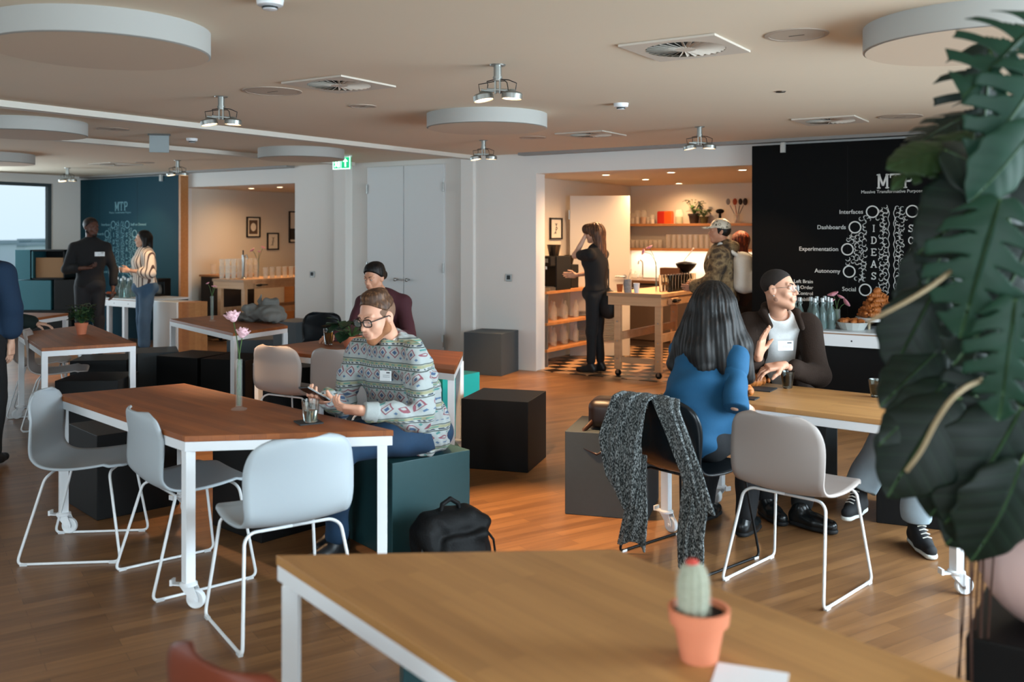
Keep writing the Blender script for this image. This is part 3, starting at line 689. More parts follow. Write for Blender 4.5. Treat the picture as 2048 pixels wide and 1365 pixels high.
def board(label, t0, t1, s, m_board, mz, cx, sc, faint, clamps):
    """local frame: x along D from t0, y into wall, z up; cx = x of the middle line of the lettering"""
    p = W(t0, s); t = thing('sliding_board', label, 'board', (p.x, p.y, 0), RZ)
    wd = t1 - t0; m = MB(); m.box((wd / 2, .02, (.02 + 2.5) / 2), (wd, .04, 2.48)); build('panel', m, m_board, t)
    m = MB()
    for xx in [wd * i / 3 for i in (1, 2)]: m.box((xx, -.0005, 1.26), (.003, .001, 2.4))
    build('panel_joint', m, mat('joint_black', '#050607', .8), t)
    m = MB()
    for xx in clamps: m.box((xx, -.01, 2.47), (.045, .05, .1)); m.box((xx, -.03, 2.49), (.03, .02, .05))
    build('rail_clamp', m, mat('clamp_grey', '#b8bab6', .4), t)
    mz0 = mz
    m = MB(); slab_word(m, 'MTP', cx - .15 * sc, mz0 + .73 * sc, .165 * sc, .72); build('title_letters', m, faint, t)
    def tx(s_, x, z, size, al='CENTER', bold=.0):
        M = Matrix.Translation((x, -.002, z)) @ Matrix.Rotation(PI / 2, 4, 'X'); return text_mesh(s_, size * sc, M, .0008, bold * size * sc, al)
    o = tx('Massive Transformative Purpose', cx, mz0 + .695 * sc, .05); build('subtitle_letters', o, faint, t)
    for word, xo in (('IDEAS', -.225), ('SCALE', .17)):
        for i_, ch_ in enumerate(word): m = MB(); slab_word(m, ch_, cx + xo * sc, mz0 + (.24 - .135 * i_) * sc, .082 * sc, .85, 1.0); build('board_letter', m, faint, t)
    cl = [(-.205, .47, 'Interfaces'), (-.396, .294, 'Dashboards'), (-.48, .04, 'Experimentation'), (-.46, -.215, 'Autonomy'), (-.283, -.42, 'Social')]
    cr_ = [(.22, .47, 'Staff on Demand'), (.44, .30, 'Community'), (.53, .04, 'Algorithms'), (.486, -.23, 'Leveraged Assets'), (.30, -.42, 'Engagement')]
    for x, z, w_ in cl + cr_:
        m = MB(); ring2(m, cx + x * sc, mz0 + z * sc, .064 * sc, .014 * sc); build('circle', m, faint, t)
        b_ = tx(w_, cx + (x + (-.10 if x < 0 else .10)) * sc, mz0 + z * sc, .068, 'RIGHT' if x < 0 else 'LEFT', .003); build('side_word', b_, faint, t)
    m = MB()
    for i, w_ in enumerate(['Left Brain', 'Order', 'Control', 'Stability']): b_ = tx(w_, cx - .87 * sc, mz0 - (.345 + .07 * i) * sc, .058, 'RIGHT', .003); m.add(b_.v, b_.f)
    build('brain_note', m, faint, t)
    # brain squiggles
    rr = random.Random(5); m = MB()
    def inside(x, z, sgn):
        u = (x * sgn - .03); return u > 0 and ((u / .47) ** 2 + ((z - .03) / .5) ** 2) < 1 and not (.13 < x * sgn < .26 and -.40 < z < .37)
    for sgn in (-1, 1):
        for i in range(11):
            for j in range(23):
                x = sgn * (.065 + i * .045 + rr.uniform(-.008, .008)); z = -.45 + j * .044 + rr.uniform(-.008, .008) + (i % 2) * .02
                if not inside(x, z, sgn): continue
                if any((x - a) ** 2 + (z - b) ** 2 < .085 ** 2 for a, b, _ in cl + cr_): continue
                a0 = rr.uniform(0, 2 * PI); r0 = rr.uniform(.019, .025); q = []
                for k in range(9):
                    a = a0 + (k / 8) * 3.9; q.append((x + r0 * math.cos(a), z + r0 * math.sin(a)))
                e = q[-1]; a = a0 + 3.9
                for k in range(1, 5): q.append((e[0] - r0 * .8 * (math.cos(a) - math.cos(a - k * .65)), e[1] - r0 * .8 * (math.sin(a) - math.sin(a - k * .65))))
                for k in range(len(q) - 1): bar2(m, cx + q[k][0] * sc, mz0 + q[k][1] * sc, cx + q[k + 1][0] * sc, mz0 + q[k + 1][1] * sc, .0048 * sc)
        q = [(sgn * (.03 + .008 * math.sin(k * 1.3)), -.45 + k * .024) for k in range(41)]
        for k in range(40): bar2(m, cx + q[k][0] * sc, mz0 + q[k][1] * sc, cx + q[k + 1][0] * sc, mz0 + q[k + 1][1] * sc, .006 * sc)
    build('brain_drawing', m, faint, t)
    return t
sB = -.14
tB0 = TW(1504, sB); tB1 = TW(2150, sB)
def bx(px, t0): return TW(px, sB) - t0
# scale: circle px(1747,424) .. brain middle px ~1782 ; Experimentation circle at 1698
zmid = H - (507 - HY) * W(TW(1782, sB), sB).y / F
board('tall black sliding board lettered with a brain drawing behind the right table', tB0, tB1, sB, M_black_board, zmid, bx(1783, tB0), .83, M_chalk, [bx(1567, tB0), bx(1990, tB0)])
tT0 = TW(127, sB); tT1 = TW(357, sB)
board('tall teal sliding board lettered with a brain drawing at far left', tT0, tT1, sB, M_teal_board, H - (500 - HY) * W(TW(244, sB), sB).y / F, TW(240, sB) - tT0, .86, mat('chalk_faint', '#6d98a2', .8), [TW(150, sB) - tT0, TW(324, sB) - tT0])
mb = MB(); wbox(mb, tT1 + .005, tT1 + .05, sB, 0, 0, 2.5); tag(build('wood_trim_board', mb, M_shelf), 'narrow orange wooden upright along the right edge of the teal board', 'trim')

# ------------------------------------------------------------------ white counters in front of the boards
def counter(label, tc, s0, s1, ztop, apron, m_base, th=.025, legs=False, hole=()):
    t0, t1 = tc; p = W(t0, s0); t = thing('white_counter', label, 'counter', (p.x, p.y, 0), RZ); L = t1 - t0; dp = s1 - s0
    m = MB(); m.box((L / 2, dp / 2, ztop - th / 2), (L, dp, th)); build('countertop', m, mat('counter_top_white', '#d5dadd', .25), t, bevel=.002)
    m = MB(); m.box((L / 2, -.001, ztop - th * .75), (L, .002, th * .4)); build('wood_edge', m, mat('edge_wood', '#9a7558', .5), t)
    m = MB(); m.box((L / 2, .012, ztop - th - apron / 2), (L, .02, apron)); build('apron', m, M_white_metal, t)
    if hole:
        m = MB()
        for xx in hole: m.lathe([(.001, 0), (.008, 0)], (xx, 0, ztop - th - apron * .5), 12, Matrix.Rotation(PI / 2, 3, 'X'), cap=False)
        o = build('cable_hole', m, M_black, t)
        for v in o.data.vertices: v.co.y = .0015
    if legs:
        for xx in legs:
            m = MB(); m.box((xx, .05, (ztop - th - apron) / 2), (.05, .06, ztop - th - apron)); build('leg', m, M_white_metal, t)
        m = MB(); m.box((L / 2, dp - .03, (ztop - th) / 2), (L, .02, ztop - th)); build('back_panel', m, m_base, t)
    else:
        m = MB(); m.box((L / 2, .05 + (dp - .05) / 2, (ztop - th - .001) / 2), (L - .02, dp - .06, ztop - th - .002)); build('base_cabinet', m, m_base, t)
    return t
gc = G(1644, 662, TH); r_ = gc - W0; sC = r_.dot(NN); tC0 = TW(1552, sC); tC1 = TW(1812, sC); 
ctr = counter('white counter with black base below the black board', (tC0, tC1), sC, sC + .72, TH, .105, M_black, hole=(TW(1703, sC) - tC0,))
sC2 = -1.15; zC2 = .68
tL0 = TW(120, sC2); tL1 = TW(352, sC2)
counter('white counter with bottles below the teal board', (tL0, TW(290, sC2)), sC2, sC2 + .75, zC2, .09, M_teal_board, legs=(TW(150, sC2) - tL0, TW(213, sC2) - tL0, TW(244, sC2) - tL0), hole=(TW(228, sC2) - tL0, TW(256, sC2) - tL0))
mb = MB(); wbox(mb, TW(306, sC2), TW(354, sC2), sC2, sC2 + .32, 0, zC2); o = build('white_fridge', mb, mat('fridge_white', '#c9d3d8', .3), bevel=.01); tag(o, 'white low fridge at the right end of the left counter', 'fridge')
mb = MB(); wbox(mb, TW(354, sC2) + .005, TW(376, sC2), sC2 + .02, sC2 + .32, 0, zC2); tag(build('wood_side_panel', mb, M_shelf), 'orange wooden side panel right of the white low fridge', 'panel')
# ------------------------------------------------------------------ kitchen fittings
def local(t, s, z=0): p = W(t, s, z); return (p.x, p.y, p.z)
def workbench(label, t0, t1, s0, s1, ztop):
    p = W(t0, s0); t = thing('workbench', label, 'workbench', (p.x, p.y, 0), RZ); L, dp = t1 - t0, s1 - s0
    m = MB(); m.box((L / 2, dp / 2, ztop - .02), (L, dp, .04)); build('benchtop', m, M_bench, t, bevel=.003)
    m = MB()
    for c, d in (((L / 2, .03, ztop - .09), (L - .02, .03, .1)), ((L / 2, dp - .03, ztop - .09), (L - .02, .03, .1)), ((.03, dp / 2, ztop - .09), (.03, dp - .06, .1)), ((L - .03, dp / 2, ztop - .09), (.03, dp - .06, .1))): m.box(c, d)
    build('bench_apron', m, M_bench, t, bevel=.002)
    for x in (.11, L - .06):
        for y in (.07, dp - .07):
            m = MB(); m.box((x, y, (ztop - .14 + .08) / 2), (.075, .055, ztop - .14 - .08)); l = build('leg', m, M_bench, t, bevel=.003)
            m = MB(); m.lathe([(.01, -.012), (.035, -.012), (.038, 0), (.035, .012), (.01, .012)], (x, y, .04), 20, Matrix.Rotation(PI / 2, 3, 'X')); build('caster_wheel', m, M_dkmetal, l, smooth=True, auto=.6)
            m = MB(); m.box((x, y - .018, .06), (.03, .004, .05)); m.box((x, y + .018, .06), (.03, .004, .05)); m.box((x, y, .083), (.05, .05, .006)); build('caster_fork', m, M_chrome, l)
            m = MB()
            for z in (.2, .4, .62): m.lathe([(.001, 0), (.009, 0)], (x, y - .028, z), 8, Matrix.Rotation(PI / 2, 3, 'X'), cap=False)
            build('bolt', m, M_chrome, l)
    for yy in (.07, dp - .07): m = MB(); m.box((L / 2, yy, .19), (L - .2, .035, .06)); build('stretcher', m, M_bench, t)
    for x in (.11, L - .06):
        m = MB(); m.box((x, dp / 2, .45), (.035, dp - .18, .09)); build('side_brace', m, M_bench, t)
    m = MB(); m.box((L + .02, .3, ztop - .09), (.045, .22, .06)); build('clamp_vise', m, M_bench, t)
    m = MB(); m.ball((L + .05, .26, ztop - .085), (.022, .06, .022), 10); m.cyl((L + .05, .2, ztop - .085), (L + .05, .42, ztop - .085), .008); build('vise_handle', m, M_black, t)
    return t
workbench('beech workbench with glasses in the right kitchen opening', .93, 1.6, .13, 1.85, .95)
tb_l, tb_r = TW(424, .05), TW(487, .05)
workbench('beech workbench with stacked glasses in the left kitchen opening', tb_l, tb_r, .05, 1.75, .93)
M_gl = M_glass
def tumbler(name, label, cat, loc, r0, r1, h, group=None, src=None, liquid=None, fill=.6, wall=.0025, parts=True, m_=None):
    if src is not None: return dup(src, loc, 0, label, group=group)
    prof = [(.001, 0), (r0 * .9, 0), (r0, .004), (r1, h), (r1 - wall, h), (r0 - wall, wall * 2.5), (.001, wall * 2.5)]
    m = MB(); m.lathe(prof, n=20, cap=False)
    if liquid is None:
        o = build(name, m, m_ or M_gl, smooth=True, auto=.7); o.location = loc; return tag(o, label, cat, group)
    t = thing(name, label, cat, loc, 0, group); build('glass_body', m, m_ or M_gl, t, smooth=True, auto=.7)
    f = fill; rr = r0 + (r1 - r0) * f; m = MB(); m.lathe([(.001, wall * 2.6), (r0 - wall * 1.3, wall * 2.6), (rr - wall * 1.3, h * f), (.001, h * f)], n=20, cap=False)
    build('drink', m, liquid, t, smooth=True, auto=.7); return t
M_glass_far = mat('glass_far', '#f4ede0', .06, alpha=.30, spec=1.0)
# glasses on the right bench: rows of tall glasses
g0 = None; gG = 'clear tall glasses lined up on the right workbench'
for i in range(9):
    for j in range(2):
        s_ = .55 + i * .085; tt = 1.52 - j * .1
        loc = local(tt, s_, .95)
        lab = 'clear tall glass standing in the rows on the right workbench'
        if g0 is None: g0 = tumbler('tall_glass', lab, 'glass', loc, .028, .036, .19, gG, m_=mat('glass_tall_thin', '#fff4e4', .02, trans=1.0, ior=1.28))
        else: tumbler('', lab, 'glass', loc, 0, 0, 0, gG, src=g0)
p = local(1.16, .2, .95); t = thing('concrete_tumbler', 'mottled grey pot on the front of the right workbench', 'pot', p); m = MB(); m.lathe([(.001, 0), (.045, 0), (.045, .15), (.04, .15), (.038, .02), (.001, .02)], n=20, cap=False)
build('pot_body', m, mat('mottled_grey', '#8e8a88', .7, vary=.5, vscale=60), t, smooth=True, auto=.6); m = MB(); m.tube([(0, 0, .02), (.01, 0, .18), (.03, .01, .23)], .003, 6); build('stirrer', m, M_chrome, t)
m = MB(); m.lathe([(.001, 0), (.026, 0), (.036, .11), (.033, .11), (.024, .006), (.001, .006)], n=20, cap=False); o = build('paper_cup_stack', m, mat('cup_white', '#e6e8ec', .5), smooth=True, auto=.6); o.location = local(1.27, .2, .95); tag(o, 'white paper cup beside the mottled grey pot', 'cup')
o = tumbler('candle_glass', 'small amber tea-light glass at the left front of the right workbench', 'glass', local(1.03, .26, .95), .03, .038, .09, m_=mat('amber_glass', '#e0a070', .1, trans=.7))
# vase with pink flower on bench
def petal_flower(mb, c, r, n, tilt=.6, axis=None):
    A = Matrix.Identity(3) if axis is None else Vector(axis).to_track_quat('Z', 'Y').to_matrix()
    for ring in range(3):
        rr = r * (1 - ring * .25); tl = tilt + ring * .35
        for i in range(n):
            a = 2 * PI * (i + ring * .5) / n
            R = A @ Matrix.Rotation(a, 3, 'Z') @ Matrix.Rotation(-tl, 3, 'Y')
            grid = []
            for u in range(5):
                row = []
                for v_ in range(5):
                    x = rr * u / 4; w = rr * .48 * math.sin(PI * min(.93, .12 + u / 4 * .85)) * (v_ - 2) / 2
                    row.append(R @ Vector((x, w, .25 * rr * (u / 4) ** 2 + abs(v_ - 2) * .06 * rr)) + Vector(c))
                grid.append(row)
            mb.sheet(grid)
M_pink = mat('petal_pink', '#e79aa8', .6, sheen=.3); M_stem = mat('stem_green', '#3f5a2c', .6); M_rose = mat('rose_pale_pink', '#e6bcc4', .6, vary=.12, vscale=30)
def flower_vase(label, loc, h, r, stems, flat=False):
    t = thing('flower_vase', label, 'vase', loc); m = MB()
    base = [(.001, 0), (r * 2.3, 0), (r * 2.4, .004), (r * 2.2, .008), (r, .014)] if flat else [(.001, 0), (r, 0), (r, .014)]
    m.lathe(base + [(r, h), (r - .002, h), (r - .002, .02), (.001, .02)], n=20, cap=False); build('vase_glass', m, M_vase, t, smooth=True, auto=.6)
    m = MB(); m.lathe([(.001, .021), (r - .003, .021), (r - .003, h * .55), (.001, h * .55)], n=16, cap=False); build('water', m, mat('vase_water', '#8a9c80', .05, alpha=.08), t, smooth=True, auto=.6)
    for pts, kind, fr in stems:
        m = MB(); m.tube(pts, .003, 6); st = build('stem', m, M_stem, t, smooth=True)
        m = MB()
        if kind == 'rose':
            ax_ = (Vector(pts[-1]) - Vector(pts[-2])); petal_flower(m, pts[-1], fr, 6, .45, ax_); petal_flower(m, Vector(pts[-1]) + Vector((0, 0, .003)), fr * .95, 5, .8, ax_); petal_flower(m, Vector(pts[-1]) + Vector((0, 0, .006)), fr * .8, 5, 1.15, (.2, -.3, 1)); m.ball(Vector(pts[-1]) + Vector((0, 0, fr * .3)), (fr * .38, fr * .38, fr * .42), 10); build('rose_bloom', m, M_rose, st, smooth=True, solid=.001)
        else:
            petal_flower(m, pts[-1], fr, 12, .2, (Vector(pts[-1]) - Vector(pts[-2]))); build('bloom', m, M_pink, st, smooth=True, solid=.001)
    return t
flower_vase('slim vase with two pink blooms on the right workbench corner', local(1.5, .22, .95), .30, .014, [([(0, 0, .02), (0, 0, .3), (-.03, 0, .42), (-.07, 0, .5)], 'daisy', .045), ([(0, 0, .02), (-.004, 0, .35), (-.06, .01, .44), (-.13, 0, .46)], 'daisy', .04)])
# coffee rack along the left wall of the right kitchen
p = W(-.33, .3); t = thing('coffee_rack', 'steel rack with wooden shelves carrying the coffee machine', 'rack', (p.x, p.y, 0), RZ)
for x in (.03, .34):
    for y in (.03, 1.2): m = MB(); m.box((x, y, .46), (.035, .035, .92)); build('post', m, mat('rack_steel', '#7d7f80', .4, .7), t)
for z in (.2, .52, .9): m = MB(); m.box((.185, .615, z), (.38, 1.24, .03)); build('shelf', m, M_shelf, t)
p = local(-.14, .62, .916); t = thing('coffee_machine', 'large black coffee machine on the steel rack', 'coffee machine', p, RZ)
m = MB(); m.box((0, .12, .21), (.32, .36, .42)); m.box((0, -.12, .36), (.3, .14, .12)); build('housing', m, M_black, t, bevel=.008)
m = MB(); m.box((0, -.12, .02), (.3, .16, .04)); m.box((0, -.12, .045), (.26, .13, .006)); build('drip_tray', m, M_chrome, t)
m = MB(); m.box((0, -.195, .37), (.24, .006, .05)); build('control_panel', m, mat('panel_grey', '#6c7072', .3), t)
m = MB(); m.cyl((-.05, -.12, .3), (-.05, -.12, .26), .015); m.cyl((.05, -.12, .3), (.05, -.12, .26), .015); build('spout', m, M_chrome, t)
m = MB(); m.lathe([(.06, .42), (.09, .56)], (0, .15, 0), 16); build('bean_hopper', m, mat('smoked_plastic', '#2a2623', .2), t)
p = local(-.16, 1.2, .916); t = thing('coffee_grinder', 'black coffee grinder at the back of the rack', 'grinder', p, RZ)
m = MB(); m.box((0, 0, .15), (.16, .2, .3)); build('body', m, M_black, t, bevel=.006); m = MB(); m.lathe([(.04, .3), (.07, .42), (.001, .42)], n=16); build('hopper', m, MATS['smoked_plastic'], t)
b0 = None
for i in range(7):
    for lv, z in ((0, .536), (1, .216)):
        loc = local(-.1 - .12 * (i % 2), .42 + i * .14, z)
        lab = ('clear bottle on the middle shelf of the steel rack', 'clear bottle on the lowest shelf of the steel rack')[lv]
        gr = ('bottles on the middle rack shelf', 'bottles on the lowest rack shelf')[lv]
        if b0 is None:
            m = MB(); m.lathe([(.001, 0), (.035, 0), (.037, .02), (.037, .14), (.014, .19), (.014, .23), (.001, .23)], n=16, cap=False); b0 = build('glass_bottle', m, M_glass_far, smooth=True, auto=.6); b0.location = loc; tag(b0, lab, 'bottle', gr)
        else: dup(b0, loc, 0, lab, group=gr)
# open door leaf in the kitchen
p0 = S(1140, 500, 12.45); p1 = S(1260, 500, 12.45)
mb = MB(); mb.box(((p0.x + p1.x) / 2, 12.47, 1.06), (p1.x - p0.x, .04, 2.10)); dr = struct('door_3', mb, mat('door_leaf', '#cfcac2', .6), bevel=.003)
m = MB(); hx = p1.x - .07; m.cyl((hx, 12.44, 1.05), (hx, 12.40, 1.05), .01); m.cyl((hx, 12.40, 1.05), (hx - .13, 12.40, 1.05), .01); m.lathe([(.001, 0), (.025, 0), (.025, .008)], (hx, 12.449, 1.05), 16, Matrix.Rotation(PI / 2, 3, 'X'), cap=False); m.lathe([(.001, 0), (.025, 0), (.025, .008)], (hx, 12.449, .95), 16, Matrix.Rotation(PI / 2, 3, 'X'), cap=False)
build('door_handle', m, M_chrome, dr, smooth=True, auto=.6)
m = MB()
for i in range(18): m.box(((p0.x + p1.x) / 2 - .05, 12.44, .22 + i * .022), (.5, .02, .008), M=Matrix.Rotation(.6, 3, 'X'))
build('door_louvre', m, mat('louvre_grey', '#8d8a85', .5), dr)
m = MB(); m.cyl((p0.x - .01, 12.46, 1.8), (p0.x - .01, 12.46, 1.92), .012); build('hinge', m, M_chrome, dr)
# pictures on the kitchen walls (each hangs on a wall running along N)
M_frame = mat('picture_frame_black', '#14110f', .5); M_paper = mat('picture_paper', '#e3dccd', .85)
def picture(label, tl, px0, px1, py0, py1, art, paper=M_paper):
    def sp(px):
        k = (px - CX) / F; a = W0 + D * tl; return (k * a.y - a.x) / (NN.x - k * NN.y)
    s0, s1 = sorted((sp(px0), sp(px1))); sm = (s0 + s1) / 2; Y = W(tl, sm).y
    z1 = H - (py0 - HY) * Y / F; z0 = H - (py1 - HY) * Y / F; w = s1 - s0; h = z1 - z0
    p = W(tl + .004, sm, (z0 + z1) / 2); t = thing('picture_frame', label, 'picture', p, RZ + PI / 2)   # local x along N, -y faces the room
    m = MB(); fw = .02
    for c, d in (((0, -.012, h / 2 - fw / 2), (w, .024, fw)), ((0, -.012, -h / 2 + fw / 2), (w, .024, fw)), ((-w / 2 + fw / 2, -.012, 0), (fw, .024, h)), ((w / 2 - fw / 2, -.012, 0), (fw, .024, h))): m.box(c, d)
    build('frame', m, M_frame, t); m = MB(); m.box((0, -.006, 0), (w - fw, .006, h - fw)); build('print', m, paper, t)
    m = MB()
    if art == 'oval':
        m.box((0, -.0095, 0), (w * .62, .001, h * .68)); build('print_field', m, mat('print_brown', '#5c4a3c', .8), t)
        m = MB(); m.ball((0, -.0105, 0), (w * .2, .001, h * .2), 20); build('print_shape', m, M_paper, t)
    elif art == 'lines':
        for i in range(7): m.tube([(-w * .2 + i * .012, -.01, -h * .25), (w * .15 - i * .01, -.01, 0), (-w * .1 + i * .012, -.01, h * .25)], .0012, 4)
        build('print_drawing', m, mat('print_ink', '#4b4741', .8), t)
    else:
        m.box((0, -.0095, -h * .22), (w * .8, .001, h * .35)); build('print_field', m, mat('print_dark', '#33302c', .8), t)
picture('black framed line drawing left of the open kitchen door', -.35, 1098, 1122, 436, 479, 'lines')
tK = tKL - .02
picture('black framed print with a pale oval in the left kitchen', tK, 492, 519, 434, 475, 'oval')
picture('small black framed blank-looking print in the left kitchen', tK, 533, 556, 466, 500, 'none2' if 0 else 'lines')
picture('black framed print cut by the edge of the left kitchen opening', tK, 577, 600, 423, 486, 'half')
# back counter, sink, backsplash and shelves of the right kitchen
p = W(-.33, KD - .62); t = thing('kitchen_counter', 'long kitchen counter with sink along the back wall of the right kitchen', 'counter', (p.x, p.y, 0), RZ)
m = MB(); m.box((2.1, .3, .93), (4.2, .62, .04)); build('worktop', m, mat('worktop_brown', '#6b4c36', .4), t)
for i in range(6): m = MB(); m.box((.35 + i * .7, .03, .5), (.68, .02, .78)); c_ = build('cabinet_door', m, mat('cabinet_taupe', '#4c3d33', .6), t, bevel=.002); m = MB(); m.box((.35 + i * .7, .012, .84), (.2, .015, .012)); build('handle', m, M_chrome, c_)
m = MB(); m.box((2.1, .33, .455), (4.2, .55, .91)); build('carcass', m, MATS['cabinet_taupe'], t)
m = MB(); m.tube(rnd_path([(.25, .45, .95), (.25, .45, 1.2), (.25, .33, 1.24), (.25, .3, 1.17)], .04), .01, 8); build('tap', m, M_chrome, t, smooth=True)
mb = MB(); wbox(mb, -.34, 3.9, KD - .012, KD - .001, .96, 1.36); tag(build('backsplash', mb, mat('backsplash_white', '#efe6da', .4)), 'glowing white backsplash below the kitchen shelves', 'backsplash')
for z, l in ((1.365, 'lower oak wall shelf with glasses in the right kitchen'), (1.72, 'upper oak wall shelf with jars in the right kitchen')):
    mb = MB(); wbox(mb, -.34, 3.9, KD - .32, KD - .001, z, z + .035); tag(build('wall_shelf', mb, M_shelf, bevel=.002), l, 'shelf')
area('undershelf_strip', W(1.6, KD - .2, 1.355), W(1.6, KD - .14, .9), 3.8, .05, 30, (1.0, .82, .62))
def on_shelf(px, z, s=KD - .16): tt = TW(px, s); return local(tt, s, z)
ZU, ZL = 1.755, 1.40
jarM = M_glass_far
j0 = None
for px, r, h, fc, l in [(1266, .055, .16, '#cfc6b8', 'glass jar of white sugar at the left end of the upper shelf'), (1275, .05, .2, '#d8cdbb', 'tall glass jar of flour second on the upper shelf'), (1287, .05, .2, '#c08a5c', 'glass jar with orange powder on the upper shelf'),
                        (1297, .035, .1, '#cfc0ac', 'small glass jar third group on the upper shelf'), (1305, .045, .13, '#d9d0c2', 'squat glass jar before the red tins on the upper shelf'), (1358, .06, .2, '#8e9a68', 'glass carafe with pale eggs right of the red tins')]:
    t = thing('storage_jar', l, 'jar', on_shelf(px, ZU)); m = MB(); m.lathe([(.001, 0), (r, 0), (r, h * .8), (r * .75, h * .95), (r * .75, h), (.001, h)], n=18, cap=False); build('jar_glass', m, jarM, t, smooth=True, auto=.6)
    m = MB(); m.lathe([(.001, .004), (r * .9, .004), (r * .9, h * .5), (.001, h * .5)], n=18, cap=False); build('contents', m, mat('jar_fill_' + fc[1:3] + fc[3:5], fc, .8), t)
for px, col, l in [(1324, '#b32616', 'red square tin on the upper kitchen shelf'), (1338, '#d4571a', 'orange square tin beside the red one on the upper shelf')]:
    t = thing('kitchen_tin', l, 'tin', on_shelf(px, ZU), RZ); m = MB(); m.box((0, 0, .085), (.11, .1, .17)); build('tin_body', m, mat('tin_' + ('red' if px < 1330 else 'orange'), col, .4), t, bevel=.004)
    m = MB(); m.box((0, 0, .175), (.095, .085, .012)); build('tin_lid', m, MATS['tin_red' if px < 1330 else 'tin_orange'], t)
def leafy(name, label, loc, r, h, n, pot, m_leaf, pr=.06, ph=.1, lw=.35, seed=1, up=.5, cat='plant'):
    rr = random.Random(seed); t = thing(name, label, cat, loc); m = MB()
    m.lathe([(.001, 0), (pr * .72, 0), (pr * .97, ph * .78), (pr * 1.08, ph * .78), (pr * 1.12, ph), (pr * .98, ph), (pr * .9, ph * .85), (.001, ph * .85)], n=24, cap=False); pt = build('pot', m, pot, t, smooth=True, auto=.5)
    m = MB(); m.lathe([(.001, ph * .87), (pr * .95, ph * .87)], n=20, cap=False); build('soil', m, mat('soil', '#1d140f', .95), pt)
    m = MB(); ms = MB()
    for i in range(n):
        a = rr.uniform(0, 2 * PI); el = rr.uniform(.1, 1.3) * up * 2; L = r * rr.uniform(.45, 1.0)
        tip = Vector((math.cos(a) * L * math.cos(el * .6), math.sin(a) * L * math.cos(el * .6), ph + h * rr.uniform(.15, 1.0)))
        base = Vector((0, 0, ph * .87)); ms.tube([base, (base + tip) / 2 + Vector((0, 0, h * .1)), tip], .0022, 5)
        d = Vector((math.cos(a), math.sin(a), rr.uniform(-.5, .6))).normalized(); q = d.to_track_quat('X', 'Z').to_matrix(); ll = r * rr.uniform(.35, .6); grid = []
        for u in range(6):
            row = []
            for v_ in range(5):
                f = u / 5; w = ll * lw * math.sin(PI * (.06 + f * .92)) * (v_ - 2) / 2; row.append(q @ Vector((f * ll, w, -f * f * ll * .3 + abs(v_ - 2) * .05 * ll)) + tip)
            grid.append(row)
        m.sheet(grid)
    build('stems', ms, M_stem, t); tag(build('foliage', m, m_leaf, t, smooth=True), kind=None); return t
M_leaf_dk = mat('leaf_dark', '#1d3320', .45, vary=.3, vscale=12); M_terra = mat('terracotta', '#b96a4b', .75, vary=.08, vscale=12); M_leaf_mid = mat('leaf_mid', '#3c5a2a', .5, vary=.25, vscale=15)
leafy('potted_plant', 'bushy green plant in a dark pot on the upper kitchen shelf', on_shelf(1388, ZU), .12, .2, 40, mat('pot_dark', '#2a2320', .6), M_leaf_mid, .08, .14, seed=4)
leafy('potted_plant', 'small trailing plant beside the dark pot on the upper kitchen shelf', on_shelf(1408, ZU), .1, .1, 40, mat('pot_moss', '#4a4a2c', .8), M_leaf_mid, .06, .1, seed=5)
p = on_shelf(1474, ZU); t = thing('utensil_jar', 'jar of cooking spoons and a whisk on the upper kitchen shelf', 'utensils', p); m = MB(); m.lathe([(.001, 0), (.04, 0), (.045, .13), (.042, .13), (.036, .008), (.001, .008)], n=16, cap=False); build('jar_glass', m, jarM, t, smooth=True)
for dx, col, r in ((-.13, '#8d8d8a', .03), (-.03, '#a4431d', .032), (.05, '#17120f', .03), (.12, '#3a2a20', .034)):
    m = MB(); m.cyl((-dx * .2, 0, .01), (dx * .75, 0, .25), .005, 6); m.ball((dx * .95, 0, .3), (r, .01, r * 1.5), 10); build('spoon', m, mat('spoon_' + ('whisk', 'orange', 'black', 'brown')[(dx > -.1) + (dx > 0) + (dx > .1)], col, .5), t)
t = thing('spray_bottle', 'dark tufted brush standing behind the patterned cap on the upper shelf', 'brush', on_shelf(1440, ZU)); m = MB(); m.cyl((0, 0, 0), (0, 0, .14), .02, 12); build('handle', m, M_black, t); m = MB(); m.ball((0, 0, .17), (.06, .04, .035), 12); build('bristles', m, M_black, t)
g1 = None
for i in range(7):
    for row in (0, 1):
        loc = on_shelf(1266 + i * 9, ZL, KD - .1 - row * .1); l = 'short clear glass in the rows at the left of the lower kitchen shelf'; gr = 'short glasses on the lower kitchen shelf'
        g1 = tumbler('short_glass', l, 'glass', loc, .034, .038, .12, gr, m_=jarM) if g1 is None else (tumbler('', l, 'glass', loc, 0, 0, 0, gr, src=g1) and g1)
g2 = None
for i in range(15):
    loc = on_shelf(1337 + i * 11, ZL, KD - .14); l = 'tall clear glass in the row on the lower kitchen shelf'; gr = 'tall glasses on the lower kitchen shelf'
    g2 = tumbler('tall_glass', l, 'glass', loc, .038, .043, .2, gr, m_=jarM) if g2 is None else (tumbler('', l, 'glass', loc, 0, 0, 0, gr, src=g2) and g2)
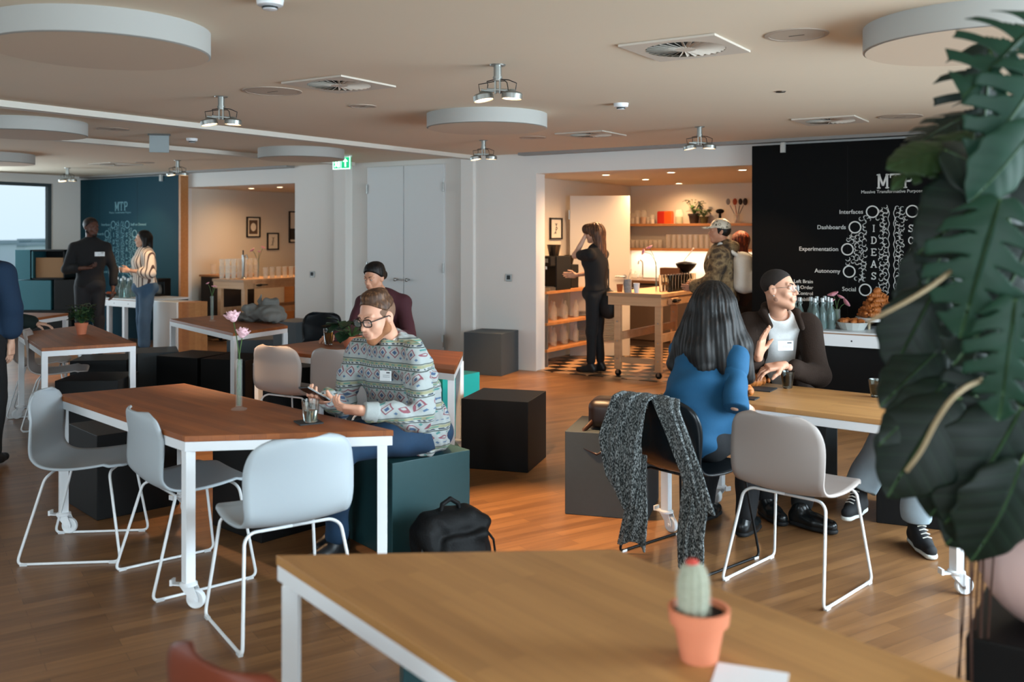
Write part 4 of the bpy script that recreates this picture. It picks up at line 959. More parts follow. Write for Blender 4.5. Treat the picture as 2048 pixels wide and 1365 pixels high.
# things on the back counter
def on_counter(px, s=KD - .4, z=.951): tt = TW(px, s); return local(tt, s, z)
t = thing('black_colander', 'black bowl with a white ladle on the back counter', 'bowl', on_counter(1372), RZ); m = MB(); m.lathe([(.001, .13), (.06, .13), (.13, .2), (.15, .24), (.12, .26), (.001, .28)], n=20, cap=False); m.lathe([(.05, 0), (.05, .13)], n=14); build('bowl', m, M_black, t, smooth=True, auto=.6)
m = MB(); m.cyl((-.05, 0, .26), (.1, 0, .44), .006); m.ball((.11, 0, .45), .015, 8); build('ladle', m, M_white_metal, t)
for px, h, l in ((1270, .12, 'small soap bottle beside the kitchen tap'), (1282, .09, 'tiny jar beside the kitchen tap'), (1262, .14, 'clear soap dispenser left of the kitchen tap')):
    m = MB(); m.lathe([(.001, 0), (.03, 0), (.03, h * .6), (.01, h * .8), (.01, h), (.001, h)], n=14, cap=False); o = build('soap_bottle', m, jarM, smooth=True, auto=.6); o.location = on_counter(px); tag(o, l, 'bottle')
t = thing('wooden_box', 'brown wooden box on the back counter behind the pink blooms', 'box', on_counter(1345), RZ); m = MB(); m.box((0, 0, .09), (.3, .2, .18)); build('box_body', m, mat('box_brown', '#5a3a28', .6), t)
# left kitchen: wall cabinet with packets, glasses, plant on the bench
tbm = (tb_l + tb_r) / 2
g3 = None; gr = 'stacked clear glasses on the left workbench'
for i in range(6):
    for j in range(2):
        for k_ in range(3):
            loc = local(tb_l + .14 + j * .13, .12 + i * .11, .93 + k_ * .10); l = 'clear glass in the stacked towers on the left workbench'
            g3 = tumbler('stacked_glass', l, 'glass', loc, .034, .042, .098, gr, m_=M_glass_far) if g3 is None else (tumbler('', l, 'glass', loc, 0, 0, 0, gr, src=g3) and g3)
g4 = None; gr = 'short glasses along the right side of the left workbench'
for i in range(8):
    loc = local(tb_r - .08, .55 + i * .13, .93); l = 'clear tumbler in the row along the right side of the left workbench'
    g4 = tumbler('short_glass', l, 'glass', loc, .036, .042, .17, gr, m_=M_glass_far) if g4 is None else (tumbler('', l, 'glass', loc, 0, 0, 0, gr, src=g4) and g4)
p = local(tb_l + .4, .3, .93); t = thing('tap_fountain', 'upright steel drinks tap on the left workbench', 'tap', p, RZ); m = MB(); m.lathe([(.05, 0), (.03, .02), (.022, .04), (.022, .36)], n=14); m.tube([(0, 0, .34), (.1, -.02, .36), (.14, -.03, .3)], .012, 8); build('column', m, M_chrome, t, smooth=True, auto=.6)
m = MB(); m.cyl((0, 0, .36), (0, 0, .43), .01); build('lever', m, M_black, t)
flower_vase('glass vase with dried pink blooms on the left workbench', local(tb_r - .1, .42, .93), .24, .016, [([(0, 0, .02), (0, 0, .25), (-.05, 0, .38), (-.08, 0, .42)], 'daisy', .045), ([(0, 0, .02), (.01, 0, .3), (.05, 0, .42), (.07, 0, .46)], 'daisy', .04), ([(0, 0, .02), (.0, .01, .28), (.01, .02, .4)], 'daisy', .03)])
t = thing('black_colander', 'black bowl with a white ladle at the right end of the left workbench', 'bowl', local(tb_r - .1, 1.62, .93), RZ); m = MB(); m.lathe([(.05, 0), (.05, .18), (.13, .22), (.14, .27), (.1, .3), (.001, .31)], n=20, cap=False); build('bowl', m, M_black, t, smooth=True, auto=.6)
m = MB(); m.cyl((-.05, 0, .3), (-.12, 0, .45), .007); build('ladle', m, M_white_metal, t)
p = W(tb_l - .55, .35); t = thing('brown_cabinet', 'dark brown low cabinet at the left edge of the left kitchen', 'cabinet', (p.x, p.y, 0), RZ); m = MB(); m.box((.2, .3, .47), (.42, .7, .94)); build('carcass', m, mat('cabinet_dark_brown', '#2a221d', .6), t); m = MB(); m.box((.2, .3, .955), (.46, .74, .03)); build('worktop', m, M_shelf, t)
for i, (x, h) in enumerate(((.1, .16), (.2, .22), (.3, .13))): m = MB(); m.lathe([(.001, 0), (.04, 0), (.045, h), (.001, h)], n=14, cap=False); o = build('glass_canister', m, M_glass_far, smooth=True, auto=.6); q = W(tb_l - .55 + x, .45 + i * .1, .97); o.location = q; tag(o, ('short', 'tall', 'smallest')[i] + ' glass canister on the dark brown cabinet', 'jar')
sX = 2.15; tX = tK + .02
p = W(tX, sX); t = thing('wooden_shelf_unit', 'orange wooden shelf unit with coloured packets in the left kitchen', 'shelf unit', (p.x, p.y, 0), RZ)
m = MB()
for z in (.02, .38, .72, 1.02): m.box((.2, .55, z), (.4, 1.1, .03))
for y in (0, .37, .73, 1.1): m.box((.2, y, .52), (.4, .03, 1.02))
m.box((.01, .55, .52), (.02, 1.1, 1.02)); build('unit_frame', m, M_shelf, t)
rr = random.Random(2); cols = ['#2f7a3a', '#b5294a', '#d9d4ca', '#2a2a30', '#c9a23a', '#7a2f8a']
pk = {}
for row, z in enumerate((.395, .735)):
    for c in range(12):
        y = .05 + c * .088 + (0.02 if c in (4, 8) else 0); 
        if any(abs(y + .03 - w) < .035 for w in (.37, .73)): continue
        col = cols[rr.randrange(6)]; loc = W(tX + .3, sX + y + .02, z); lab = 'coloured drinks packet on the %s shelf of the orange wooden unit' % ('middle', 'upper')[row]
        gr = 'coloured packets on the %s shelf of the wooden unit' % ('middle', 'upper')[row]
        if col not in pk:
            tt_ = thing('drinks_packet', lab, 'packet', loc, RZ, gr); m = MB(); m.box((0, 0, .1), (.06, .06, .2)); build('packet_body', m, mat('packet_' + str(len(pk)), col, .5), tt_); m = MB(); m.box((.031, 0, .11), (.002, .05, .07)); build('packet_print', m, M_paper, tt_); pk[col] = tt_
        else: dup(pk[col], loc, RZ, lab, group=gr)
# kitchen downlights
def downlight(px, py, label, p_):
    Y = (OPZ - H) * F / (HY - py); x = (px - CX) * Y / F
    t = thing('downlight', label, 'downlight', (x, Y, OPZ), 0, 'recessed downlights in the kitchens')
    m = MB(); m.lathe([(.045, -.004), (.06, -.003), (.062, 0)], n=20, cap=False); build('ring', m, M_white_metal, t); m = MB(); m.lathe([(.001, -.003), (.045, -.003)], n=20, cap=False); build('lens', m, mat('downlight_lens', '#fff0d8', .3, emit='#ffe2b8', estr=12), t)
    spot('downlight_beam', (x, Y, OPZ - .02), (x, Y, 0), p_, (1.0, .60, .30), 2.95, 1.0, .05)
KP = 150
for px, py, l in [(1212, 350, 'downlight at the left front of the right kitchen ceiling'), (1291, 359, 'downlight behind the first one in the right kitchen'), (1342, 345, 'middle front downlight of the right kitchen'), (1358, 367, 'farthest downlight of the right kitchen'), (1485, 340, 'rightmost downlight of the right kitchen'),
                  (503, 377, 'left downlight of the left kitchen'), (560, 374.5, 'right downlight of the left kitchen')]: downlight(px, py, l, (KP * (.35 if px == 1358 else 1)) if px > 900 else 38)
spot('downlight_beam', W(-5.0, 1.2, OPZ - .02), W(-5.0, 1.2, 0), 38, (1.0, .60, .30), 2.95, 1.0, .05)
spot('downlight_beam', W(-3.2, 2.0, OPZ - .02), W(-3.2, 2.0, 0), 38, (1.0, .60, .30), 2.95, 1.0, .05)
# ------------------------------------------------------------------ smooth solid modelling for bodies and cloth
A_ = lambda v: np.array(tuple(v), dtype=np.float32)
class Solid:
    def __init__(s): s.ops = []; s.disp = []
    def cap(s, a, b, ra, rb=None, k=.02, op='u'):
        rb = ra if rb is None else rb; a = A_(a); b = A_(b); m = max(ra, rb)
        def fn(X, Y, Z):
            d = b - a; L = float(d @ d) + 1e-9
            px, py, pz = X - a[0], Y - a[1], Z - a[2]
            t = np.clip((px * d[0] + py * d[1] + pz * d[2]) / L, 0, 1)
            return np.sqrt((px - t * d[0]) ** 2 + (py - t * d[1]) ** 2 + (pz - t * d[2]) ** 2) - (ra + (rb - ra) * t)
        s.ops.append((fn, np.minimum(a, b) - m, np.maximum(a, b) + m, k, op)); return s
    def chain(s, pts, rs, k=.02, op='u'):
        for i in range(len(pts) - 1): s.cap(pts[i], pts[i + 1], rs[i], rs[i + 1], k, op)
        return s
    def ell(s, c, r, R=None, k=.02, op='u'):
        c = A_(c); R_ = np.eye(3, dtype=np.float32) if R is None else np.array([list(x) for x in R], dtype=np.float32); m = max(r)
        def fn(X, Y, Z):
            px, py, pz = X - c[0], Y - c[1], Z - c[2]
            q = [px * R_[0][i] + py * R_[1][i] + pz * R_[2][i] for i in range(3)]
            k0 = np.sqrt((q[0] / r[0]) ** 2 + (q[1] / r[1]) ** 2 + (q[2] / r[2]) ** 2)
            k1 = np.sqrt((q[0] / r[0] ** 2) ** 2 + (q[1] / r[1] ** 2) ** 2 + (q[2] / r[2] ** 2) ** 2) + 1e-6
            return k0 * (k0 - 1) / k1
        s.ops.append((fn, c - m, c + m, k, op)); return s
    def rbox(s, c, hf, R, rad, k=.01, op='u'):
        c = A_(c); R_ = np.array([list(x) for x in R], dtype=np.float32); m = sum(hf)
        def fn(X, Y, Z):
            px, py, pz = X - c[0], Y - c[1], Z - c[2]
            q = [np.abs(px * R_[0][i] + py * R_[1][i] + pz * R_[2][i]) - (hf[i] - rad) for i in range(3)]
            return np.sqrt(sum(np.maximum(a, 0) ** 2 for a in q)) + np.minimum(np.maximum(np.maximum(q[0], q[1]), q[2]), 0) - rad
        s.ops.append((fn, c - m, c + m, k, op)); return s
    def cut(s, p, n, k=.004):
        """removes everything on the side n points to"""
        p = A_(p); n = A_(Vector(n).normalized())
        fn = lambda X, Y, Z: (X - p[0]) * n[0] + (Y - p[1]) * n[1] + (Z - p[2]) * n[2]
        s.ops.append((fn, None, None, k, 'i')); return s
    def mesh(s, h):
        us = [o for o in s.ops if o[4] == 'u']
        lo = np.min([o[1] for o in us], axis=0) - .03; hi = np.max([o[2] for o in us], axis=0) + .03
        n = np.ceil((hi - lo) / h).astype(int) + 1
        ax = [(lo[i] + np.arange(n[i]) * h).astype(np.float32) for i in range(3)]
        v = np.full(tuple(n), .5, np.float32)
        for fn, a, b, k, op in s.ops:
            if a is None: sl = tuple(slice(0, m) for m in n)
            else:
                pad = k + 3 * h
                i0 = np.clip(np.floor((a - pad - lo) / h).astype(int), 0, n - 1); i1 = np.clip(np.ceil((b + pad - lo) / h).astype(int) + 1, 1, n)
                if (i1 <= i0).any(): continue
                sl = tuple(slice(i0[i], i1[i]) for i in range(3))
            d = fn(ax[0][sl[0]][:, None, None], ax[1][sl[1]][None, :, None], ax[2][sl[2]][None, None, :])
            w = v[sl]; k = max(k, 1e-5)
            if op == 'u': hh = np.maximum(k - np.abs(w - d), 0) / k; v[sl] = np.minimum(w, d) - hh * hh * k * .25
            elif op == 's': hh = np.maximum(k - np.abs(w + d), 0) / k; v[sl] = np.maximum(w, -d) + hh * hh * k * .25
            else: hh = np.maximum(k - np.abs(w - d), 0) / k; v[sl] = np.maximum(w, d) + hh * hh * k * .25
        for fn in s.disp: v += fn(ax[0][:, None, None], ax[1][None, :, None], ax[2][None, None, :]).astype(np.float32)
        v[0] = v[-1] = .5; v[:, 0] = v[:, -1] = .5; v[:, :, 0] = v[:, :, -1] = .5
        return nets(v, lo, h)
def nets(v, lo, h):
    s = v < 0; n = np.array(v.shape) - 1
    C = [(i, j, k) for i in (0, 1) for j in (0, 1) for k in (0, 1)]
    cnt = np.zeros(tuple(n), np.int8)
    for i, j, k in C: cnt += s[i:n[0] + i, j:n[1] + j, k:n[2] + k]
    act = (cnt > 0) & (cnt < 8); ids = np.argwhere(act)
    idx = np.full(tuple(n), -1, np.int64); idx[act] = np.arange(len(ids))
    V = {c: v[ids[:, 0] + c[0], ids[:, 1] + c[1], ids[:, 2] + c[2]] for c in C}
    acc = np.zeros((len(ids), 3)); num = np.zeros(len(ids))
    for a in C:
        for d in range(3):
            if a[d]: continue
            b = list(a); b[d] = 1; b = tuple(b); va, vb = V[a], V[b]; m = (va < 0) != (vb < 0)
            t = va[m] / (va[m] - vb[m]); p = np.tile(np.array(a, float), (m.sum(), 1)); p[:, d] += t
            acc[m] += p; num[m] += 1
    P = (ids + acc / num[:, None]) * h + lo
    Q = []
    for d in range(3):
        e = [1, 1, 1]; e[d] = 0; sl0 = [slice(1, None)] * 3; 
        a = [slice(1, -1)] * 3; b = [slice(1, -1)] * 3; a[d] = slice(0, -1); b[d] = slice(1, None)
        sa, sb = s[tuple(a)], s[tuple(b)]; m = sa != sb; w = np.argwhere(m)
        if not len(w): continue
        off = np.array([1, 1, 1]); off[d] = 0; g = w + off; u1, u2 = [(1, 2), (2, 0), (0, 1)][d]
        q = []
        for x, y in ((0, 0), (1, 0), (1, 1), (0, 1)):
            c = g.copy(); c[:, u1] -= x; c[:, u2] -= y; q.append(idx[c[:, 0], c[:, 1], c[:, 2]])
        q = np.stack(q, 1); fl = sb[m]; q[fl] = q[fl][:, ::-1]; q = q[:, ::-1] if False else q
        Q.append(q[(q >= 0).all(1)])
    return P, np.concatenate(Q)
def smooth_obj(name, meshes, m, parent, iters=2, origin=None):
    """meshes: list of (verts, quads); joined into ONE mesh object"""
    o0 = np.zeros(3); a_ = parent
    while a_ is not None: o0 = o0 + np.array(tuple(a_.location)); a_ = a_.parent
    Vs = []; Qs = []; o = 0
    for P, Q in meshes:
        for _ in range(iters):     # light laplacian
            acc = np.zeros_like(P); num = np.zeros(len(P))
            for k in range(4):
                a, b = Q[:, k], Q[:, (k + 1) % 4]
                for x, y in ((a, b), (b, a)):
                    np.add.at(acc, x, P[y]) if len(P) < 3000 else None
                    if len(P) >= 3000:
                        for d in range(3): acc[:, d] += np.bincount(x, weights=P[y, d], minlength=len(P))
                    num += np.bincount(x, minlength=len(P))
            P = P * .5 + .5 * acc / np.maximum(num, 1)[:, None]
        Vs.append(P - o0); Qs.append(Q + o); o += len(P)
    V = np.concatenate(Vs); Q = np.concatenate(Qs); me = bpy.data.meshes.new(name)
    me.vertices.add(len(V)); me.vertices.foreach_set('co', V.astype(np.float32).ravel())
    me.loops.add(Q.size); me.loops.foreach_set('vertex_index', Q.astype(np.int32).ravel())
    me.polygons.add(len(Q)); me.polygons.foreach_set('loop_start', np.arange(0, Q.size, 4, dtype=np.int32)); me.polygons.foreach_set('loop_total', np.full(len(Q), 4, np.int32))
    me.polygons.foreach_set('use_smooth', np.ones(len(Q), bool)); me.update(calc_edges=True); me.validate()
    ob = bpy.data.objects.new(name, me); COL.objects.link(ob); me.materials.append(m)
    if parent is not None: ob.parent = parent
    return ob
def folds(amp, freq, seed, dirv=None):
    r = random.Random(seed); W_ = []
    for i in range(5):
        d = Vector((r.uniform(-1, 1), r.uniform(-1, 1), r.uniform(-1, 1))).normalized()
        if dirv is not None: d = (d + Vector(dirv) * 1.5).normalized()
        W_.append((d * freq * r.uniform(.6, 1.5), r.uniform(0, 6.28), r.uniform(.4, 1)))
    def fn(X, Y, Z):
        o = 0; q = .9 * np.sin(X * freq * .4 + 1.3 * seed) + .9 * np.sin(Z * freq * .45 + Y * freq * .2)
        for d, p, a in W_: o = o + a * np.sin(X * d.x + Y * d.y + Z * d.z + p + q)
        return o * amp * .4
    return fn

# ------------------------------------------------------------------ people
def frame(fwd, up=(0, 0, 1)):
    u = Vector(up).normalized(); f = Vector(fwd); f = (f - u * f.dot(u)).normalized(); r = f.cross(u)
    return Matrix((r, f, u)).transposed()      # columns: right, forward, up
def head_solid(c, R, neck, sc=1.0, female=False, lid=0.0):
    b = Solid(); P = lambda x, y, z: Vector(c) + R @ (Vector((x, y, z)) * sc); q = sc
    b.ell(P(0, -.012, .038), (.074 * q, .095 * q, .082 * q), R)
    b.ell(P(0, .022, -.02), (.06 * q, .07 * q, .078 * q), R, k=.03)
    j = .9 if female else 1.0
    b.cap(P(-.05, .0, -.055), P(0, .066, -.094), .022 * q * j, .02 * q * j, .03); b.cap(P(.05, .0, -.055), P(0, .066, -.094), .022 * q * j, .02 * q * j, .03)
    b.ell(P(0, .07, -.092), (.02 * q * j, .017 * q, .016 * q), R, k=.02)
    b.cap(P(-.04, .062, -.022), P(-.03, .068, -.03), .018 * q, k=.02); b.cap(P(.04, .062, -.022), P(.03, .068, -.03), .018 * q, k=.02)
    b.cap(P(-.042, .074, .034), P(-.012, .088, .03), .0085 * q, k=.012); b.cap(P(.042, .074, .034), P(.012, .088, .03), .0085 * q, k=.012)
    for sx in (-1, 1): b.ell(P(sx * .032, .094, .01), (.015 * q, .012 * q, .011 * q), R, k=.012, op='s')
    for sx in (-1, 1): b.ell(P(sx * .031, .078, .0125), (.0165 * q, .0135 * q, .0115 * q), R, k=.004)
    if lid:
        for sx in (-1, 1): b.ell(P(sx * .031, .0845, .0125 + .0075 * (1.6 - lid)), (.0155 * q, .0125 * q, .0095 * q), R, k=.002)
    b.cap(P(0, .088, .018), P(0, .112, -.022), .0065 * q, .0105 * q, .012); b.cap(P(-.012, .098, -.026), P(.012, .098, -.026), .0085 * q, k=.01)
    b.ell(P(0, .092, -.055), (.03 * q, .012 * q, .02 * q), R, k=.015)
    b.ell(P(0, .099, -.0515), (.021 * q, .007 * q, .0045 * q), R, k=.004); b.ell(P(0, .098, -.0605), (.018 * q, .0075 * q, .005 * q), R, k=.004)
    for sx in (-1, 1):
        E = R @ Matrix.Rotation(.2, 3, 'X') @ Matrix.Rotation(sx * .35, 3, 'Z')
        b.ell(P(sx * .078, -.008, -.002), (.008 * q, .02 * q, .031 * q), E, k=.008); b.ell(P(sx * .087, -.002, .0), (.006 * q, .009 * q, .016 * q), E, k=.004, op='s')
    b.cap(neck, P(0, -.022, -.05), .054 * q * (.85 if female else 1), .052 * q * (.85 if female else 1), .03)
    return b
def hand_solid(b, w, f, n, side, curl=(.3, .5, .4), q=1.0, thumb=.5, spread=.06):
    """w wrist, f finger direction, n palm normal, side=+1/-1 thumb side"""
    f = Vector(f).normalized(); n = Vector(n); n = (n - f * n.dot(f)).normalized(); s_ = n.cross(f) * side; w = Vector(w)
    R = Matrix((s_, f, n)).transposed()
    b.rbox(w + f * .052 * q, (.038 * q, .048 * q, .0135 * q), R, .012 * q, k=.012)
    b.cap(w - f * .01, w + f * .03 * q, .025 * q, .022 * q, .02)
    for i, (o, L, r) in enumerate(((.028, .95, .0088), (.0095, 1.07, .0088), (-.009, 1.0, .0083), (-.0265, .8, .0074))):
        p = w + f * (.092 - abs(i - 1) * .004) * q + s_ * o * q; d = (f + s_ * spread * (1.2 - i * .8)).normalized(); pts = [p - d * .01]; a = 0
        for sg, (l, cu) in enumerate(zip((.042, .026, .022), curl)):
            a += cu * (1 + .12 * i); dd = d * math.cos(a) + n * math.sin(a); p = p + dd * l * L * q; pts.append(p)
        b.chain(pts, [r * q, r * .97 * q, r * .9 * q, r * .75 * q], .004)
    p = w + f * .026 * q + s_ * .026 * q + n * .004; d1 = (s_ * .75 + f * .6 + n * .35 * thumb * 2).normalized(); d2 = (f * .9 + s_ * .25 + n * .45 * thumb * 2).normalized()
    b.chain([p, p + d1 * .038 * q, p + d1 * .038 * q + d2 * .03 * q, p + d1 * .038 * q + d2 * .05 * q + n * .006], [.0145 * q, .011 * q, .0095 * q, .0075 * q], .008)
def torso(b, J, e=0.0, female=False, k=.05, belly=0.0, upto=1.0):
    pel, nk = Vector(J['pelvis']), Vector(J['neck']); rs, ls = Vector(J['rsh']), Vector(J['lsh']); up = (nk - pel); L = up.length
    rt = (rs - ls); fw = up.cross(rt).normalized()   # right x ... forward
    rt = fw.cross(up).normalized(); R = Matrix((rt, fw, up.normalized())).transposed(); wd = rt.length
    sw = (rs - ls).length / .38; g = .9 if female else 1.0
    b.ell(pel + up * .02, (.165 * g * sw + e, .118 + e, .12 + e), R, k=k)
    if e > .008: b.ell(pel + up * .5 + fw * .006, (.148 * g * sw + e, .102 + e, .2 + e), R, k=k)
    b.ell(pel + up * .36 + fw * (.01 + belly), (.138 * g * sw + e, .098 + belly + e, .17 + e), R, k=k)
    b.ell(pel + up * .70 + fw * .008, (.158 * g * sw + e, .108 + e, .17 + e), R, k=k)
    if female: b.ell(pel + up * .68 + fw * .085 + rt * .07, (.06 + e * .5,) * 3, R, k=.05); b.ell(pel + up * .68 + fw * .085 - rt * .07, (.06 + e * .5,) * 3, R, k=.05)
    b.cap(rs, nk - up.normalized() * .035, .042 + e, .05 + e, k); b.cap(ls, nk - up.normalized() * .035, .042 + e, .05 + e, k)
    return R, fw, rt, up.normalized()
def arm(b, J, sd, e=0.0, to=1.0, k=.03, cuff=0):
    sh, el, wr = Vector(J[sd + 'sh']), Vector(J[sd + 'el']), Vector(J[sd + 'wr'])
    if to <= 1: b.cap(sh, sh.lerp(el, to), .046 + e, .04 + e, k)
    else:
        b.cap(sh, el, .046 + e, .038 + e, k); w2 = el.lerp(wr, to - 1); b.cap(el, w2, .04 + e, .04 + e + (.027 - .04) * (to - 1), .025)
def leg(b, J, sd, e=0.0, to=2.0, k=.04, wide=0.0):
    h, kn, an = Vector(J[sd + 'hip']), Vector(J[sd + 'kn']), Vector(J[sd + 'an'])
    if to <= 1: b.cap(h, h.lerp(kn, to), .082 + e, .06 + e, k); return
    b.cap(h, kn, .082 + e, .055 + e, k); b.cap(kn, kn.lerp(an, to - 1), .055 + e, .042 + e + wide, .03)
    if not e: b.cap(kn.lerp(an, .2), kn.lerp(an, .45), .054, .048, .03)
def shoe(name, an, toe, m, parent, sole=None, h=.006, q=1.0):
    an, toe = Vector(an), Vector(toe); d = (toe - an); heel = an - Vector((d.x, d.y, 0)).normalized() * .03 + Vector((0, 0, toe.z - an.z)) * .9
    b = Solid(); heel.z = min(an.z - .045, heel.z) if toe.z < an.z else heel.z
    b.cap(heel, heel.lerp(toe, .6), .036 * q, .04 * q, .02); b.cap(heel.lerp(toe, .6), toe, .04 * q, .03 * q, .02); b.cap(heel + Vector((0, 0, .02)), an + Vector((0, 0, .02)), .036 * q, .038 * q, .02); b.cap(an, heel.lerp(toe, .5), .034, .035, .03)
    up = Vector((0, 0, 1)); dn = (toe - heel).normalized(); nrm = (up - dn * up.dot(dn)).normalized()
    b.cut(heel - nrm * .03, -nrm); o = smooth_obj(name, [b.mesh(h)], m, parent, 1)
    if sole:
        b = Solid(); b.cap(heel - nrm * .022, heel.lerp(toe, .6) - nrm * .022, .038 * q, .043 * q, .01); b.cap(heel.lerp(toe, .6) - nrm * .022, toe - nrm * .022, .043 * q, .033 * q, .01)
        b.cut(heel - nrm * .036, -nrm); b.cut(heel - nrm * .014, nrm); smooth_obj('sole', [b.mesh(.005)], sole, o, 1)
    return o
def eyes(c, R, parent, sc=1.0, iris='#3b2a1c', lid=.0):
    for sx in (-1, 1):
        p = Vector(c) + R @ (Vector((sx * .031, .0815, .0115)) * sc) - parent.location
        m = MB(); m.ball(p, .0115 * sc, 14); e = build('eyeball', m, mat('eye_white', '#d8d4cc', .2), parent, smooth=True)
        m = MB(); m.ball(p + R @ Vector((0, .0085, -.002 - lid)) * sc, (.0042, .0042, .0042), 10); build('iris', m, mat('iris_' + iris[1:4], iris, .15), e, smooth=True)
def brows(c, R, parent, m_, sc=1.0, th=.0032):
    for sx in (-1, 1):
        pts = [Vector(c) + R @ (Vector((sx * x, y, z)) * sc) - parent.location for x, y, z in ((.014, .096, .031), (.03, .09, .036), (.046, .077, .032))]
        m = MB(); m.tube(pts, lambda t: th * (1 - .5 * t), 8); build('eyebrow', m, m_, parent, smooth=True)
def lips(c, R, parent, m_, sc=1.0, open_=0):
    b = Solid(); P = lambda x, y, z: Vector(c) + R @ (Vector((x, y, z)) * sc)
    b.ell(P(0, .1, -.0512 + open_), (.0205 * sc, .0068 * sc, .0042 * sc), R, k=.002); b.ell(P(0, .099, -.0608), (.0175 * sc, .0072 * sc, .0048 * sc), R, k=.002)
    smooth_obj('lips', [b.mesh(.0018)], m_, parent, 1)
def hair_cap(b, c, R, sc=1.0, vol=.0, line=.004, side=1.0):
    P = lambda x, y, z: Vector(c) + R @ (Vector((x, y, z)) * sc)
    b.ell(P(0, -.014, .042), ((.079 + vol) * sc, (.1 + vol) * sc, (.086 + vol) * sc), R)
    nrm = R @ Vector((0, .68, -.73)); b.cut(P(0, .075, .073) + R @ Vector((0, line, 0)), nrm, .006)
def strands(c, amp=.0025, freq=55, axis=(0, 0, 1)):
    def fn(X, Y, Z):
        a = np.arctan2(Y - c[1], X - c[0]); return amp * (np.sin(a * freq + Z * 14) * .6 + np.sin(a * freq * .43 + Z * 23 + 1) * .6)
    return fn
def skin(name, col, **k): return mat(name, col, .52, vary=.05, vscale=25, bump=.03, bscale=350, **k)
def hairmat(name, col, hi=None):
    if name in MATS: return MATS[name]
    n = NB(name); v = n.coord('Object'); mp = n.new('ShaderNodeMapping'); mp.inputs['Scale'].default_value = (90, 90, 7); n.nt.links.new(v, mp.inputs[0])
    g = n.noise(mp.outputs[0], 1.0, 3); c = lin(col); h = lin(hi) if hi else tuple(min(1, x * 2.2) for x in c[:3]) + (1,)
    n.nt.links.new(n.ramp(g, [(.35, tuple(x * .55 for x in c[:3]) + (1,)), (.55, c), (.75, h)]), n.b.inputs['Base Color']); n.b.inputs['Roughness'].default_value = .55; n.b.inputs['Specular IOR Level'].default_value = .3
    n.bump(g, .5, .004); return n.m
def cloth(name, col, rough=.85, vary=.08, vs=60, bump=.15, bs=250, **k): return mat(name, col, rough, vary=vary, vscale=vs, bump=bump, bscale=bs, **k)
def person(label, loc): return thing('person', label, 'person', (loc[0], loc[1], 0))
def body_mesh(t, J, R, hc, m_skin, sc=1.0, female=False, hh=.0045, hb=.014, hands=(), arms_to=2.0, legs=True, hand_h=.0035, lid=.6):
    hd = head_solid(hc, R, J['neck'], sc, female, lid); ms = [hd.mesh(hh)]
    b = Solid(); torso(b, J, -.012, female)
    for sd in 'rl': arm(b, J, sd, -.004, 2.0)
    if legs:
        for sd in 'rl': leg(b, J, sd, -.006)
    b.cap(Vector(J['neck']), Vector(J['neck']).lerp(Vector(hc), .35), .05, .048, .03); ms.append(b.mesh(hb))
    for h_ in hands: hs = Solid(); h_(hs); ms.append(hs.mesh(hand_h))
    return smooth_obj('body', ms, m_skin, t, 1)

# ---- the man in the patterned sweater
def sweater_mat():
    n = NB('sweater_pattern'); v = n.coord('Object'); X, Y, Z = n.xyz(v)[0:3]
    u = n.op('ADD', n.op('MULTIPLY', X, .8), n.op('MULTIPLY', Y, -.6)); wv = n.noise(v, 5, 2)
    z = n.op('ADD', n.op('MULTIPLY', n.op('ADD', Z, n.op('MULTIPLY', wv, .02)), 1 / .112), 0)
    fz = n.op('FRACT', z); fu = n.op('FRACT', n.op('MULTIPLY', u, 1 / .056))
    def band(a, b): return n.op('MULTIPLY', n.op('GREATER_THAN', fz, a), n.op('LESS_THAN', fz, b))
    dia = n.op('ADD', n.op('ABSOLUTE', n.op('SUBTRACT', fu, .5)), n.op('MULTIPLY', n.op('ABSOLUTE', n.op('SUBTRACT', fz, .32)), 1.7))
    base = lin('#999f9e')
    c = n.mix(n.op('LESS_THAN', n.op('ABSOLUTE', n.op('SUBTRACT', dia, .36)), .05), base, lin('#7a4650'))
    c = n.mix(n.op('LESS_THAN', dia, .17), c, lin('#3d5270'))
    fu2 = n.op('FRACT', n.op('ADD', n.op('MULTIPLY', u, 1 / .056), .5)); dia2 = n.op('ADD', n.op('ABSOLUTE', n.op('SUBTRACT', fu2, .5)), n.op('MULTIPLY', n.op('ABSOLUTE', n.op('SUBTRACT', fz, .10)), 2.0))
    c = n.mix(n.op('LESS_THAN', dia2, .13), c, lin('#48607c')); dia3 = n.op('ADD', n.op('ABSOLUTE', n.op('SUBTRACT', fu2, .5)), n.op('MULTIPLY', n.op('ABSOLUTE', n.op('SUBTRACT', fz, .53)), 2.0))
    c = n.mix(n.op('LESS_THAN', dia3, .13), c, lin('#4a7d7a'))
    c = n.mix(band(.60, .645), c, lin('#3b4340')); c = n.mix(band(.655, .72), c, lin('#a0a6a5'))
    st = n.op('GREATER_THAN', n.op('FRACT', n.op('ADD', n.op('MULTIPLY', u, 55), n.op('MULTIPLY', fz, 5))), .5)
    c = n.mix(n.op('MULTIPLY', band(.665, .725), st), c, lin('#2f3a4a'))
    c = n.mix(band(.74, .86), c, lin('#8d8c70')); c = n.mix(n.op('MULTIPLY', band(.775, .825), n.op('GREATER_THAN', n.op('FRACT', n.op('MULTIPLY', u, 28)), .45)), c, lin('#4f8078'))
    c = n.mix(band(.875, .92), c, lin('#46504d'))
    n.nt.links.new(c, n.b.inputs['Base Color']); n.b.inputs['Roughness'].default_value = .9
    n.bump(n.noise(v, 260, 2), .25, .003); return n.m
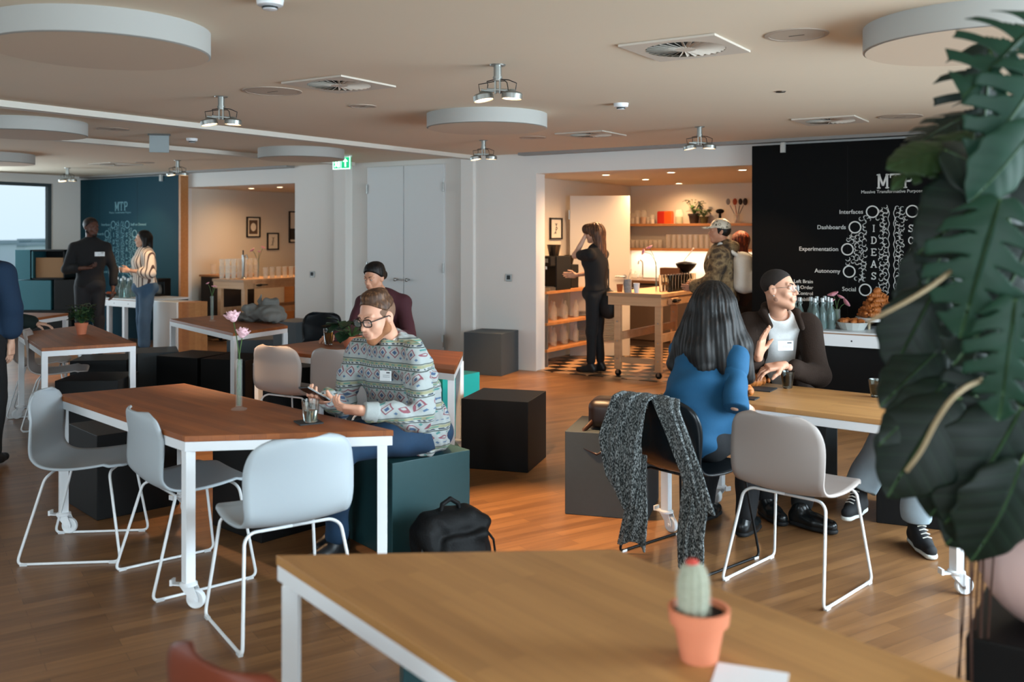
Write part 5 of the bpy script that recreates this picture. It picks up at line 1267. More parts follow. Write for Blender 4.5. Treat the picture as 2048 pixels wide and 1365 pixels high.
JM = dict(pelvis=(-.50, 4.98, .60), neck=(-.612, 4.83, 1.065), rsh=(-.80, 4.93, 1.0), lsh=(-.475, 4.70, 1.0), rel=(-.865, 4.84, .75), rwr=(-.90, 4.60, .822),
          lel=(-.435, 4.535, .745), lwr=(-.69, 4.415, .80), rhip=(-.60, 5.02, .58), lhip=(-.47, 4.88, .58), rkn=(-.93, 4.83, .585), lkn=(-.83, 4.56, .60), ran=(-.90, 4.93, .10), lan=(-.87, 4.72, .10))
t = person('man in a grey patterned sweater and glasses looking down at his phone', (-.6, 4.9)); hm = Vector((-.672, 4.745, 1.205)); Rm = frame((-.60, -.80, -.42), (-.22, -.22, 1)); SKm = skin('skin_fair', '#cf9a80')
body_mesh(t, JM, Rm, hm, SKm, 1.0, hh=.0032, lid=1.3, hands=(lambda b: hand_solid(b, JM['lwr'], (-.97, .05, .08), (.15, .55, .75), -1, (.35, .5, .4), 1.0), lambda b: hand_solid(b, JM['rwr'], (-.35, -.8, .1), (.1, .25, .9), 1, (.5, .6, .5), 1.0)))
b = Solid(); torso(b, JM, .026, k=.08, belly=.012); b.cap((-.57, 4.93, .80), (-.50, 4.98, .58), .135, .155, .06); arm(b, JM, 'r', .018, 1.9); arm(b, JM, 'l', .02, 1.84); b.disp.append(folds(.014, 50, 3)); b.disp.append(folds(.005, 110, 4)); b.cut(Vector(JM['pelvis']) - Vector((0, 0, .10)), (0, 0, -1)); nk = Vector(JM['neck'])
b.cap(nk + Vector((-.02, -.03, .02)), nk + Vector((-.06, -.07, .12)), .058, .09, .01, 's')
sw = smooth_obj('sweater', [b.mesh(.0065)], sweater_mat(), t, 1)
def ring_solid(c, ax, r, th, n_=14, ey=1.0):
    R = Vector(ax).to_track_quat('Z', 'Y').to_matrix(); b = Solid(); pts = [Vector(c) + R @ Vector((r * math.cos(2 * PI * i / n_), r * ey * math.sin(2 * PI * i / n_), 0)) for i in range(n_ + 1)]
    for i in range(n_): b.cap(pts[i], pts[i + 1], th, k=.004)
    return b
rib = cloth('sweater_rib', '#9aa09f'); b = ring_solid(nk + Vector((-.022, -.028, .012)), (-.35, -.42, .85), .063, .012, ey=1.05); smooth_obj('collar', [b.mesh(.005)], rib, sw, 1)
b = ring_solid(nk + Vector((-.024, -.03, .022)), (-.35, -.42, .85), .056, .006, ey=1.05); smooth_obj('undershirt_collar', [b.mesh(.004)], cloth('undershirt_white', '#e4e4e2'), t, 1)
for sd, f_ in (('l', .84), ('r', .9)):
    e_, w_ = Vector(JM[sd + 'el']), Vector(JM[sd + 'wr']); b = Solid(); b.cap(e_.lerp(w_, f_ - .04), e_.lerp(w_, f_ + .2), .049, .040, .01); b.cut(e_.lerp(w_, f_ + .16), w_ - e_); b.cut(e_.lerp(w_, f_ - .08), e_ - w_); smooth_obj('cuff', [b.mesh(.005)], rib, sw, 1)
jn = mat('denim_blue', '#12304a', .8, vary=.55, vscale=9, bump=.12, bscale=300)
b = Solid(); b.ell(Vector(JM['pelvis']) + Vector((.01, .0, -.02)), (.19, .15, .12), k=.05); leg(b, JM, 'r', .016, 1.93); leg(b, JM, 'l', .016, 1.93); b.disp.append(folds(.008, 34, 8)); smooth_obj('jeans', [b.mesh(.008)], jn, t, 1)
for sd, tx_ in (('r', (-.98, 4.80, .04)), ('l', (-.98, 4.60, .04))): shoe('shoe', JM[sd + 'an'], tx_, mat('shoe_black', '#15171a', .45), t, mat('sole_black', '#0d0e10', .7))
P = lambda x, y, z: hm + Rm @ Vector((x, y, z))
b = Solid(); hair_cap(b, hm, Rm, 1.0, .001, -.030); b.ell(P(0, .008, .117), (.052, .048, .02), Rm, k=.02); b.ell(P(.0, -.02, .115), (.06, .07, .026), Rm, k=.02); b.disp.append(folds(.0015, 200, 5))
b.cut(P(0, 0, .028), Rm @ Vector((0, -.25, -1)), .02); hr = hairmat('hair_light_brown', '#4f3524', '#8a6444'); smooth_obj('hair', [b.mesh(.004)], hr, t, 1)
b = Solid(); b.ell(P(0, -.015, .03), (.0765, .0975, .084), Rm); b.cut(P(0, .045, .0), Rm @ Vector((0, 1, -.15)), .006); b.cut(P(0, 0, -.028), Rm @ Vector((0, 0, -1)), .01); b.cut(P(0, 0, .06), Rm @ Vector((0, 0, 1)), .01)
smooth_obj('hair_sides', [b.mesh(.004)], mat('hair_stubble_brown', '#6f5240', .8, vary=.25, vscale=200), t, 1)
b = Solid(); q_ = 1.0; b.cap(P(-.051, .006, -.052), P(0, .068, -.0935), .0268, .0245, .02); b.cap(P(.051, .006, -.052), P(0, .068, -.0935), .0268, .0245, .02); b.cap(P(-.066, .004, -.012), P(-.054, .014, -.055), .0095, .023, .01); b.cap(P(.066, .004, -.012), P(.054, .014, -.055), .0095, .023, .01); b.ell(P(0, .068, -.09), (.026, .024, .022), Rm, k=.01); b.ell(P(0, .0935, -.041), (.026, .008, .004), Rm, k=.008)
smooth_obj('beard', [b.mesh(.0035)], mat('beard_ginger', '#a06a48', .85, vary=.3, vscale=260, bump=.5, bscale=500), t, 1)
eyes(hm, Rm, t, 1.0, '#4a5a60', .003); brows(hm, Rm, t, hr); lips(hm, Rm, t, mat('lip_pink', '#b4705f', .45))
def glasses(c, R, parent, m_, rim=.0028, w=.025, hgt=.019, thin=False):
    g = MB(); P = lambda x, y, z: Vector(c) + R @ Vector((x, y, z)) - parent.location
    for sx in (-1, 1):
        pts = []
        for i in range(16):
            a = 2 * PI * i / 16; ex = abs(math.cos(a)) ** .6 * (1 if math.cos(a) > 0 else -1); ez = abs(math.sin(a)) ** .6 * (1 if math.sin(a) > 0 else -1)
            pts.append(P(sx * .034 + w * ex, .108 - abs(sx * .034 + w * ex) * .12, .008 + hgt * ez))
        g.tube(pts, rim, 8, closed=True)
        g.tube([P(sx * (.034 + w), .104, .016), P(sx * .073, .09, .017), P(sx * .08, .04, .013), P(sx * .083, -.002, .01), P(sx * .082, -.022, -.01)], rim * .9, 6)
    g.tube([P(-.01, .109, .014), P(0, .112, .017), P(.01, .109, .014)], rim, 6)
    o = build('glasses_frame', g, m_, parent, smooth=True)
    for sx in (-1, 1):
        g = MB(); v = [P(sx * .034 + w * .95 * math.cos(2 * PI * i / 16), .1075, .008 + hgt * .95 * math.sin(2 * PI * i / 16)) for i in range(16)]; g.add(v, [tuple(range(16))]); build('lens', g, mat('spectacle_lens', '#eef4f4', .02, alpha=.12), o)
glasses(hm, Rm, t, mat('glasses_black', '#0c0c0d', .25), .0032)
# phone, name badge
ph = Vector((-.93, 4.475, .868)); t2 = thing('phone', 'black phone with a lit colourful screen held by the man in the patterned sweater', 'phone', ph); Rp = frame((-.55, -.55, .25), (.25, .45, .8))
m = MB(); m.box((0, 0, 0), (.072, .148, .009), M=Rp); build('phone_body', m, mat('phone_black', '#101114', .25), t2, bevel=.003); m = MB(); m.box(Rp @ Vector((0, 0, .0052)), (.066, .136, .0012), M=Rp); build('screen', m, mat('phone_screen', '#9a8a70', .2, vary=.5, vscale=20, emit='#b8a88a', estr=.25), t2)
def badge(c, R, label, w=.075, h=.05):
    t_ = thing('name_badge', label, 'badge', c); m = MB(); m.box((0, 0, 0), (w, .0025, h), M=R); build('badge_card', m, mat('badge_white', '#e2e8ec', .5), t_)
    m = MB(); m.box(R @ Vector((-w * .25, .0022, h * .3)), (w * .3, .001, h * .12), M=R); m.box(R @ Vector((-w * .1, .0022, h * .05)), (w * .6, .001, h * .03), M=R); m.box(R @ Vector((-w * .1, .0022, -h * .12)), (w * .6, .001, h * .03), M=R); build('badge_print', m, mat('badge_ink', '#2a2e36', .6), t_)
fwM = Vector((-.58, -.78, .12)); badge(S(771, 752, 4.66), frame(fwM, (0, .1, 1)), 'white name badge on the patterned sweater')
def V3(*a): return Vector(a)
def garment(name, ops, m, parent, h, iters=1): b = Solid(); ops(b); return smooth_obj(name, [b.mesh(h)], m, parent, iters)
def trousers(t, J, m, e=.016, to=1.93, h=.01, wide=0.0, fold=(.006, 30, 4)):
    b = Solid(); b.ell(V3(*J['pelvis']) + V3(0, 0, -.01), (.17 + e * .5, .13 + e, .13), k=.05)
    for sd in 'rl': leg(b, J, sd, e, to, wide=wide)
    b.disp.append(folds(*fold)); return smooth_obj('trousers', [b.mesh(h)], m, t, 1)
# ---- the woman in the blue top, from behind
J = dict(pelvis=(.94, 4.90, .60), neck=(1.02, 4.905, 1.09), rsh=(1.14, 4.82, 1.015), lsh=(.885, 5.02, 1.01), rel=(1.10, 4.68, .79), rwr=(1.25, 4.90, .70), lel=(.93, 5.14, .76), lwr=(1.12, 5.3, .81),
         rhip=(1.02, 4.86, .56), lhip=(.88, 4.98, .56), rkn=(1.30, 5.16, .55), lkn=(1.14, 5.32, .55), ran=(1.25, 5.1, .09), lan=(1.08, 5.36, .09))
t = person('woman with long dark hair in a loose blue top, seen from behind', (.98, 4.95)); hc = V3(1.06, 4.95, 1.245); R = frame((.62, .75, -.05)); SKb = skin('skin_beige', '#cba088')
body_mesh(t, J, R, hc, SKb, .98, True, hh=.006, hands=(lambda b: hand_solid(b, J['rwr'], (.6, .75, .05), (.2, .1, -1), -1, (.3, .5, .4), .92),))
def ops(b):
    torso(b, J, .012, True, k=.06); b.cap(J['rsh'], V3(*J['rsh']).lerp(V3(*J['rel']), .5), .052, .058, .04); b.cap(J['lsh'], V3(*J['lsh']).lerp(V3(*J['lel']), .5), .052, .058, .04)
    b.ell(V3(.95, 4.90, .69), (.195, .17, .25), k=.06); b.disp.append(folds(.014, 36, 12, (.5, -.4, .1))); b.cut(V3(0, 0, .475), (0, 0, -1)); b.cut(V3(*J['rel']) + V3(0, 0, .0), (-.1, -.25, -1)) if 0 else None
b = Solid(); ops(b); ms = [b.mesh(.008)]
for sd in 'rl':
    a_, e_ = V3(*J[sd + 'sh']), V3(*J[sd + 'el']); q_ = a_.lerp(e_, 1.12); b = Solid(); b.cap(a_.lerp(e_, .15), q_, .05, .066, .02); b.disp.append(folds(.008, 50, 5, (.5, .5, .1))); b.cut(q_, e_ - a_); ms.append(b.mesh(.007))
smooth_obj('blue_top', ms, cloth('top_blue', '#0c4668', .85, bump=.1), t, 1)
trousers(t, J, cloth('trousers_dark', '#0f1115'), h=.012)
for sd, q in (('r', (1.34, 5.22, .04)), ('l', (1.18, 5.48, .04))): shoe('shoe', J[sd + 'an'], q, mat('shoe_leather', '#14181a', .25), t, mat('sole_black', '#0d0e10', .7))
b = Solid(); P = lambda x, y, z: hc + R @ V3(x, y, z)
b.ell(P(0, -.018, .035), (.098, .116, .098), R); b.cut(P(0, .06, .04), R @ V3(0, 1, -.25), .02)
for x, y, z0, x1, y1, z1, r0, r1 in ((-.06, -.03, 0, -.13, -.06, -.20, .07, .07), (.06, -.03, 0, .13, .0, -.20, .068, .07), (0, -.07, 0, -.01, -.125, -.22, .085, .08), (.13, .0, -.20, .17, .03, -.36, .07, .036), (-.13, -.06, -.2, -.20, -.08, -.31, .07, .035), (-.01, -.125, -.22, .02, -.15, -.30, .08, .045), (.06, -.08, -.1, .13, -.09, -.38, .07, .045), (-.05, -.09, -.1, -.12, -.13, -.32, .07, .04)):
    b.cap(P(x, y, z0), P(x1, y1, z1), r0, r1, .04)
b.disp.append(strands(hc, .003, 46)); b.disp.append(folds(.006, 30, 6, (0, 0, -.2)))
smooth_obj('hair', [b.mesh(.005)], hairmat('hair_near_black', '#0c0908', '#2e221b'), t, 1)
# ---- the man in the brown jacket
J = dict(pelvis=(1.72, 6.02, .62), neck=(1.615, 5.76, 1.135), rsh=(1.44, 5.80, 1.065), lsh=(1.785, 5.70, 1.06), rel=(1.38, 5.62, .78), rwr=(1.385, 5.40, .90), lel=(1.80, 5.58, .785), lwr=(1.575, 5.40, .86),
         rhip=(1.62, 6.0, .58), lhip=(1.80, 5.96, .58), rkn=(1.50, 5.60, .58), lkn=(1.78, 5.55, .58), ran=(1.46, 5.42, .09), lan=(1.60, 5.26, .09))
t = person('man in a dark brown jacket, white T-shirt and wire glasses, talking', (1.65, 5.8)); hc = V3(1.60, 5.70, 1.285); R = frame((.78, -.62, -.02), (-.02, .05, 1)); SKc = skin('skin_olive', '#c08e74')
body_mesh(t, J, R, hc, SKc, 1.0, hh=.0032, hands=(lambda b: hand_solid(b, V3(1.395, 5.37, .93), (.12, -.25, 1), (.75, -.65, 0), -1, (.12, .12, .1), 1.0, .3, .10), lambda b: hand_solid(b, V3(1.535, 5.385, .875), (-1, -.15, -.12), (.05, .3, -.95), -1, (.35, .45, .35), 1.0, .4, .12)))
def ops(b):
    torso(b, J, .012, k=.05); b.cut(V3(*J['pelvis']) - V3(0, 0, .05), (0, 0, -1)); n0 = V3(*J['neck']); b.cap(n0 + V3(0, -.03, .01), n0 + V3(0, -.05, .1), .06, .08, .01, 's'); b.disp.append(folds(.006, 34, 2, (1, 0, 0)))
garment('white_tshirt', ops, cloth('tshirt_white', '#e8eaea'), t, .007)
def ops(b):
    torso(b, J, .028, k=.05); arm(b, J, 'r', .026, 1.85); arm(b, J, 'l', .028, 1.8); n0 = V3(*J['neck'])
    b.ell(V3(1.70, 5.92, .72), (.20, .17, .2), k=.06)
    b.disp.append(folds(.013, 30, 21)); b.cut(V3(*J['pelvis']) - V3(0, 0, .12), (0, 0, -1))
    b.rbox(V3(1.63, 5.66, .88), (.085, .16, .30), frame((0, 1, .35), (.0, -.3, 1)), .03, k=.015, op='s')
    b.cap(n0 + V3(0, -.06, -.04), n0 + V3(0, -.08, .1), .07, .08, .01, 's')
jk = garment('brown_jacket', ops, cloth('jacket_brown', '#2a1f19', .9, bump=.25, bs=120, spec=.2), t, .007)
n0 = V3(*J['neck']); b = Solid(); b.chain([n0 + V3(-.085, -.13, -.06), n0 + V3(-.10, -.03, .01), n0 + V3(-.06, .06, .04), n0 + V3(.05, .06, .04), n0 + V3(.10, -.04, .01), n0 + V3(.10, -.14, -.07)], [.018, .024, .026, .026, .024, .018], .02); smooth_obj('jacket_collar', [b.mesh(.006)], MATS['jacket_brown'], jk, 1)
trousers(t, J, cloth('trousers_black', '#0f1114'), h=.011)
for sd, q in (('r', (1.50, 5.28, .04)), ('l', (1.72, 5.12, .045))): shoe('shoe', J[sd + 'an'], q, MATS['shoe_leather'], t, MATS['sole_black'], q=1.12)
hm2 = mat('hair_cropped_black', '#211a16', .9, vary=.35, vscale=250); b = Solid(); hair_cap(b, hc, R, 1.0, -.0025, -.014); b.disp.append(folds(.0008, 300, 5)); smooth_obj('hair', [b.mesh(.004)], hm2, t, 1)
P = lambda x, y, z: hc + R @ V3(x, y, z)
b = Solid(); b.cap(P(-.05, .003, -.053), P(0, .067, -.0938), .0242, .0225, .02); b.cap(P(.05, .003, -.053), P(0, .067, -.0938), .0242, .0225, .02); b.ell(P(0, .0935, -.043), (.024, .008, .003), R, k=.004); smooth_obj('stubble', [b.mesh(.0035)], mat('stubble_shadow', '#8a6350', .8, vary=.2, vscale=300), t, 1)
eyes(hc, R, t, 1.0, '#2c1d14'); brows(hc, R, t, hm2, th=.0042); lips(hc, R, t, mat('lip_rose', '#a86a5c', .45), open_=.002)
glasses(hc, R, t, M_chrome, .0012, .022, .02)
m = MB(); m.ball(P(.081, .002, -.034) - t.location, .004, 8); build('earring', m, M_chrome, t)
badge(S(1571, 692, 5.53), frame((.05, -1, .1)), 'white name badge on the T-shirt under the brown jacket', .09, .055)
# ---- the seated person in light jeans, mostly behind the big plant
J = dict(pelvis=(2.38, 5.42, .60), neck=(2.38, 5.36, 1.06), rsh=(2.22, 5.40, 1.0), lsh=(2.54, 5.28, 1.0), rel=(2.20, 5.13, .80), rwr=(2.215, 5.16, 1.03), lel=(2.56, 5.08, .78), lwr=(2.36, 4.98, .80),
         rhip=(2.30, 5.44, .56), lhip=(2.46, 5.36, .56), rkn=(2.03, 5.06, .60), lkn=(2.08, 4.86, .585), ran=(1.86, 5.10, .23), lan=(2.10, 4.93, .12))
t = person('person in light blue jeans and black canvas shoes behind the big plant', (2.3, 5.3)); hc = V3(2.36, 5.31, 1.25); R = frame((-.75, -.5, -.1))
body_mesh(t, J, R, hc, SKb, .96, True, hh=.006, hands=(lambda b: hand_solid(b, J['rwr'], (.15, .1, 1), (.8, .2, 0), 1, (.6, .9, .6), .92),))
def ops(b):
    torso(b, J, .022, True, k=.05); arm(b, J, 'r', .018, 1.5); arm(b, J, 'l', .018, 1.8); b.disp.append(folds(.008, 30, 5)); b.cut(V3(0, 0, .56), (0, 0, -1))
garment('navy_top', ops, cloth('top_navy', '#1b2c44'), t, .01)
garment('white_cuff', lambda b: b.cap(V3(*J['rel']).lerp(V3(*J['rwr']), .3), V3(*J['rel']).lerp(V3(*J['rwr']), .75), .042, .038), cloth('cuff_white', '#cfd3d4'), t, .006)
ms = []; b = Solid(); b.ell(V3(*J['pelvis']) + V3(0, 0, -.01), (.18, .14, .13), k=.05); b.cap(J['rhip'], J['rkn'], .098, .078, .05); b.cap(J['lhip'], J['lkn'], .098, .078, .05); b.disp.append(folds(.008, 36, 9)); ms.append(b.mesh(.009))
for sd in 'rl':
    k_, a_ = V3(*J[sd + 'kn']), V3(*J[sd + 'an']); q_ = k_.lerp(a_, .93); b = Solid(); b.cap(k_, q_, .077, .082, .03); b.disp.append(folds(.014, 34, 11, (.8, .8, -.2))); b.cut(q_, a_ - k_); ms.append(b.mesh(.007))
smooth_obj('jeans', ms, mat('jeans_pale', '#8b9aa3', .9, vary=.15, vscale=14), t, 1)
for sd, q in (('r', (1.76, 4.99, .155)), ('l', (2.09, 4.74, .04))):
    so = shoe('canvas_shoe', J[sd + 'an'], q, mat('canvas_black', '#16181b', .8), t, mat('rubber_white', '#cdd0cb', .6), .005)
    a, q = V3(*J[sd + 'an']), V3(*q); m = MB(); d = (q - a); sdv = d.cross(V3(0, 0, 1)).normalized(); up_ = sdv.cross(d).normalized()
    for i in range(5): p = a.lerp(q, .18 + i * .13) + up_ * (.034 - .002 * i) - t.location; m.tube([p - sdv * .022, p + up_ * .008, p + sdv * .022], .003, 5)
    build('laces', m, mat('lace_white', '#c9c7bf', .8), so)
    b = Solid(); b.cap(a + V3(0, 0, .0), a + V3(0, 0, .05), .04, .036); smooth_obj('sock', [b.mesh(.007)], mat('sock_black', '#0e0f12', .9), t, 1)
b = Solid(); b.ell(hc + R @ V3(0, -.015, .035), (.085, .104, .092), R); b.cut(hc + R @ V3(0, .05, .0), R @ V3(0, 1, -.4), .02); b.ell(hc + R @ V3(0, -.12, .05), (.05, .05, .05), R, k=.02); b.disp.append(strands(hc, .004, 40)); smooth_obj('hair', [b.mesh(.006)], hairmat('hair_chestnut', '#4a3020', '#9a7350'), t, 1)
eyes(hc, R, t, .96); lips(hc, R, t, MATS['lip_rose'], .96); brows(hc, R, t, MATS['hair_chestnut'], .96)
# ---- the woman in maroon behind the middle table
J = dict(pelvis=(-1.06, 8.2, .62), neck=(-1.10, 8.05, 1.10), rsh=(-1.27, 8.12, 1.02), lsh=(-.92, 8.02, 1.03), rel=(-1.35, 7.95, .78), rwr=(-1.45, 7.65, .79), lel=(-.86, 7.9, .77), lwr=(-1.0, 7.6, .79),
         rhip=(-1.14, 8.15, .58), lhip=(-.98, 8.12, .58), rkn=(-1.3, 7.75, .56), lkn=(-1.1, 7.7, .56), ran=(-1.32, 7.8, .09), lan=(-1.12, 7.75, .09))
t = person('dark-haired woman in a maroon sweater looking down, behind the man in glasses', (-1.1, 8.0)); hc = V3(-1.155, 7.97, 1.245); R = frame((-.45, -.85, -.42), (-.1, -.2, 1))
body_mesh(t, J, R, hc, skin('skin_tan', '#b98468'), .96, True, hh=.005, hands=(lambda b: hand_solid(b, J['rwr'], (-.5, -.85, 0), (0, 0, -1), -1, (.3, .3, .3), .9), lambda b: hand_solid(b, J['lwr'], (-.7, -.6, 0), (0, 0, -1), 1, (.3, .3, .3), .9)))
def ops(b): torso(b, J, .024, True, k=.06); arm(b, J, 'r', .02, 1.88); arm(b, J, 'l', .02, 1.88); b.disp.append(folds(.007, 30, 15)); b.cut(V3(0, 0, .54), (0, 0, -1))
garment('maroon_sweater', ops, cloth('knit_maroon', '#401a22'), t, .01); trousers(t, J, MATS['trousers_dark'], h=.014)
b = Solid(); hair_cap(b, hc, R, .98, .009, -.008); b.ell(hc + R @ V3(0, -.115, .0), (.045, .045, .045), R, k=.02); b.ell(hc + R @ V3(0, -.02, .09), (.07, .08, .04), R, k=.03); b.disp.append(strands(hc, .0015, 50)); smooth_obj('hair', [b.mesh(.006)], MATS['hair_near_black'], t, 1)
eyes(hc, R, t, .96, lid=.004); lips(hc, R, t, MATS['lip_rose'], .96); brows(hc, R, t, MATS['hair_near_black'], .96)
for sd in 'rl': shoe('shoe', J[sd + 'an'], V3(*J[sd + 'an']) + V3(-.06, -.12, -.05), MATS['shoe_black'], t)
cube('black cube stool the woman in the maroon sweater sits on', -1.05, 8.28, 10, M_cube_blk)
# ---- standing people
def standing(label, x, y, face, hgt, m_skin, female=False, lean=0.0, arms=None, head_up=0.0, head_face=None, stance=.10, twist=0):
    f = V3(face[0], face[1], 0).normalized(); r = f.cross(V3(0, 0, 1)); q = hgt / 1.75; o = V3(x, y, 0); up = V3(0, 0, 1)
    J = dict(pelvis=o + up * .95 * q, neck=o + up * 1.48 * q + f * lean, rsh=o + r * .18 * q + up * 1.40 * q + f * lean, lsh=o - r * .18 * q + up * 1.40 * q + f * lean)
    J.update(rel=J['rsh'] + r * .05 + up * -.29 * q, lel=J['lsh'] - r * .05 + up * -.29 * q); J.update(rwr=J['rel'] + f * .05 - up * .25 * q, lwr=J['lel'] + f * .05 - up * .25 * q)
    J.update(rhip=o + r * .09 + up * .90 * q, lhip=o - r * .09 + up * .90 * q, rkn=o + r * stance + f * .02 + up * .49 * q, lkn=o - r * stance + f * .03 + up * .49 * q, ran=o + r * stance + up * .09 - f * .02, lan=o - r * stance + up * .09 + f * .04)
    if arms:
        for k_, (a, b_, c) in arms.items(): J[k_] = o + f * a + r * b_ + up * c
    t = person(label, (x, y)); hf = head_face or face; R = frame((hf[0], hf[1], head_up)); hc = J['neck'] + up * .165 * q + V3(hf[0], hf[1], 0).normalized() * .025
    return t, J, R, hc, f, r, up, q
# man in black at the teal board
t, J, R, hc, f, r, up, q = standing('man in a black sweater with a name badge standing at the teal board', -5.42, 12.2, (.55, -.84), 1.80, None, arms=dict(rel=(.0, .27, 1.16), rwr=(.22, .10, 1.18), lel=(.02, -.28, 1.14), lwr=(.1, -.26, .92)), head_face=(.85, -.5))
body_mesh(t, J, R, hc, skin('skin_deep', '#54352a'), 1.0, hh=.006, hands=(lambda b: hand_solid(b, J['rwr'], f * .3 - r * .9, (0, 0, 1), 1, (.5, .6, .5)), lambda b: hand_solid(b, J['lwr'], -up, r, 1, (.3, .4, .3))))
def ops(b): torso(b, J, .026, k=.06); arm(b, J, 'r', .022, 1.55); arm(b, J, 'l', .022, 1.75); b.disp.append(folds(.007, 28, 2)); b.cut(J['pelvis'] - up * .08, -up)
garment('black_sweater', ops, cloth('knit_black', '#111215'), t, .011); trousers(t, J, cloth('trousers_charcoal', '#1d1f23'), h=.014)
b = Solid(); hair_cap(b, hc, R, 1.0, .005, -.003); smooth_obj('hair', [b.mesh(.007)], hairmat('hair_dark_brown', '#1c120e', '#5a2e1e'), t, 1)
b = Solid(); P = lambda x, y, z: hc + R @ V3(x, y, z); b.cap(P(-.055, .0, -.05), P(0, .07, -.095), .024, .024, .02); b.cap(P(.055, .0, -.05), P(0, .07, -.095), .024, .024, .02); smooth_obj('beard', [b.mesh(.006)], MATS['hair_dark_brown'], t, 1)
b = ring_solid(J['neck'] + up * .02, (0, 0, 1), .062, .012); smooth_obj('shirt_collar', [b.mesh(.006)], MATS['tshirt_white'], t, 1)
for sd in 'rl': shoe('shoe', J[sd + 'an'], J[sd + 'an'] + f * .17 - up * .05, MATS['shoe_black'], t, h=.009)
badge(J['neck'] + f * .155 - r * .09 - up * .17, frame(f, up), 'white name badge on the black sweater of the man at the teal board', .12, .055)
# woman in the striped shirt
n = NB('shirt_stripes'); v = n.coord('Object'); X, Y, Z = n.xyz(v)[0:3]; st = n.op('LESS_THAN', n.op('FRACT', n.op('MULTIPLY', n.op('ADD', n.op('MULTIPLY', X, .9), n.op('MULTIPLY', Y, -.5)), 22)), .3)
n.nt.links.new(n.mix(st, lin('#d8cdbf'), lin('#4d3a36')), n.b.inputs['Base Color']); n.b.inputs['Roughness'].default_value = .9
t, J, R, hc, f, r, up, q = standing('woman in a striped shirt and blue jeans holding a drink at the teal board', -5.0, 12.95, (-.80, -.55), 1.64, None, True, arms=dict(lel=(.0, -.24, 1.08), lwr=(.24, -.14, 1.12), rel=(.02, .24, 1.08), rwr=(.22, .1, 1.12)))
body_mesh(t, J, R, hc, SKb, .95, True, hh=.006, hands=(lambda b: hand_solid(b, J['lwr'], f + up * .1, r, 1, (.5, .7, .5), .9),))
def ops(b): torso(b, J, .032, True, k=.06); arm(b, J, 'r', .035, 1.35, k=.04); arm(b, J, 'l', .035, 1.35, k=.04); b.disp.append(folds(.008, 28, 4)); b.cut(J['pelvis'] - up * .02, -up)
garment('striped_shirt', ops, n.m, t, .011); trousers(t, J, mat('jeans_mid', '#3b566f', .85, vary=.2, vscale=10), e=.022, h=.013, wide=.015)
b = Solid(); b.ell(hc + R @ V3(0, -.015, .03), (.088, .102, .092), R); b.cut(hc + R @ V3(0, .055, 0), R @ V3(0, 1, -.35), .02)
for x in (-.07, .07): b.cap(hc + R @ V3(x, -.01, .0), hc + R @ V3(x * 1.05, .0, -.11), .04, .03, .03)
b.cap(hc + R @ V3(0, -.06, 0), hc + R @ V3(0, -.075, -.12), .065, .05, .03); smooth_obj('hair', [b.mesh(.007)], MATS['hair_near_black'], t, 1)
for sd in 'rl': shoe('shoe', J[sd + 'an'], J[sd + 'an'] + f * .15 - up * .05, MATS['shoe_leather'], t, h=.009)
tumbler('drink_glass', 'small glass of pink drink in the hand of the woman in the striped shirt', 'glass', J['lwr'] + f * .09 + r * .035 - up * .03, .026, .03, .09, liquid=mat('drink_pink', '#c98a8a', .2))
# woman in black at the coffee machine
t, J, R, hc, f, r, up, q = standing('woman in black with one hand in her long brown hair at the coffee machine', .98, 11.0, (-.85, .5), 1.72, None, True, arms=dict(lel=(.23, -.10, 1.36), lwr=(.13, -.02, 1.60), rel=(.12, .22, 1.16), rwr=(.33, .12, 1.12)), stance=.07)
body_mesh(t, J, R, hc, SKb, .96, True, hh=.006, hands=(lambda b: hand_solid(b, J['lwr'], up * .6 - f * .3 + r * .1, -f, 1, (.4, .5, .4), .9), lambda b: hand_solid(b, J['rwr'], f, -r, -1, (.3, .4, .3), .9)))
def ops(b): torso(b, J, .02, True, k=.06); b.cap(J['lsh'], J['lsh'].lerp(J['lel'], .6), .068, .062); b.cap(J['rsh'], J['rsh'].lerp(J['rel'], .6), .068, .062); b.disp.append(folds(.006, 28, 4)); b.cut(J['pelvis'] + up * .02, -up)
garment('black_top', ops, cloth('top_black', '#0e0e10'), t, .01); trousers(t, J, MATS['trousers_black'], e=.008, to=1.85, h=.012)
b = Solid(); b.ell(hc + R @ V3(0, -.015, .035), (.092, .108, .098), R); b.cut(hc + R @ V3(0, .06, .0), R @ V3(0, 1, -.3), .02)
for x, y, z, r0 in ((0, -.11, -.26, .06), (.05, -.09, -.28, .05), (-.05, -.09, -.26, .05)): b.cap(hc + R @ V3(x * .8, -.05, 0), hc + R @ V3(x, y, z), .065, r0 * .7, .03)
b.ell(hc + R @ V3(-.02, .09, .05), (.06, .06, .06), R, k=.05); b.disp.append(strands(hc, .005, 30)); smooth_obj('hair', [b.mesh(.007)], hairmat('hair_brown_highlit', '#4a2f1f', '#a06c42'), t, 1)
for sd in 'rl': shoe('shoe', J[sd + 'an'], J[sd + 'an'] + f * .16 - up * .05, MATS['shoe_black'], t, h=.008)
bg = J['pelvis'] - f * .16 - r * .02 - up * .13; tb = thing('shoulder_bag', 'black shoulder bag hanging behind the woman at the coffee machine', 'bag', bg)
b = Solid(); b.ell(bg, (.09, .13, .17), frame(f), k=.02); smooth_obj('bag_body', [b.mesh(.012)], mat('bag_black', '#0d0d0e', .7), tb, 1); m = MB(); m.tube([V3(0, 0, .15), V3(0, 0, .4), J['rsh'] + up * .06 - bg], .008, 6); build('bag_strap', m, MATS['bag_black'], tb)
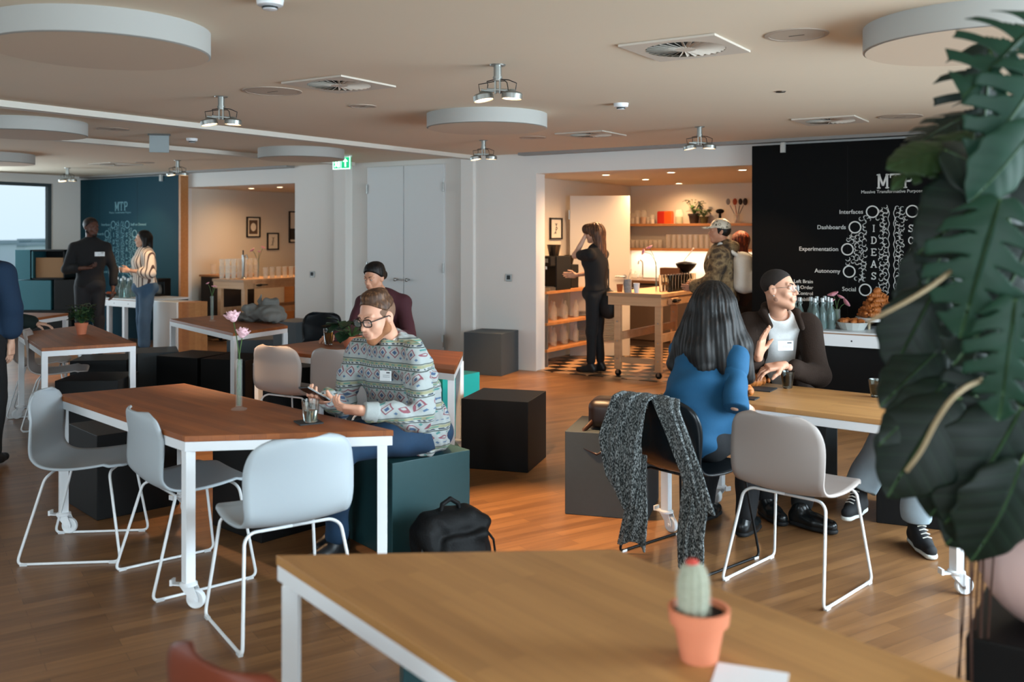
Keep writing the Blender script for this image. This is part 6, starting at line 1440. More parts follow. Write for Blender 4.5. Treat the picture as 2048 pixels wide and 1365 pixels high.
# man in the patterned cap and camouflage jacket
n = NB('camouflage'); v = n.coord('Object'); g = n.noise(v, 11, 4); n.nt.links.new(n.ramp(g, [(.36, lin('#241c15')), (.46, lin('#55462f')), (.55, lin('#74654a')), (.64, lin('#3a2f22'))]), n.b.inputs['Base Color']); n.b.inputs['Roughness'].default_value = .9
t, J, R, hc, f, r, up, q = standing('man in a pale patterned cap and camouflage jacket at the right kitchen opening', 2.20, 9.95, (-.86, .35), 1.74, None, head_face=(-.97, .1), arms=dict(lel=(.06, -.27, 1.12), lwr=(.25, -.15, 1.05), rel=(.06, .27, 1.12), rwr=(.25, .15, 1.05)))
body_mesh(t, J, R, hc, MATS['skin_tan'], 1.0, hh=.006, hands=(lambda b: hand_solid(b, J['lwr'], f, r, 1), lambda b: hand_solid(b, J['rwr'], f, -r, -1)))
def ops(b): torso(b, J, .045, k=.06); arm(b, J, 'r', .045, 1.85, k=.05); arm(b, J, 'l', .045, 1.85, k=.05); b.ell(J['neck'] - f * .07 + up * .0, (.11, .11, .07), k=.04); b.disp.append(folds(.014, 26, 14)); b.cut(J['pelvis'] - up * .02, -up)
garment('camouflage_jacket', ops, n.m, t, .011); trousers(t, J, MATS['trousers_black'], h=.014)
b = Solid(); b.ell(hc + R @ V3(0, -.02, .02), (.084, .1, .085), R); b.cut(hc + R @ V3(0, .03, 0), R @ V3(0, 1, -.2), .01); smooth_obj('hair', [b.mesh(.007)], MATS['hair_near_black'], t, 1)
n = NB('cap_pattern'); v = n.coord('Object'); vo = n.new('ShaderNodeTexVoronoi'); vo.inputs['Scale'].default_value = 26; n.nt.links.new(v, vo.inputs['Vector']); dd_ = vo.outputs['Distance']
n.nt.links.new(n.mix(n.op('LESS_THAN', n.op('ABSOLUTE', n.op('SUBTRACT', dd_, .3)), .07), lin('#d2c7b2'), lin('#6f6a55')), n.b.inputs['Base Color'])
b = Solid(); b.ell(hc + R @ V3(0, -.012, .055), (.09, .108, .088), R); b.cut(hc + R @ V3(0, 0, .035), R @ V3(0, .15, -1), .004); b.cap(hc + R @ V3(0, .07, .05), hc + R @ V3(0, .18, .04), .014, .010, .01); b.cap(hc + R @ V3(-.04, .07, .048), hc + R @ V3(-.03, .165, .038), .013, .009, .02); b.cap(hc + R @ V3(.04, .07, .048), hc + R @ V3(.03, .165, .038), .013, .009, .02); smooth_obj('patterned_cap', [b.mesh(.005)], n.m, t, 1)
for sd in 'rl': shoe('shoe', J[sd + 'an'], J[sd + 'an'] + f * .17 - up * .05, MATS['shoe_black'], t, h=.009)
bc = J['neck'] - f * .22 - up * .26; tb = thing('backpack', 'pale grey backpack on the back of the man in the patterned cap', 'backpack', bc)
b = Solid(); Rb = frame(f); b.rbox(bc, (.145, .10, .215), Rb, .095); b.rbox(bc - f * .09 - up * .09, (.11, .05, .11), Rb, .04, k=.02); b.disp.append(folds(.008, 34, 6)); smooth_obj('backpack_body', [b.mesh(.009)], cloth('canvas_pale_grey', '#b5bcbd'), tb, 1)
for sx in (-1, 1): b = Solid(); b.chain([bc + r * sx * .1 + up * .18 + f * .05, J['neck'] + r * sx * .11 + up * .035, J['neck'] + r * sx * .15 - up * .10 + f * .10], [.022] * 3, .01); smooth_obj('strap', [b.mesh(.008)], MATS['canvas_pale_grey'], tb, 1)
m = MB(); m.tube([Rb @ V3(-.12, -.13, .16), Rb @ V3(0, -.15, .05), Rb @ V3(.1, -.15, -.05)], .004, 5); m.tube([Rb @ V3(.12, -.13, .16), Rb @ V3(0, -.15, .05)], .004, 5); build('cord', m, M_dkmetal, tb)
# person with reddish hair behind
t, J, R, hc, f, r, up, q = standing('person with glowing reddish hair behind the pale grey backpack', 2.50, 10.35, (-.3, .95), 1.62, None, True)
body_mesh(t, J, R, hc, SKb, .95, True, hh=.008, hb=.016)
def ops(b): torso(b, J, .03, True); arm(b, J, 'r', .025, 1.85); arm(b, J, 'l', .025, 1.85); b.cut(J['pelvis'] - up * .05, -up)
garment('dark_coat', ops, cloth('coat_wine', '#1c0f10'), t, .012); trousers(t, J, MATS['trousers_black'], h=.016)
b = Solid(); b.ell(hc + R @ V3(0, -.015, .03), (.09, .104, .095), R); b.cap(hc, hc - up * .2 - f * .06, .085, .05, .04); b.cut(hc + R @ V3(0, .06, 0), R @ V3(0, 1, -.3), .02); b.disp.append(strands(hc, .005, 30)); smooth_obj('hair', [b.mesh(.008)], hairmat('hair_auburn', '#5a1f0e', '#c4592a'), t, 1)
for sd in 'rl': shoe('shoe', J[sd + 'an'], J[sd + 'an'] + f * .15 - up * .05, MATS['shoe_black'], t, h=.01)
# woman at far left, from behind
t, J, R, hc, f, r, up, q = standing('long-haired woman in a dark blue top cut by the left edge', -3.71, 6.62, (.1, .95), 1.68, None, True, arms=dict(rel=(.02, .22, 1.1), rwr=(.05, .2, .86)))
body_mesh(t, J, R, hc, SKb, .96, True, hh=.007, hb=.014, hands=(lambda b: hand_solid(b, J['rwr'], -up, -r, -1, (.3, .3, .3), .9),))
def ops(b): torso(b, J, .035, True, k=.06); arm(b, J, 'r', .035, 1.6, k=.04); arm(b, J, 'l', .03, 1.8, k=.04); b.disp.append(folds(.010, 26, 8)); b.cut(J['pelvis'] - up * .12, -up)
garment('dark_blue_top', ops, cloth('top_dark_blue', '#0b2740'), t, .01); trousers(t, J, MATS['trousers_black'], e=.02, h=.012)
b = Solid(); b.ell(hc + R @ V3(0, -.015, .03), (.092, .108, .095), R); b.cap(hc + R @ V3(0, -.05, 0), hc + R @ V3(.03, -.12, -.34), .085, .07, .04); b.cap(hc + R @ V3(.06, -.02, 0), hc + R @ V3(.11, -.07, -.36), .05, .04, .04); b.cut(hc + R @ V3(0, .06, 0), R @ V3(0, 1, -.3), .02); b.disp.append(strands(hc, .004, 34)); smooth_obj('hair', [b.mesh(.007)], hairmat('hair_dark', '#1b1412', '#3a2a22'), t, 1)
for sd in 'rl': shoe('shoe', J[sd + 'an'], J[sd + 'an'] + f * .15 - up * .05, MATS['shoe_black'], t, h=.01)
# seated person whose dark sleeve reaches onto the far left table
J = dict(pelvis=(-4.98, 8.45, .60), neck=(-4.93, 8.5, 1.06), rsh=(-4.9, 8.33, 1.0), lsh=(-4.93, 8.68, 1.0), rel=(-4.58, 8.38, .90), rwr=(-4.32, 8.60, .805), lel=(-4.7, 8.75, .8), lwr=(-4.5, 8.7, .8),
         rhip=(-4.93, 8.37, .57), lhip=(-4.93, 8.55, .57), rkn=(-4.66, 8.3, .57), lkn=(-4.66, 8.55, .57), ran=(-4.8, 8.3, .09), lan=(-4.8, 8.55, .09))
t = person('person in a dark green sleeve reaching onto the far left table', (-4.9, 8.5)); hc = V3(-4.9, 8.5, 1.24); R = frame((1, .1, -.1))
body_mesh(t, J, R, hc, SKb, 1.0, hh=.008, hb=.014, hands=(lambda b: hand_solid(b, J['rwr'], (1, .25, -.1), (0, 0, -1), 1, (.25, .3, .3), .95),))
def ops(b): torso(b, J, .025, k=.06); arm(b, J, 'r', .03, 1.92, k=.04); arm(b, J, 'l', .025, 1.9); b.disp.append(folds(.008, 30, 8)); b.cut(V3(0, 0, .55), -V3(0, 0, 1))
garment('dark_green_jumper', ops, cloth('knit_dark_green', '#10201f'), t, .01); trousers(t, J, MATS['trousers_black'], h=.014)
b = Solid(); hair_cap(b, hc, R, 1.0, .004, 0); smooth_obj('hair', [b.mesh(.008)], MATS['hair_dark_brown'], t, 1)
for sd in 'rl': shoe('shoe', J[sd + 'an'], V3(*J[sd + 'an']) + V3(.14, 0, -.05), MATS['shoe_black'], t, h=.01)
cube('black cube stool the person with the dark green sleeve sits on', -5.05, 8.45, 5, M_cube_blk)
# ------------------------------------------------------------------ things on the tables
p = G(478, 820, TH); flower_vase('slim round-footed vase with two pale pink roses on the near table', (p.x, p.y, TH + .0005), .25, .0165,
    [([(.004, 0, .02), (.008, 0, .22), (-.012, 0, .36), (-.028, 0, .44)], 'rose', .054), ([(-.004, 0, .02), (-.008, 0, .2), (.006, 0, .3), (.016, 0, .36)], 'rose', .048)], flat=True)
M_slate = mat('slate', '#1d2124', .6, vary=.15, vscale=30)
p = G(617, 846, TH); m = MB(); m.box((0, 0, .003), (.11, .11, .006)); o = build('coaster', m, M_slate, bevel=.001); o.location = (p.x, p.y, TH); o.rotation_euler = (0, 0, .5); tag(o, 'dark square slate coaster under the water glass', 'coaster')
M_water = mat('water', '#e8f4ee', .0, trans=1, ior=1.33)
p = G(621, 847, TH); tumbler('water_glass', 'glass of water on the slate coaster before the man in glasses', 'glass', (p.x, p.y, TH + .0065), .031, .041, .10, liquid=M_water, fill=.55, wall=.003)
p = G(657, 690, TH); tumbler('amber_drink_glass', 'glass of amber drink on the middle table beside the potted plant', 'glass', (p.x, p.y, TH + .0005), .03, .041, .125, liquid=mat('amber_drink', '#c0762e', .1, trans=.5), fill=.8)
p = G(703, 694, TH); leafy('potted_plant', 'dark leafy plant in a terracotta pot on the middle table', (p.x, p.y, TH), .17, .13, 46, M_terra, M_leaf_dk, .075, .085, .6, 11, .3)
p = G(163, 669, TH); leafy('potted_plant', 'small dark bush in a terracotta pot on the far left table', (p.x, p.y, TH), .10, .15, 110, M_terra, M_leaf_dk, .05, .1, .45, 12, .6)
p = G(424, 643, TH); flower_vase('slim vase with dried buds on the table with the grey jacket', (p.x, p.y, TH + .0005), .25, .0165, [([(0, 0, .02), (0, 0, .24), (-.02, 0, .33), (-.04, 0, .37)], 'daisy', .02), ([(0, 0, .02), (0, 0, .22), (.01, 0, .34)], 'daisy', .018), ([(0, 0, .02), (0, 0, .24), (.03, 0, .34)], 'daisy', .02)], flat=True)
# grey jacket in a heap
jc = G(520, 645, TH); b = Solid(); c = V3(jc.x, jc.y, TH); rt_, bk = D, NN
for u, v_, z, a, bb, cc, an in ((-.18, 0, .03, .2, .09, .03, .2), (0, .05, .06, .2, .16, .05, -.3), (.14, .03, .07, .13, .15, .06, .4), (-.02, -.03, .08, .13, .07, .05, .7), (.09, .06, .14, .1, .08, .035, -.6), (.2, .0, .05, .08, .14, .045, .1)):
    b.ell(c + rt_ * u + bk * v_ + V3(0, 0, z * 1.35), (a, bb, cc * 1.35), Matrix.Rotation(RZ + an, 3, 'Z') @ Matrix.Rotation(an * .5, 3, 'Y'), k=.02)
b.cap(c + rt_ * -.02 + bk * .02 + V3(0, 0, .15), c + rt_ * .16 + bk * .02 + V3(0, 0, .10), .035, .03, .02); b.cap(c + rt_ * -.02 + bk * .02 + V3(0, 0, .2), c + rt_ * -.0 + bk * .02 + V3(0, 0, .27), .03, .006, .03); b.cap(c + rt_ * -.3 + V3(0, 0, .02), c + rt_ * -.4 + V3(0, 0, .015), .02, .01, .02)
b.disp.append(folds(.016, 55, 31)); b.cut(c + V3(0, 0, .002), (0, 0, -1), .001); o = smooth_obj('grey_jacket', [b.mesh(.006)], cloth('wool_grey', '#6f6f6b', bump=.3, bs=150), None, 1); tag(o, 'crumpled grey jacket lying on the far table with the bud vase', 'jacket')
# right table: glasses, croissants, slate boards
M_coffee = mat('coffee', '#140a07', .15)
for px, py, liq, l in ((1575, 777, M_coffee, 'double-walled glass of black coffee before the man in the brown jacket'), (1752, 795, M_coffee, 'double-walled glass of black coffee in the middle of the right table'), (1797, 805, M_water, 'double-walled glass of water at the edge of the big plant')):
    p = G(px, py, TH); t = tumbler('double_walled_glass', l, 'glass', (p.x, p.y, TH + .0005), .026, .041, .095, liquid=None); 
    root = thing('double_walled_glass', l, 'glass', (p.x, p.y, TH + .0005)); t.parent = root; t.location = (0, 0, 0); t.name = 'outer_wall'
    for k_ in ('label', 'category'): del t[k_]
    m = MB(); m.lathe([(.001, .012), (.022, .013), (.030, .04), (.0365, .0945), (.035, .0945), (.028, .04), (.02, .016), (.001, .0155)], n=20, cap=False); build('inner_wall', m, M_glass, root, smooth=True, auto=.9)
    m = MB(); m.lathe([(.001, .0165), (.0195, .0168), (.0275, .04), (.033, .072), (.001, .072)], n=20, cap=False); build('drink', m, liq, root, smooth=True, auto=.9)
def croissant(mb_list, c, L, r, rz, tilt=0.0):
    b = Solid(); R = Matrix.Rotation(rz, 3, 'Z') @ Matrix.Rotation(tilt, 3, 'Y'); n_ = 7
    for i in range(n_):
        u = -1 + 2 * i / (n_ - 1); q = V3(u * L / 2, -u * u * L * .22, 0); rr = r * (1 - .62 * abs(u) ** 1.4); b.ell(V3(*c) + R @ q, (rr * .62, rr, rr), R @ Matrix.Rotation(-u * .5, 3, 'Z'), k=.004)
    mb_list.append(b.mesh(.0035 if L > .1 else .006)); return b
M_cro = mat('croissant_crust', '#a8622c', .5, vary=.35, vscale=35, bump=.3, bscale=90)
for px, py, sz, l in ((1505, 778, (.24, .14), 'dark slate board at the far edge under the back croissant'), (1490, 797, (.13, .09), 'small dark slate board under the front croissant')):
    p = G(px, py, TH); m = MB(); m.box((0, 0, .003), (sz[0], sz[1], .006)); o = build('slate_board', m, M_slate); o.location = (p.x, p.y, TH); o.rotation_euler = (0, 0, -.55); tag(o, l, 'slate board')
for px, py, l, rz in ((1508, 774, 'croissant on the back slate board beside the woman in blue', .3), (1487, 794, 'croissant on the small front slate board', -.9)):
    p = G(px, py, TH); ml = []; croissant(ml, (p.x, p.y, TH + .037), .15, .042, rz); tag(smooth_obj('croissant', ml, M_cro, None, 1), l, 'croissant')
# cactus
p = G(1398, 1318, TH); t = thing('potted_cactus', 'blurred cactus with a red top in a terracotta pot on the foreground table', 'cactus', (p.x, p.y, TH))
m = MB(); m.lathe([(.001, 0), (.038, 0), (.052, .075), (.0605, .076), (.064, .106), (.057, .107), (.053, .09), (.001, .09)], n=40, cap=False); pt = build('pot', m, mat('terracotta_clean', '#d5805e', .75, vary=.06, vscale=14), t, smooth=True, auto=.5)
m = MB(); m.lathe([(.001, .093), (.0545, .093)], n=30, cap=False); build('soil', m, mat('soil', '#1d140f', .95), pt)
m = MB(); n_ = 44; pr = [(.026, .085), (.030, .11), (.031, .14), (.0295, .165), (.024, .185), (.014, .197), (.001, .201)]; v = []; f = []
for j, (r, z) in enumerate(pr):
    for i in range(n_): a = 2 * PI * i / n_; rr = r * (1 + .07 * math.cos(a * 11)); v.append((rr * math.cos(a) - .012, rr * math.sin(a), z))
for j in range(len(pr) - 1):
    for i in range(n_): k_ = (i + 1) % n_; f.append((j * n_ + i, j * n_ + k_, (j + 1) * n_ + k_, (j + 1) * n_ + i))
m.add(v, f); cb = build('cactus_body', m, mat('cactus_green', '#a3a693', .9, vary=.25, vscale=120, bump=.4, bscale=300), t, smooth=True)
m = MB(); rr = random.Random(9)
for i in range(420):
    a = 2 * PI * (i % 11) / 11; z = .09 + .105 * (i // 11) / 38; r = .031 * math.sqrt(max(.02, 1 - max(0, (z - .15) / .052) ** 2)) * 1.06; q = V3(r * math.cos(a) - .012, r * math.sin(a), z); d = V3(math.cos(a + rr.uniform(-.7, .7)), math.sin(a + rr.uniform(-.7, .7)), rr.uniform(-.4, .7)).normalized() * .008; s_ = d.orthogonal().normalized() * .0004; m.add([q - s_, q + s_, q + d], [(0, 1, 2)])
tag(build('spines', m, mat('cactus_spine', '#d8d4c4', .8), cb), kind='stuff')
m = MB(); m.ball((-.014, 0, .198), (.014, .014, .009), 12); build('red_tip', m, mat('cactus_red', '#c2483c', .7), t, smooth=True)
p = G(1500, 1362, TH); m = MB(); m.box((0, 0, .001), (.14, .11, .002)); o = build('paper_card', m, mat('paper_white', '#e6e8ec', .7)); o.location = (p.x, p.y, TH); o.rotation_euler = (0, 0, -.35); tag(o, 'white paper card at the bottom edge beside the cactus pot', 'paper')
# ------------------------------------------------------------------ on the right counter
zc = TH + .0005
def C(px, s_): p_ = W(TW(px, s_), s_); return (p_.x, p_.y, zc)
def bottle(label, loc, gr, src=None, s_=1.0):
    if src: return dup(src, loc, 0, label, group=gr)
    t = thing('glass_bottle', label, 'bottle', loc, 0, gr); m = MB(); m.lathe([(.001, 0), (.036, 0), (.038, .01), (.038, .13), (.033, .16), (.016, .20), (.014, .26), (.016, .27), (.001, .27)], n=20, cap=False); build('bottle_glass', m, mat('bottle_glass', '#a9c4c2', .06, trans=.75, ior=1.35), t, smooth=True, auto=.6)
    m = MB(); m.lathe([(.001, .004), (.034, .004), (.035, .12), (.001, .12)], n=16, cap=False); build('water_fill', m, M_water, t); m = MB(); m.lathe([(.017, .245), (.018, .28), (.001, .285)], n=16, cap=False); m.tube([(.018, 0, .25), (.02, 0, .225), (0, .0, .215)], .0016, 5); build('swing_cap', m, mat('cap_silver', '#c4cbcc', .3, .7), t, smooth=True, auto=.6); return t
b0_ = None
for px, py in ((1590, -.6), (1600, -.72), (1580, -.5), (1622, -.62), (1634, -.52), (1645, -.70), (1630, -.76), (1656, -.56), (1650, -.42), (1662, -.68)):
    l = 'clear swing-top bottle in the cluster on the right counter'; b0_ = bottle(l, C(px, py), 'swing-top bottles on the right counter', b0_) if b0_ is None else (bottle(l, C(px, py), 'swing-top bottles on the right counter', b0_) and b0_)
flower_vase('glass vase with pink flowers beside the bottles on the right counter', C(1674, -.5), .17, .03, [([(0, 0, .02), (0, 0, .16), (-.015, 0, .25), (-.03, 0, .29)], 'daisy', .055), ([(.01, 0, .02), (.01, 0, .15), (.04, 0, .2), (.07, 0, .22)], 'daisy', .05), ([(0, .01, .02), (0, .01, .16), (.015, .01, .24), (.03, .01, .27)], 'daisy', .04), ([(0, .01, .02), (-.01, .01, .16), (-.04, .01, .2), (-.05, .01, .23)], 'daisy', .045)])
c = C(1705, -.62); t = thing('pastry_tray', 'paper-lined tray of small pastries on the right counter', 'tray', c, RZ); m = MB(); m.lathe([(.10, 0), (.14, .07), (.135, .07), (.095, .008), (.001, .008)], n=14, cap=False); build('paper_liner', m, mat('paper_grey', '#b9bcb9', .8), t)
for i in range(7):
    ml = []; a = i * .9; q = V3(c[0] + .08 * math.cos(a) * (i > 0), c[1] + .08 * math.sin(a) * (i > 0), zc + .075); croissant(ml, q, .09, .03, a); tag(smooth_obj('small_pastry', ml, M_cro, None, 1), 'small browned pastry in the paper-lined tray', 'pastry', 'pastries in the paper-lined tray')
c = C(1755, -.42); t = thing('cake_stand', 'white stand carrying the croissant pyramid on the right counter', 'cake stand', c); m = MB(); m.lathe([(.001, .075), (.19, .075), (.19, .105), (.001, .105)], n=36, cap=False); build('plate', m, M_white_metal, t, smooth=True, auto=.5)
m = MB()
for a in range(4): m.cyl((.1 * math.cos(a * PI / 2 + .4), .1 * math.sin(a * PI / 2 + .4), 0), (.1 * math.cos(a * PI / 2 + .4), .1 * math.sin(a * PI / 2 + .4), .075), .012)
build('stand_legs', m, mat('leg_brass', '#b7a68a', .4), t)
rr = random.Random(21); ml = []; k = 0; cro_src = None
for lv, (n_, rad) in enumerate(((9, .13), (8, .11), (6, .08), (4, .055), (3, .03), (1, 0))):
    for i in range(n_):
        a = 2 * PI * i / n_ + lv * .5; q = V3(c[0] + rad * math.cos(a), c[1] + rad * math.sin(a), zc + .105 + .03 + lv * .042)
        if cro_src is None or k % 9 == 0:
            ml = []; croissant(ml, V3(0, 0, 0), .12, .034, 0); cro_src = smooth_obj('croissant', ml, M_cro, None, 1); o = cro_src
        else: o = cro_src.copy(); COL.objects.link(o)
        o.location = q; o.rotation_euler = (rr.uniform(-.2, .2), rr.uniform(-.25, .25), a + PI / 2 + rr.uniform(-.4, .4)); tag(o, 'golden croissant in the pyramid on the white stand', 'croissant', 'croissants piled on the white stand'); k += 1
# ------------------------------------------------------------------ on the left counter
def L(px, py): g = G(px, py, zC2); return (g.x, g.y, zC2 + .0005)
for px, py in ((236, 592), (243, 596), (250, 593), (257, 596), (262, 592), (268, 594), (247, 589)): bottle('clear swing-top bottle in the cluster on the left counter', L(px, py), 'swing-top bottles on the left counter', b0_)
p = L(322, 592); t = thing('filter_coffee_maker', 'black coffee maker with a glass jug at the right end of the left counter', 'coffee maker', p, RZ); m = MB(); m.box((0, .04, .13), (.2, .12, .26)); m.box((0, -.03, .235), (.2, .2, .05)); m.box((0, -.03, .015), (.2, .2, .03)); build('machine_body', m, M_black, t, bevel=.005); m = MB(); m.lathe([(.001, .035), (.055, .035), (.06, .1), (.04, .17), (.001, .17)], (0, -.05, 0), 16, cap=False); build('jug', m, mat('jug_glass', '#9a9690', .1, trans=.5), t, smooth=True)
p = L(221, 594); ml = []; t = thing('fruit_bowl', 'small dark bowl with orange fruit left of the bottles on the left counter', 'bowl', p); m = MB(); m.lathe([(.001, 0), (.05, 0), (.09, .05), (.085, .05), (.045, .006), (.001, .006)], n=20, cap=False); build('bowl', m, M_slate, t, smooth=True)
for i, (dx, dy) in enumerate(((0, 0), (.045, .01), (-.04, .015))): m = MB(); m.ball((0, 0, 0), .032, 12); o = build('orange_fruit', m, mat('fruit_orange', '#b4562a', .5), smooth=True); o.location = (p[0] + dx, p[1] + dy, p[2] + .045); tag(o, ('middle', 'right', 'left')[i] + ' orange fruit in the small dark bowl', 'fruit')
# ------------------------------------------------------------------ bags
gb = G(1222, 845, .48); c = V3(.66, 5.58, .485); t = thing('leather_bag', 'dark brown leather bag lying on the slate cube stool', 'bag', c, 0); Rb = Matrix.Rotation(-.28, 3, 'Z'); b = Solid(); b.rbox(c + V3(0, 0, .085), (.2, .12, .085), Rb, .05); b.disp.append(folds(.006, 30, 6)); b.cut(c + V3(0, 0, .004), (0, 0, -1), .002)
M_leather = mat('leather_dark_brown', '#1d1210', .4, vary=.2, vscale=20); smooth_obj('bag_body', [b.mesh(.006)], M_leather, t, 1)
m = MB(); m.tube([Rb @ V3(x, -.124 + y, z) for x, y, z in ((-.16, .03, .05), (-.21, -.02, .0), (-.2, -.04, -.10), (-.13, -.045, -.13), (-.06, -.045, -.09), (-.03, -.02, .0), (-.02, .01, .06))], .008, 6, flat=2.2); m.tube([Rb @ V3(x, -.124 + y, z) for x, y, z in ((.0, .01, .06), (.02, -.03, -.02), (.06, -.045, -.11), (.12, -.045, -.1))], .006, 6); build('strap', m, mat('strap_brown', '#3a2118', .45), t, smooth=True)
m = MB(); m.box(Rb @ V3(0, -.11, .11), (.03, .03, .13), M=Rb); m.box(Rb @ V3(0, -.06, .172), (.03, .12, .012), M=Rb); m.box(Rb @ V3(-.01, -.02, .185), (.05, .03, .02), M=Rb); build('buckle_flap', m, MATS['strap_brown'], t, bevel=.003)
c = V3(-.30, 4.615, 0); Rb = Matrix.Rotation(.62, 3, 'Z'); t = thing('backpack', 'black backpack standing on the floor against the petrol cube stool', 'backpack', c); b = Solid(); b.rbox(c + V3(0, 0, .13), (.20, .09, .125), Rb, .06); b.rbox(c + Rb @ V3(-.02, 0, .24), (.14, .06, .045), Rb, .035, k=.05); b.rbox(c + Rb @ V3(.02, -.09, .1), (.13, .04, .09), Rb, .03, k=.02); b.disp.append(folds(.010, 40, 16)); b.cut(V3(0, 0, .004), (0, 0, -1), .002)
smooth_obj('backpack_body', [b.mesh(.006)], cloth('nylon_black', '#08090b', .65, bump=.25, bs=90, spec=.25), t, 1); b = Solid(); b.chain([c + Rb @ V3(x, y, z) for x, y, z in ((-.06, 0, .26), (-.045, 0, .315), (.0, 0, .335), (.045, 0, .305), (.055, 0, .26))], [.011] * 5, .004); smooth_obj('handle', [b.mesh(.004)], MATS['nylon_black'], t, 1)
m = MB(); m.tube([Rb @ V3(x, y, z) for x, y, z in ((-.14, -.03, .22), (-.19, -.06, .12), (-.21, -.06, .02), (-.12, -.12, .008))], .009, 6, flat=2); m.tube([Rb @ V3(x, y, z) for x, y, z in ((.13, -.06, .22), (.2, -.08, .12), (.23, -.06, .01))], .006, 6); build('straps', m, MATS['nylon_black'], t)
# ------------------------------------------------------------------ tweed scarf over the black chair
n = NB('tweed'); v = n.coord('Object'); mp = n.new('ShaderNodeMapping'); mp.inputs['Rotation'].default_value = (.5, .6, .3); mp.inputs['Scale'].default_value = (240, 240, 90); n.nt.links.new(v, mp.inputs[0]); g = n.noise(mp.outputs[0], 1.0, 2)
n.nt.links.new(n.ramp(g, [(.40, lin('#0f1314')), (.51, lin('#3d4547')), (.60, lin('#969c9d'))]), n.b.inputs['Base Color']); n.b.inputs['Roughness'].default_value = .95; n.bump(g, .6, .006); M_tweed = n.m
RC = Matrix.Rotation(math.atan2(.65, .76) - PI / 2, 3, 'Z'); C0 = V3(.9, 4.8, 0); t = thing('tweed_scarf', 'black and white tweed scarf draped over the back of the black chair', 'scarf', C0, 0)
def drape(name, path, wid, folds_n, amp, ph=0.0, parent=t):
    nu, nv = 26, 44; grid = []; P_ = [V3(*p) for p in path]; L_ = [0]
    for i in range(1, len(P_)): L_.append(L_[-1] + (P_[i] - P_[i - 1]).length)
    def at(s_, arr):
        s_ *= L_[-1]
        for i in range(1, len(L_)):
            if s_ <= L_[i] + 1e-9: f_ = (s_ - L_[i - 1]) / (L_[i] - L_[i - 1]); f_ = f_ * f_ * (3 - 2 * f_) if 0 else f_; return arr[i - 1] * (1 - f_) + arr[i] * f_
        return arr[-1]
    for iu in range(nu):
        row = []
        for iv in range(nv):
            u = -1 + 2 * iu / (nu - 1); s_ = iv / (nv - 1); p = at(s_, P_); w = at(s_, wid); fo = amp * (math.sin(u * PI * folds_n + s_ * 3 + ph) + .5 * math.sin(u * PI * folds_n * 1.9 + s_ * 5)) * min(1, s_ * 3 + .25)
            row.append(RC @ V3(p.x + u * w, p.y - abs(fo) * 1.0 - .004, p.z + .02 * math.sin(u * 3 + ph) * s_))
        grid.append(row)
    return build(name, MB().sheet(grid), M_tweed, parent, smooth=True, solid=.012, sub=1)
drape('scarf_left_drape', [(-.07, -.2, .70), (-.08, -.255, .84), (-.09, -.31, .82), (-.13, -.35, .62), (-.12, -.35, .42), (-.08, -.34, .29)], [.11, .11, .12, .13, .11, .045], 2.2, .03, .3)
drape('scarf_left_tail', [(-.07, -.31, .55), (-.07, -.325, .4), (-.06, -.33, .28), (-.09, -.33, .10)], [.06, .07, .07, .095], 1.3, .016, 1.0)
drape('scarf_top_band', [(-.0, -.2, .76), (.07, -.262, .842), (.12, -.30, .80), (.2, -.315, .68), (.27, -.31, .52), (.31, -.29, .36)], [.10, .09, .07, .065, .07, .075], 1.6, .018, 2.0)
drape('scarf_right_tail', [(.26, -.29, .5), (.27, -.30, .34), (.25, -.30, .22), (.26, -.30, .07)], [.06, .08, .075, .075], 1.4, .016, .5)
# ------------------------------------------------------------------ the big split-leaf plant at right
def monstera_leaf(seed, notched=True, wide=.62, droop=.25, cup=.18, nl=6, gap=.40, b0=.26):
    rr = random.Random(seed); m = MB(); na, nb = 66, 12
    for sd in (-1, 1):
        V = {}; 
        for i in range(na + 1):
            a = i / na; w = wide * .5 * (math.sin(PI * min(1, (a * .93 + .07)) ** .85) ** .75) * (1 + .05 * math.sin(a * 25 + sd))
            for j in range(nb + 1):
                b = j / nb; x = a + (.30 * b * b * (1 - a) * .6 - .16 * b * (1 - a) ** 2) * 1.0; y = sd * b * w
                z = -droop * a * a - cup * b * b * w * 1.6 + .02 * math.sin(a * 9 + sd) * b
                V[i, j] = (x, y, z)
        keep = []
        for i in range(na):
            a = (i + .5) / na; fr = (a * nl + (.15 if sd > 0 else .4)) % 1.0
            for j in range(nb):
                b = (j + .5) / nb
                if notched and .12 < a < .9 and b > b0 and fr < gap * min(1, (b - b0 + .08) * 2.2): continue
                keep.append((i, j))
        idx = {}; vs = []; fs = []
        def g(k):
            if k not in idx: idx[k] = len(vs); vs.append(V[k])
            return idx[k]
        for i, j in keep: fs.append((g((i, j)), g((i + 1, j)), g((i + 1, j + 1)), g((i, j + 1))))
        m.add(vs, fs)
    return m
def leafmat(name, c1, c2):
    n = NB(name); v = n.coord('Object'); X, Y, Z = n.xyz(v)[0:3]; g = n.noise(v, 3.5, 3)
    vein = n.op('ABSOLUTE', n.op('SUBTRACT', n.op('FRACT', n.op('SUBTRACT', n.op('MULTIPLY', X, 6), n.op('MULTIPLY', n.op('ABSOLUTE', Y), 3.5))), .5)); mid = n.op('LESS_THAN', n.op('ABSOLUTE', Y), .012)
    c = n.mix(g, lin(c1), lin(c2)); c = n.mix(n.op('MULTIPLY', n.op('LESS_THAN', vein, .03), .35), c, lin('#25402a')); c = n.mix(n.op('MULTIPLY', mid, .7), c, lin('#35502e'))
    n.nt.links.new(c, n.b.inputs['Base Color']); n.b.inputs['Roughness'].default_value = .5; n.b.inputs['Specular IOR Level'].default_value = .28; n.bump(vein, .15, .01); return n.m
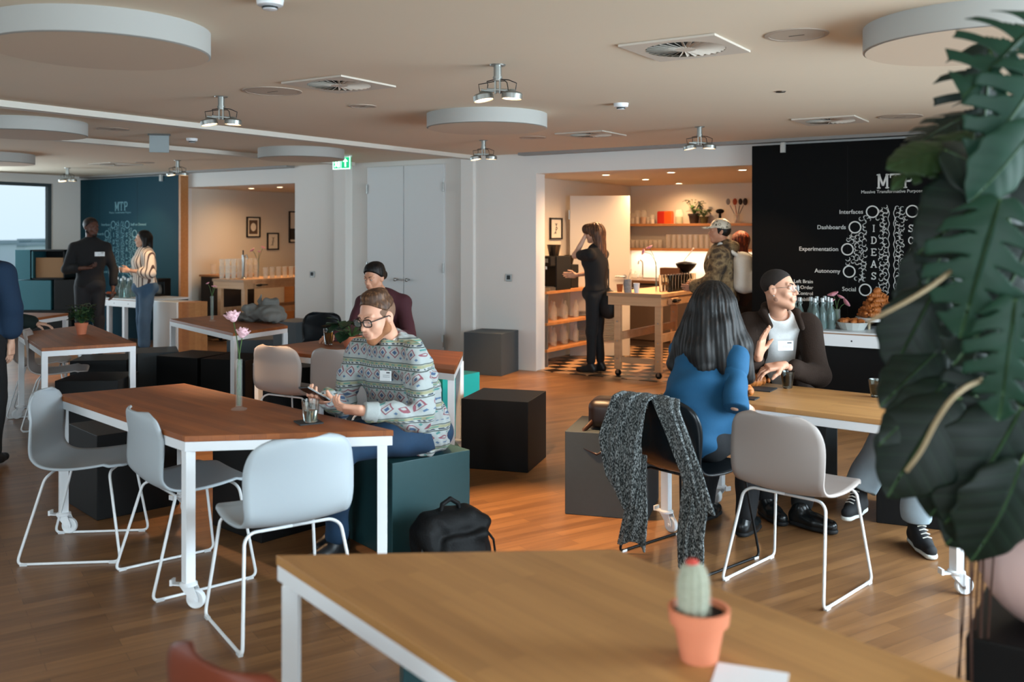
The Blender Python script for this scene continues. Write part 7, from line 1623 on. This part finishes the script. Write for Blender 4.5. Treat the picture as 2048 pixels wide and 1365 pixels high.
ML = [leafmat('monstera_leaf_shaded', '#06110b', '#0c1e14'), leafmat('monstera_leaf_mid', '#0f2a1d', '#1c4230'), leafmat('monstera_leaf_olive', '#16260f', '#263a18')]  # greens darkened to put the shade the plant stands in into the leaf colours
pc = V3(1.35, 2.35, 0); plant = thing('monstera_plant', 'huge dark green split-leaf plant filling the right edge of the picture', 'plant', (pc.x, pc.y, .66))
protos = {}
def place_leaf(px, py, Y, size, ang, nx=0.0, ny=0.0, mi=0, notched=True, kind=0):
    """px,py: where the leaf starts at its stalk; ang: direction of the midrib, degrees, 0 = right, 90 = up; nx, ny tilt the blade"""
    base = S(px, py, Y); a = math.radians(ang); d = V3(math.cos(a), -.25 * math.sin(ny * 2), math.sin(a)).normalized()
    nrm = V3(nx, -1, ny + .35); nrm = (nrm - d * nrm.dot(d)).normalized(); sd = nrm.cross(d); R = Matrix((d, sd, nrm)).transposed().to_4x4()
    key = (mi, notched, kind)
    if key not in protos:
        o = build('leaf', monstera_leaf(kind * 7 + mi, notched, (.66, .78, .5, .95)[kind], (.22, .35, .3, .15)[kind], .18, (6, 6, 6, 5)[kind], (.4, .4, .4, .6)[kind], (.26, .26, .26, .12)[kind]), ML[mi], plant, smooth=True, solid=.004); protos[key] = o
    else: o = protos[key].copy(); COL.objects.link(o); o.parent = plant
    o.matrix_local = Matrix.Translation(base - plant.location) @ R @ Matrix.Scale(size, 4); return base
SL = []
for args in [
    (2080, 40, 2.2, .26, 222, .5, .5, 1, True, 3), (2100, 110, 2.15, .28, 240, .6, .4, 1, True, 1), (1978, 95, 2.4, .27, 266, .15, .3, 0, True, 3), (1985, 190, 2.45, .24, 250, -.3, .5, 0, True, 3),
    (1950, 225, 2.4, .22, 200, -.3, 1.0, 0), (1990, 230, 2.5, .28, 250, .2, .5, 0, True, 1), (2060, 200, 2.5, .3, 220, .1, .4, 0), (1935, 265, 2.3, .22, 205, .3, 1.2, 2, True, 2),
    (1900, 295, 2.25, .16, 190, .2, .6, 2, False), (2070, 250, 2.1, .22, 235, .7, .2, 1, False), (1890, 300, 2.2, .26, 335, .1, .5, 0, False, 1), (1985, 280, 2.3, .28, 260, .4, .3, 0, True, 1),
    (1915, 355, 2.35, .24, 245, -.4, .2, 0, False, 2), (1930, 380, 2.3, .25, 255, .5, .1, 0), (2060, 330, 2.2, .30, 215, .3, .3, 0, False, 1), (1900, 430, 2.5, .22, 300, .0, .3, 0),
    (2000, 400, 2.05, .30, 250, -.35, .25, 1, True, 1), (1875, 465, 2.45, .25, 248, -.5, .1, 0, False, 2), (2065, 470, 2.1, .32, 245, .5, .4, 0, True, 1), (1880, 520, 2.5, .2, 240, .2, .3, 0, False),
    (1905, 560, 2.4, .2, 285, .2, .2, 0), (1870, 580, 2.3, .22, 240, -.2, .2, 0, False, 1), (2030, 600, 2.0, .26, 262, -.3, .15, 1, True, 0), (1930, 620, 2.3, .22, 240, .2, .4, 0, False),
    (1990, 640, 2.4, .24, 250, .3, .2, 0), (1880, 700, 2.3, .20, 215, .2, .8, 0, False), (1850, 700, 2.4, .14, 250, .1, .2, 0, False, 2), (1950, 690, 2.3, .2, 240, .3, .4, 0, False, 1),
    (1900, 760, 2.25, .22, 215, .2, .6, 0, False, 2), (1960, 760, 2.3, .26, 235, .1, .3, 0, False), (2050, 720, 2.2, .3, 230, .3, .4, 0, True, 1), (1900, 800, 2.2, .26, 232, -.4, .2, 0, False, 1),
    (1885, 830, 2.25, .2, 262, -.6, .1, 2, False, 2), (1960, 840, 2.25, .26, 250, .2, .2, 0, False, 1), (2040, 820, 2.15, .3, 240, .2, .3, 0, False, 1), (1900, 880, 2.3, .2, 275, .2, .1, 0, False),
    (1965, 930, 2.2, .2, 262, .1, .15, 0, False, 1), (2040, 930, 2.1, .24, 250, .2, .25, 0, False, 1), (2070, 600, 2.4, .35, 230, .2, .3, 0), (2070, 900, 2.3, .3, 225, .2, .4, 0, False, 1), (1990, 520, 2.6, .3, 250, .2, .3, 0), (1985, 860, 2.5, .28, 250, .2, .3, 0, False)]:
    SL.append(place_leaf(*args))
rr = random.Random(4)
for i, bs in enumerate(SL):
    b_ = bs - plant.location; o_ = V3(rr.uniform(-.05, .05), rr.uniform(-.05, .05), .24); mid = (b_ + o_) / 2 + V3(rr.uniform(.0, .12), rr.uniform(.0, .1), .12)
    P_ = [o_, o_.lerp(mid, .5) + V3(0, 0, .05), mid, mid.lerp(b_, .6) + V3(0, 0, .02), b_]; m = MB(); m.tube(P_, lambda q: .006 - .003 * q, 6); build('stalk', m, M_stem, plant, smooth=True)
M_root = mat('aerial_root', '#4a3026', .8, vary=.3, vscale=20); M_twig = mat('twig_tan', '#8d7a5c', .7, vary=.2, vscale=20)
for pts in ([(1965, 760, 2.05), (1930, 775, 1.98), (1900, 800, 1.95), (1868, 850, 1.95), (1845, 900, 1.95), (1812, 944, 1.95)], [(1905, 540, 2.1), (1865, 572, 2.05), (1820, 600, 2.02), (1735, 645, 2.0)]):
    P_ = [S(*q) - plant.location for q in pts]; m = MB(); m.tube(rnd_path(P_, .08, 4), .0055, 8, .0045); build('bare_stalk', m, M_twig, plant, smooth=True)
for i in range(8):
    x0 = 1912 + i * 10 + rr.uniform(-4, 4); Y = 2.36 + rr.uniform(-.08, .08); m = MB(); m.tube(rnd_path([S(x0 + rr.uniform(0, 20), 960, Y) - plant.location, S(x0 + 6, 1100, Y) - plant.location, S(x0 - rr.uniform(-8, 8), 1250, Y) - plant.location, S(x0 + rr.uniform(-14, 14), 1420, Y) - plant.location], .1, 4), .0016 + .0009 * (i % 3), 6); build('aerial_root', m, M_root, plant, smooth=True)
t = thing('plant_pot', 'round pinkish planter on a black plinth at the right edge', 'planter', (pc.x, pc.y, .655)); m = MB(); pr = []
for i in range(15): a = -1.25 + 2.15 * i / 14; pr.append((.185 * math.cos(a), .176 + .185 * math.sin(a)))
m.lathe([(.001, pr[0][1])] + pr + [(pr[-1][0] - .012, pr[-1][1]), (pr[-1][0] - .02, pr[-1][1] - .04), (.001, pr[-1][1] - .04)], n=48, cap=False); build('pot_body', m, mat('planter_pink', '#c9a9a2', .45, vary=.08, vscale=5), t, smooth=True, auto=.7)
m = MB(); m.lathe([(.001, pr[-1][1] - .035), (pr[-1][0] - .02, pr[-1][1] - .035)], n=30, cap=False); build('soil', m, MATS['soil'], t)
m = MB(); m.box((0, 0, .327), (.40, .40, .654)); o = build('plinth', m, M_black, bevel=.004); o.location = (pc.x + .02, pc.y, 0); o.rotation_euler = (0, 0, RZ); tag(o, 'black plinth under the round pinkish planter', 'plinth')
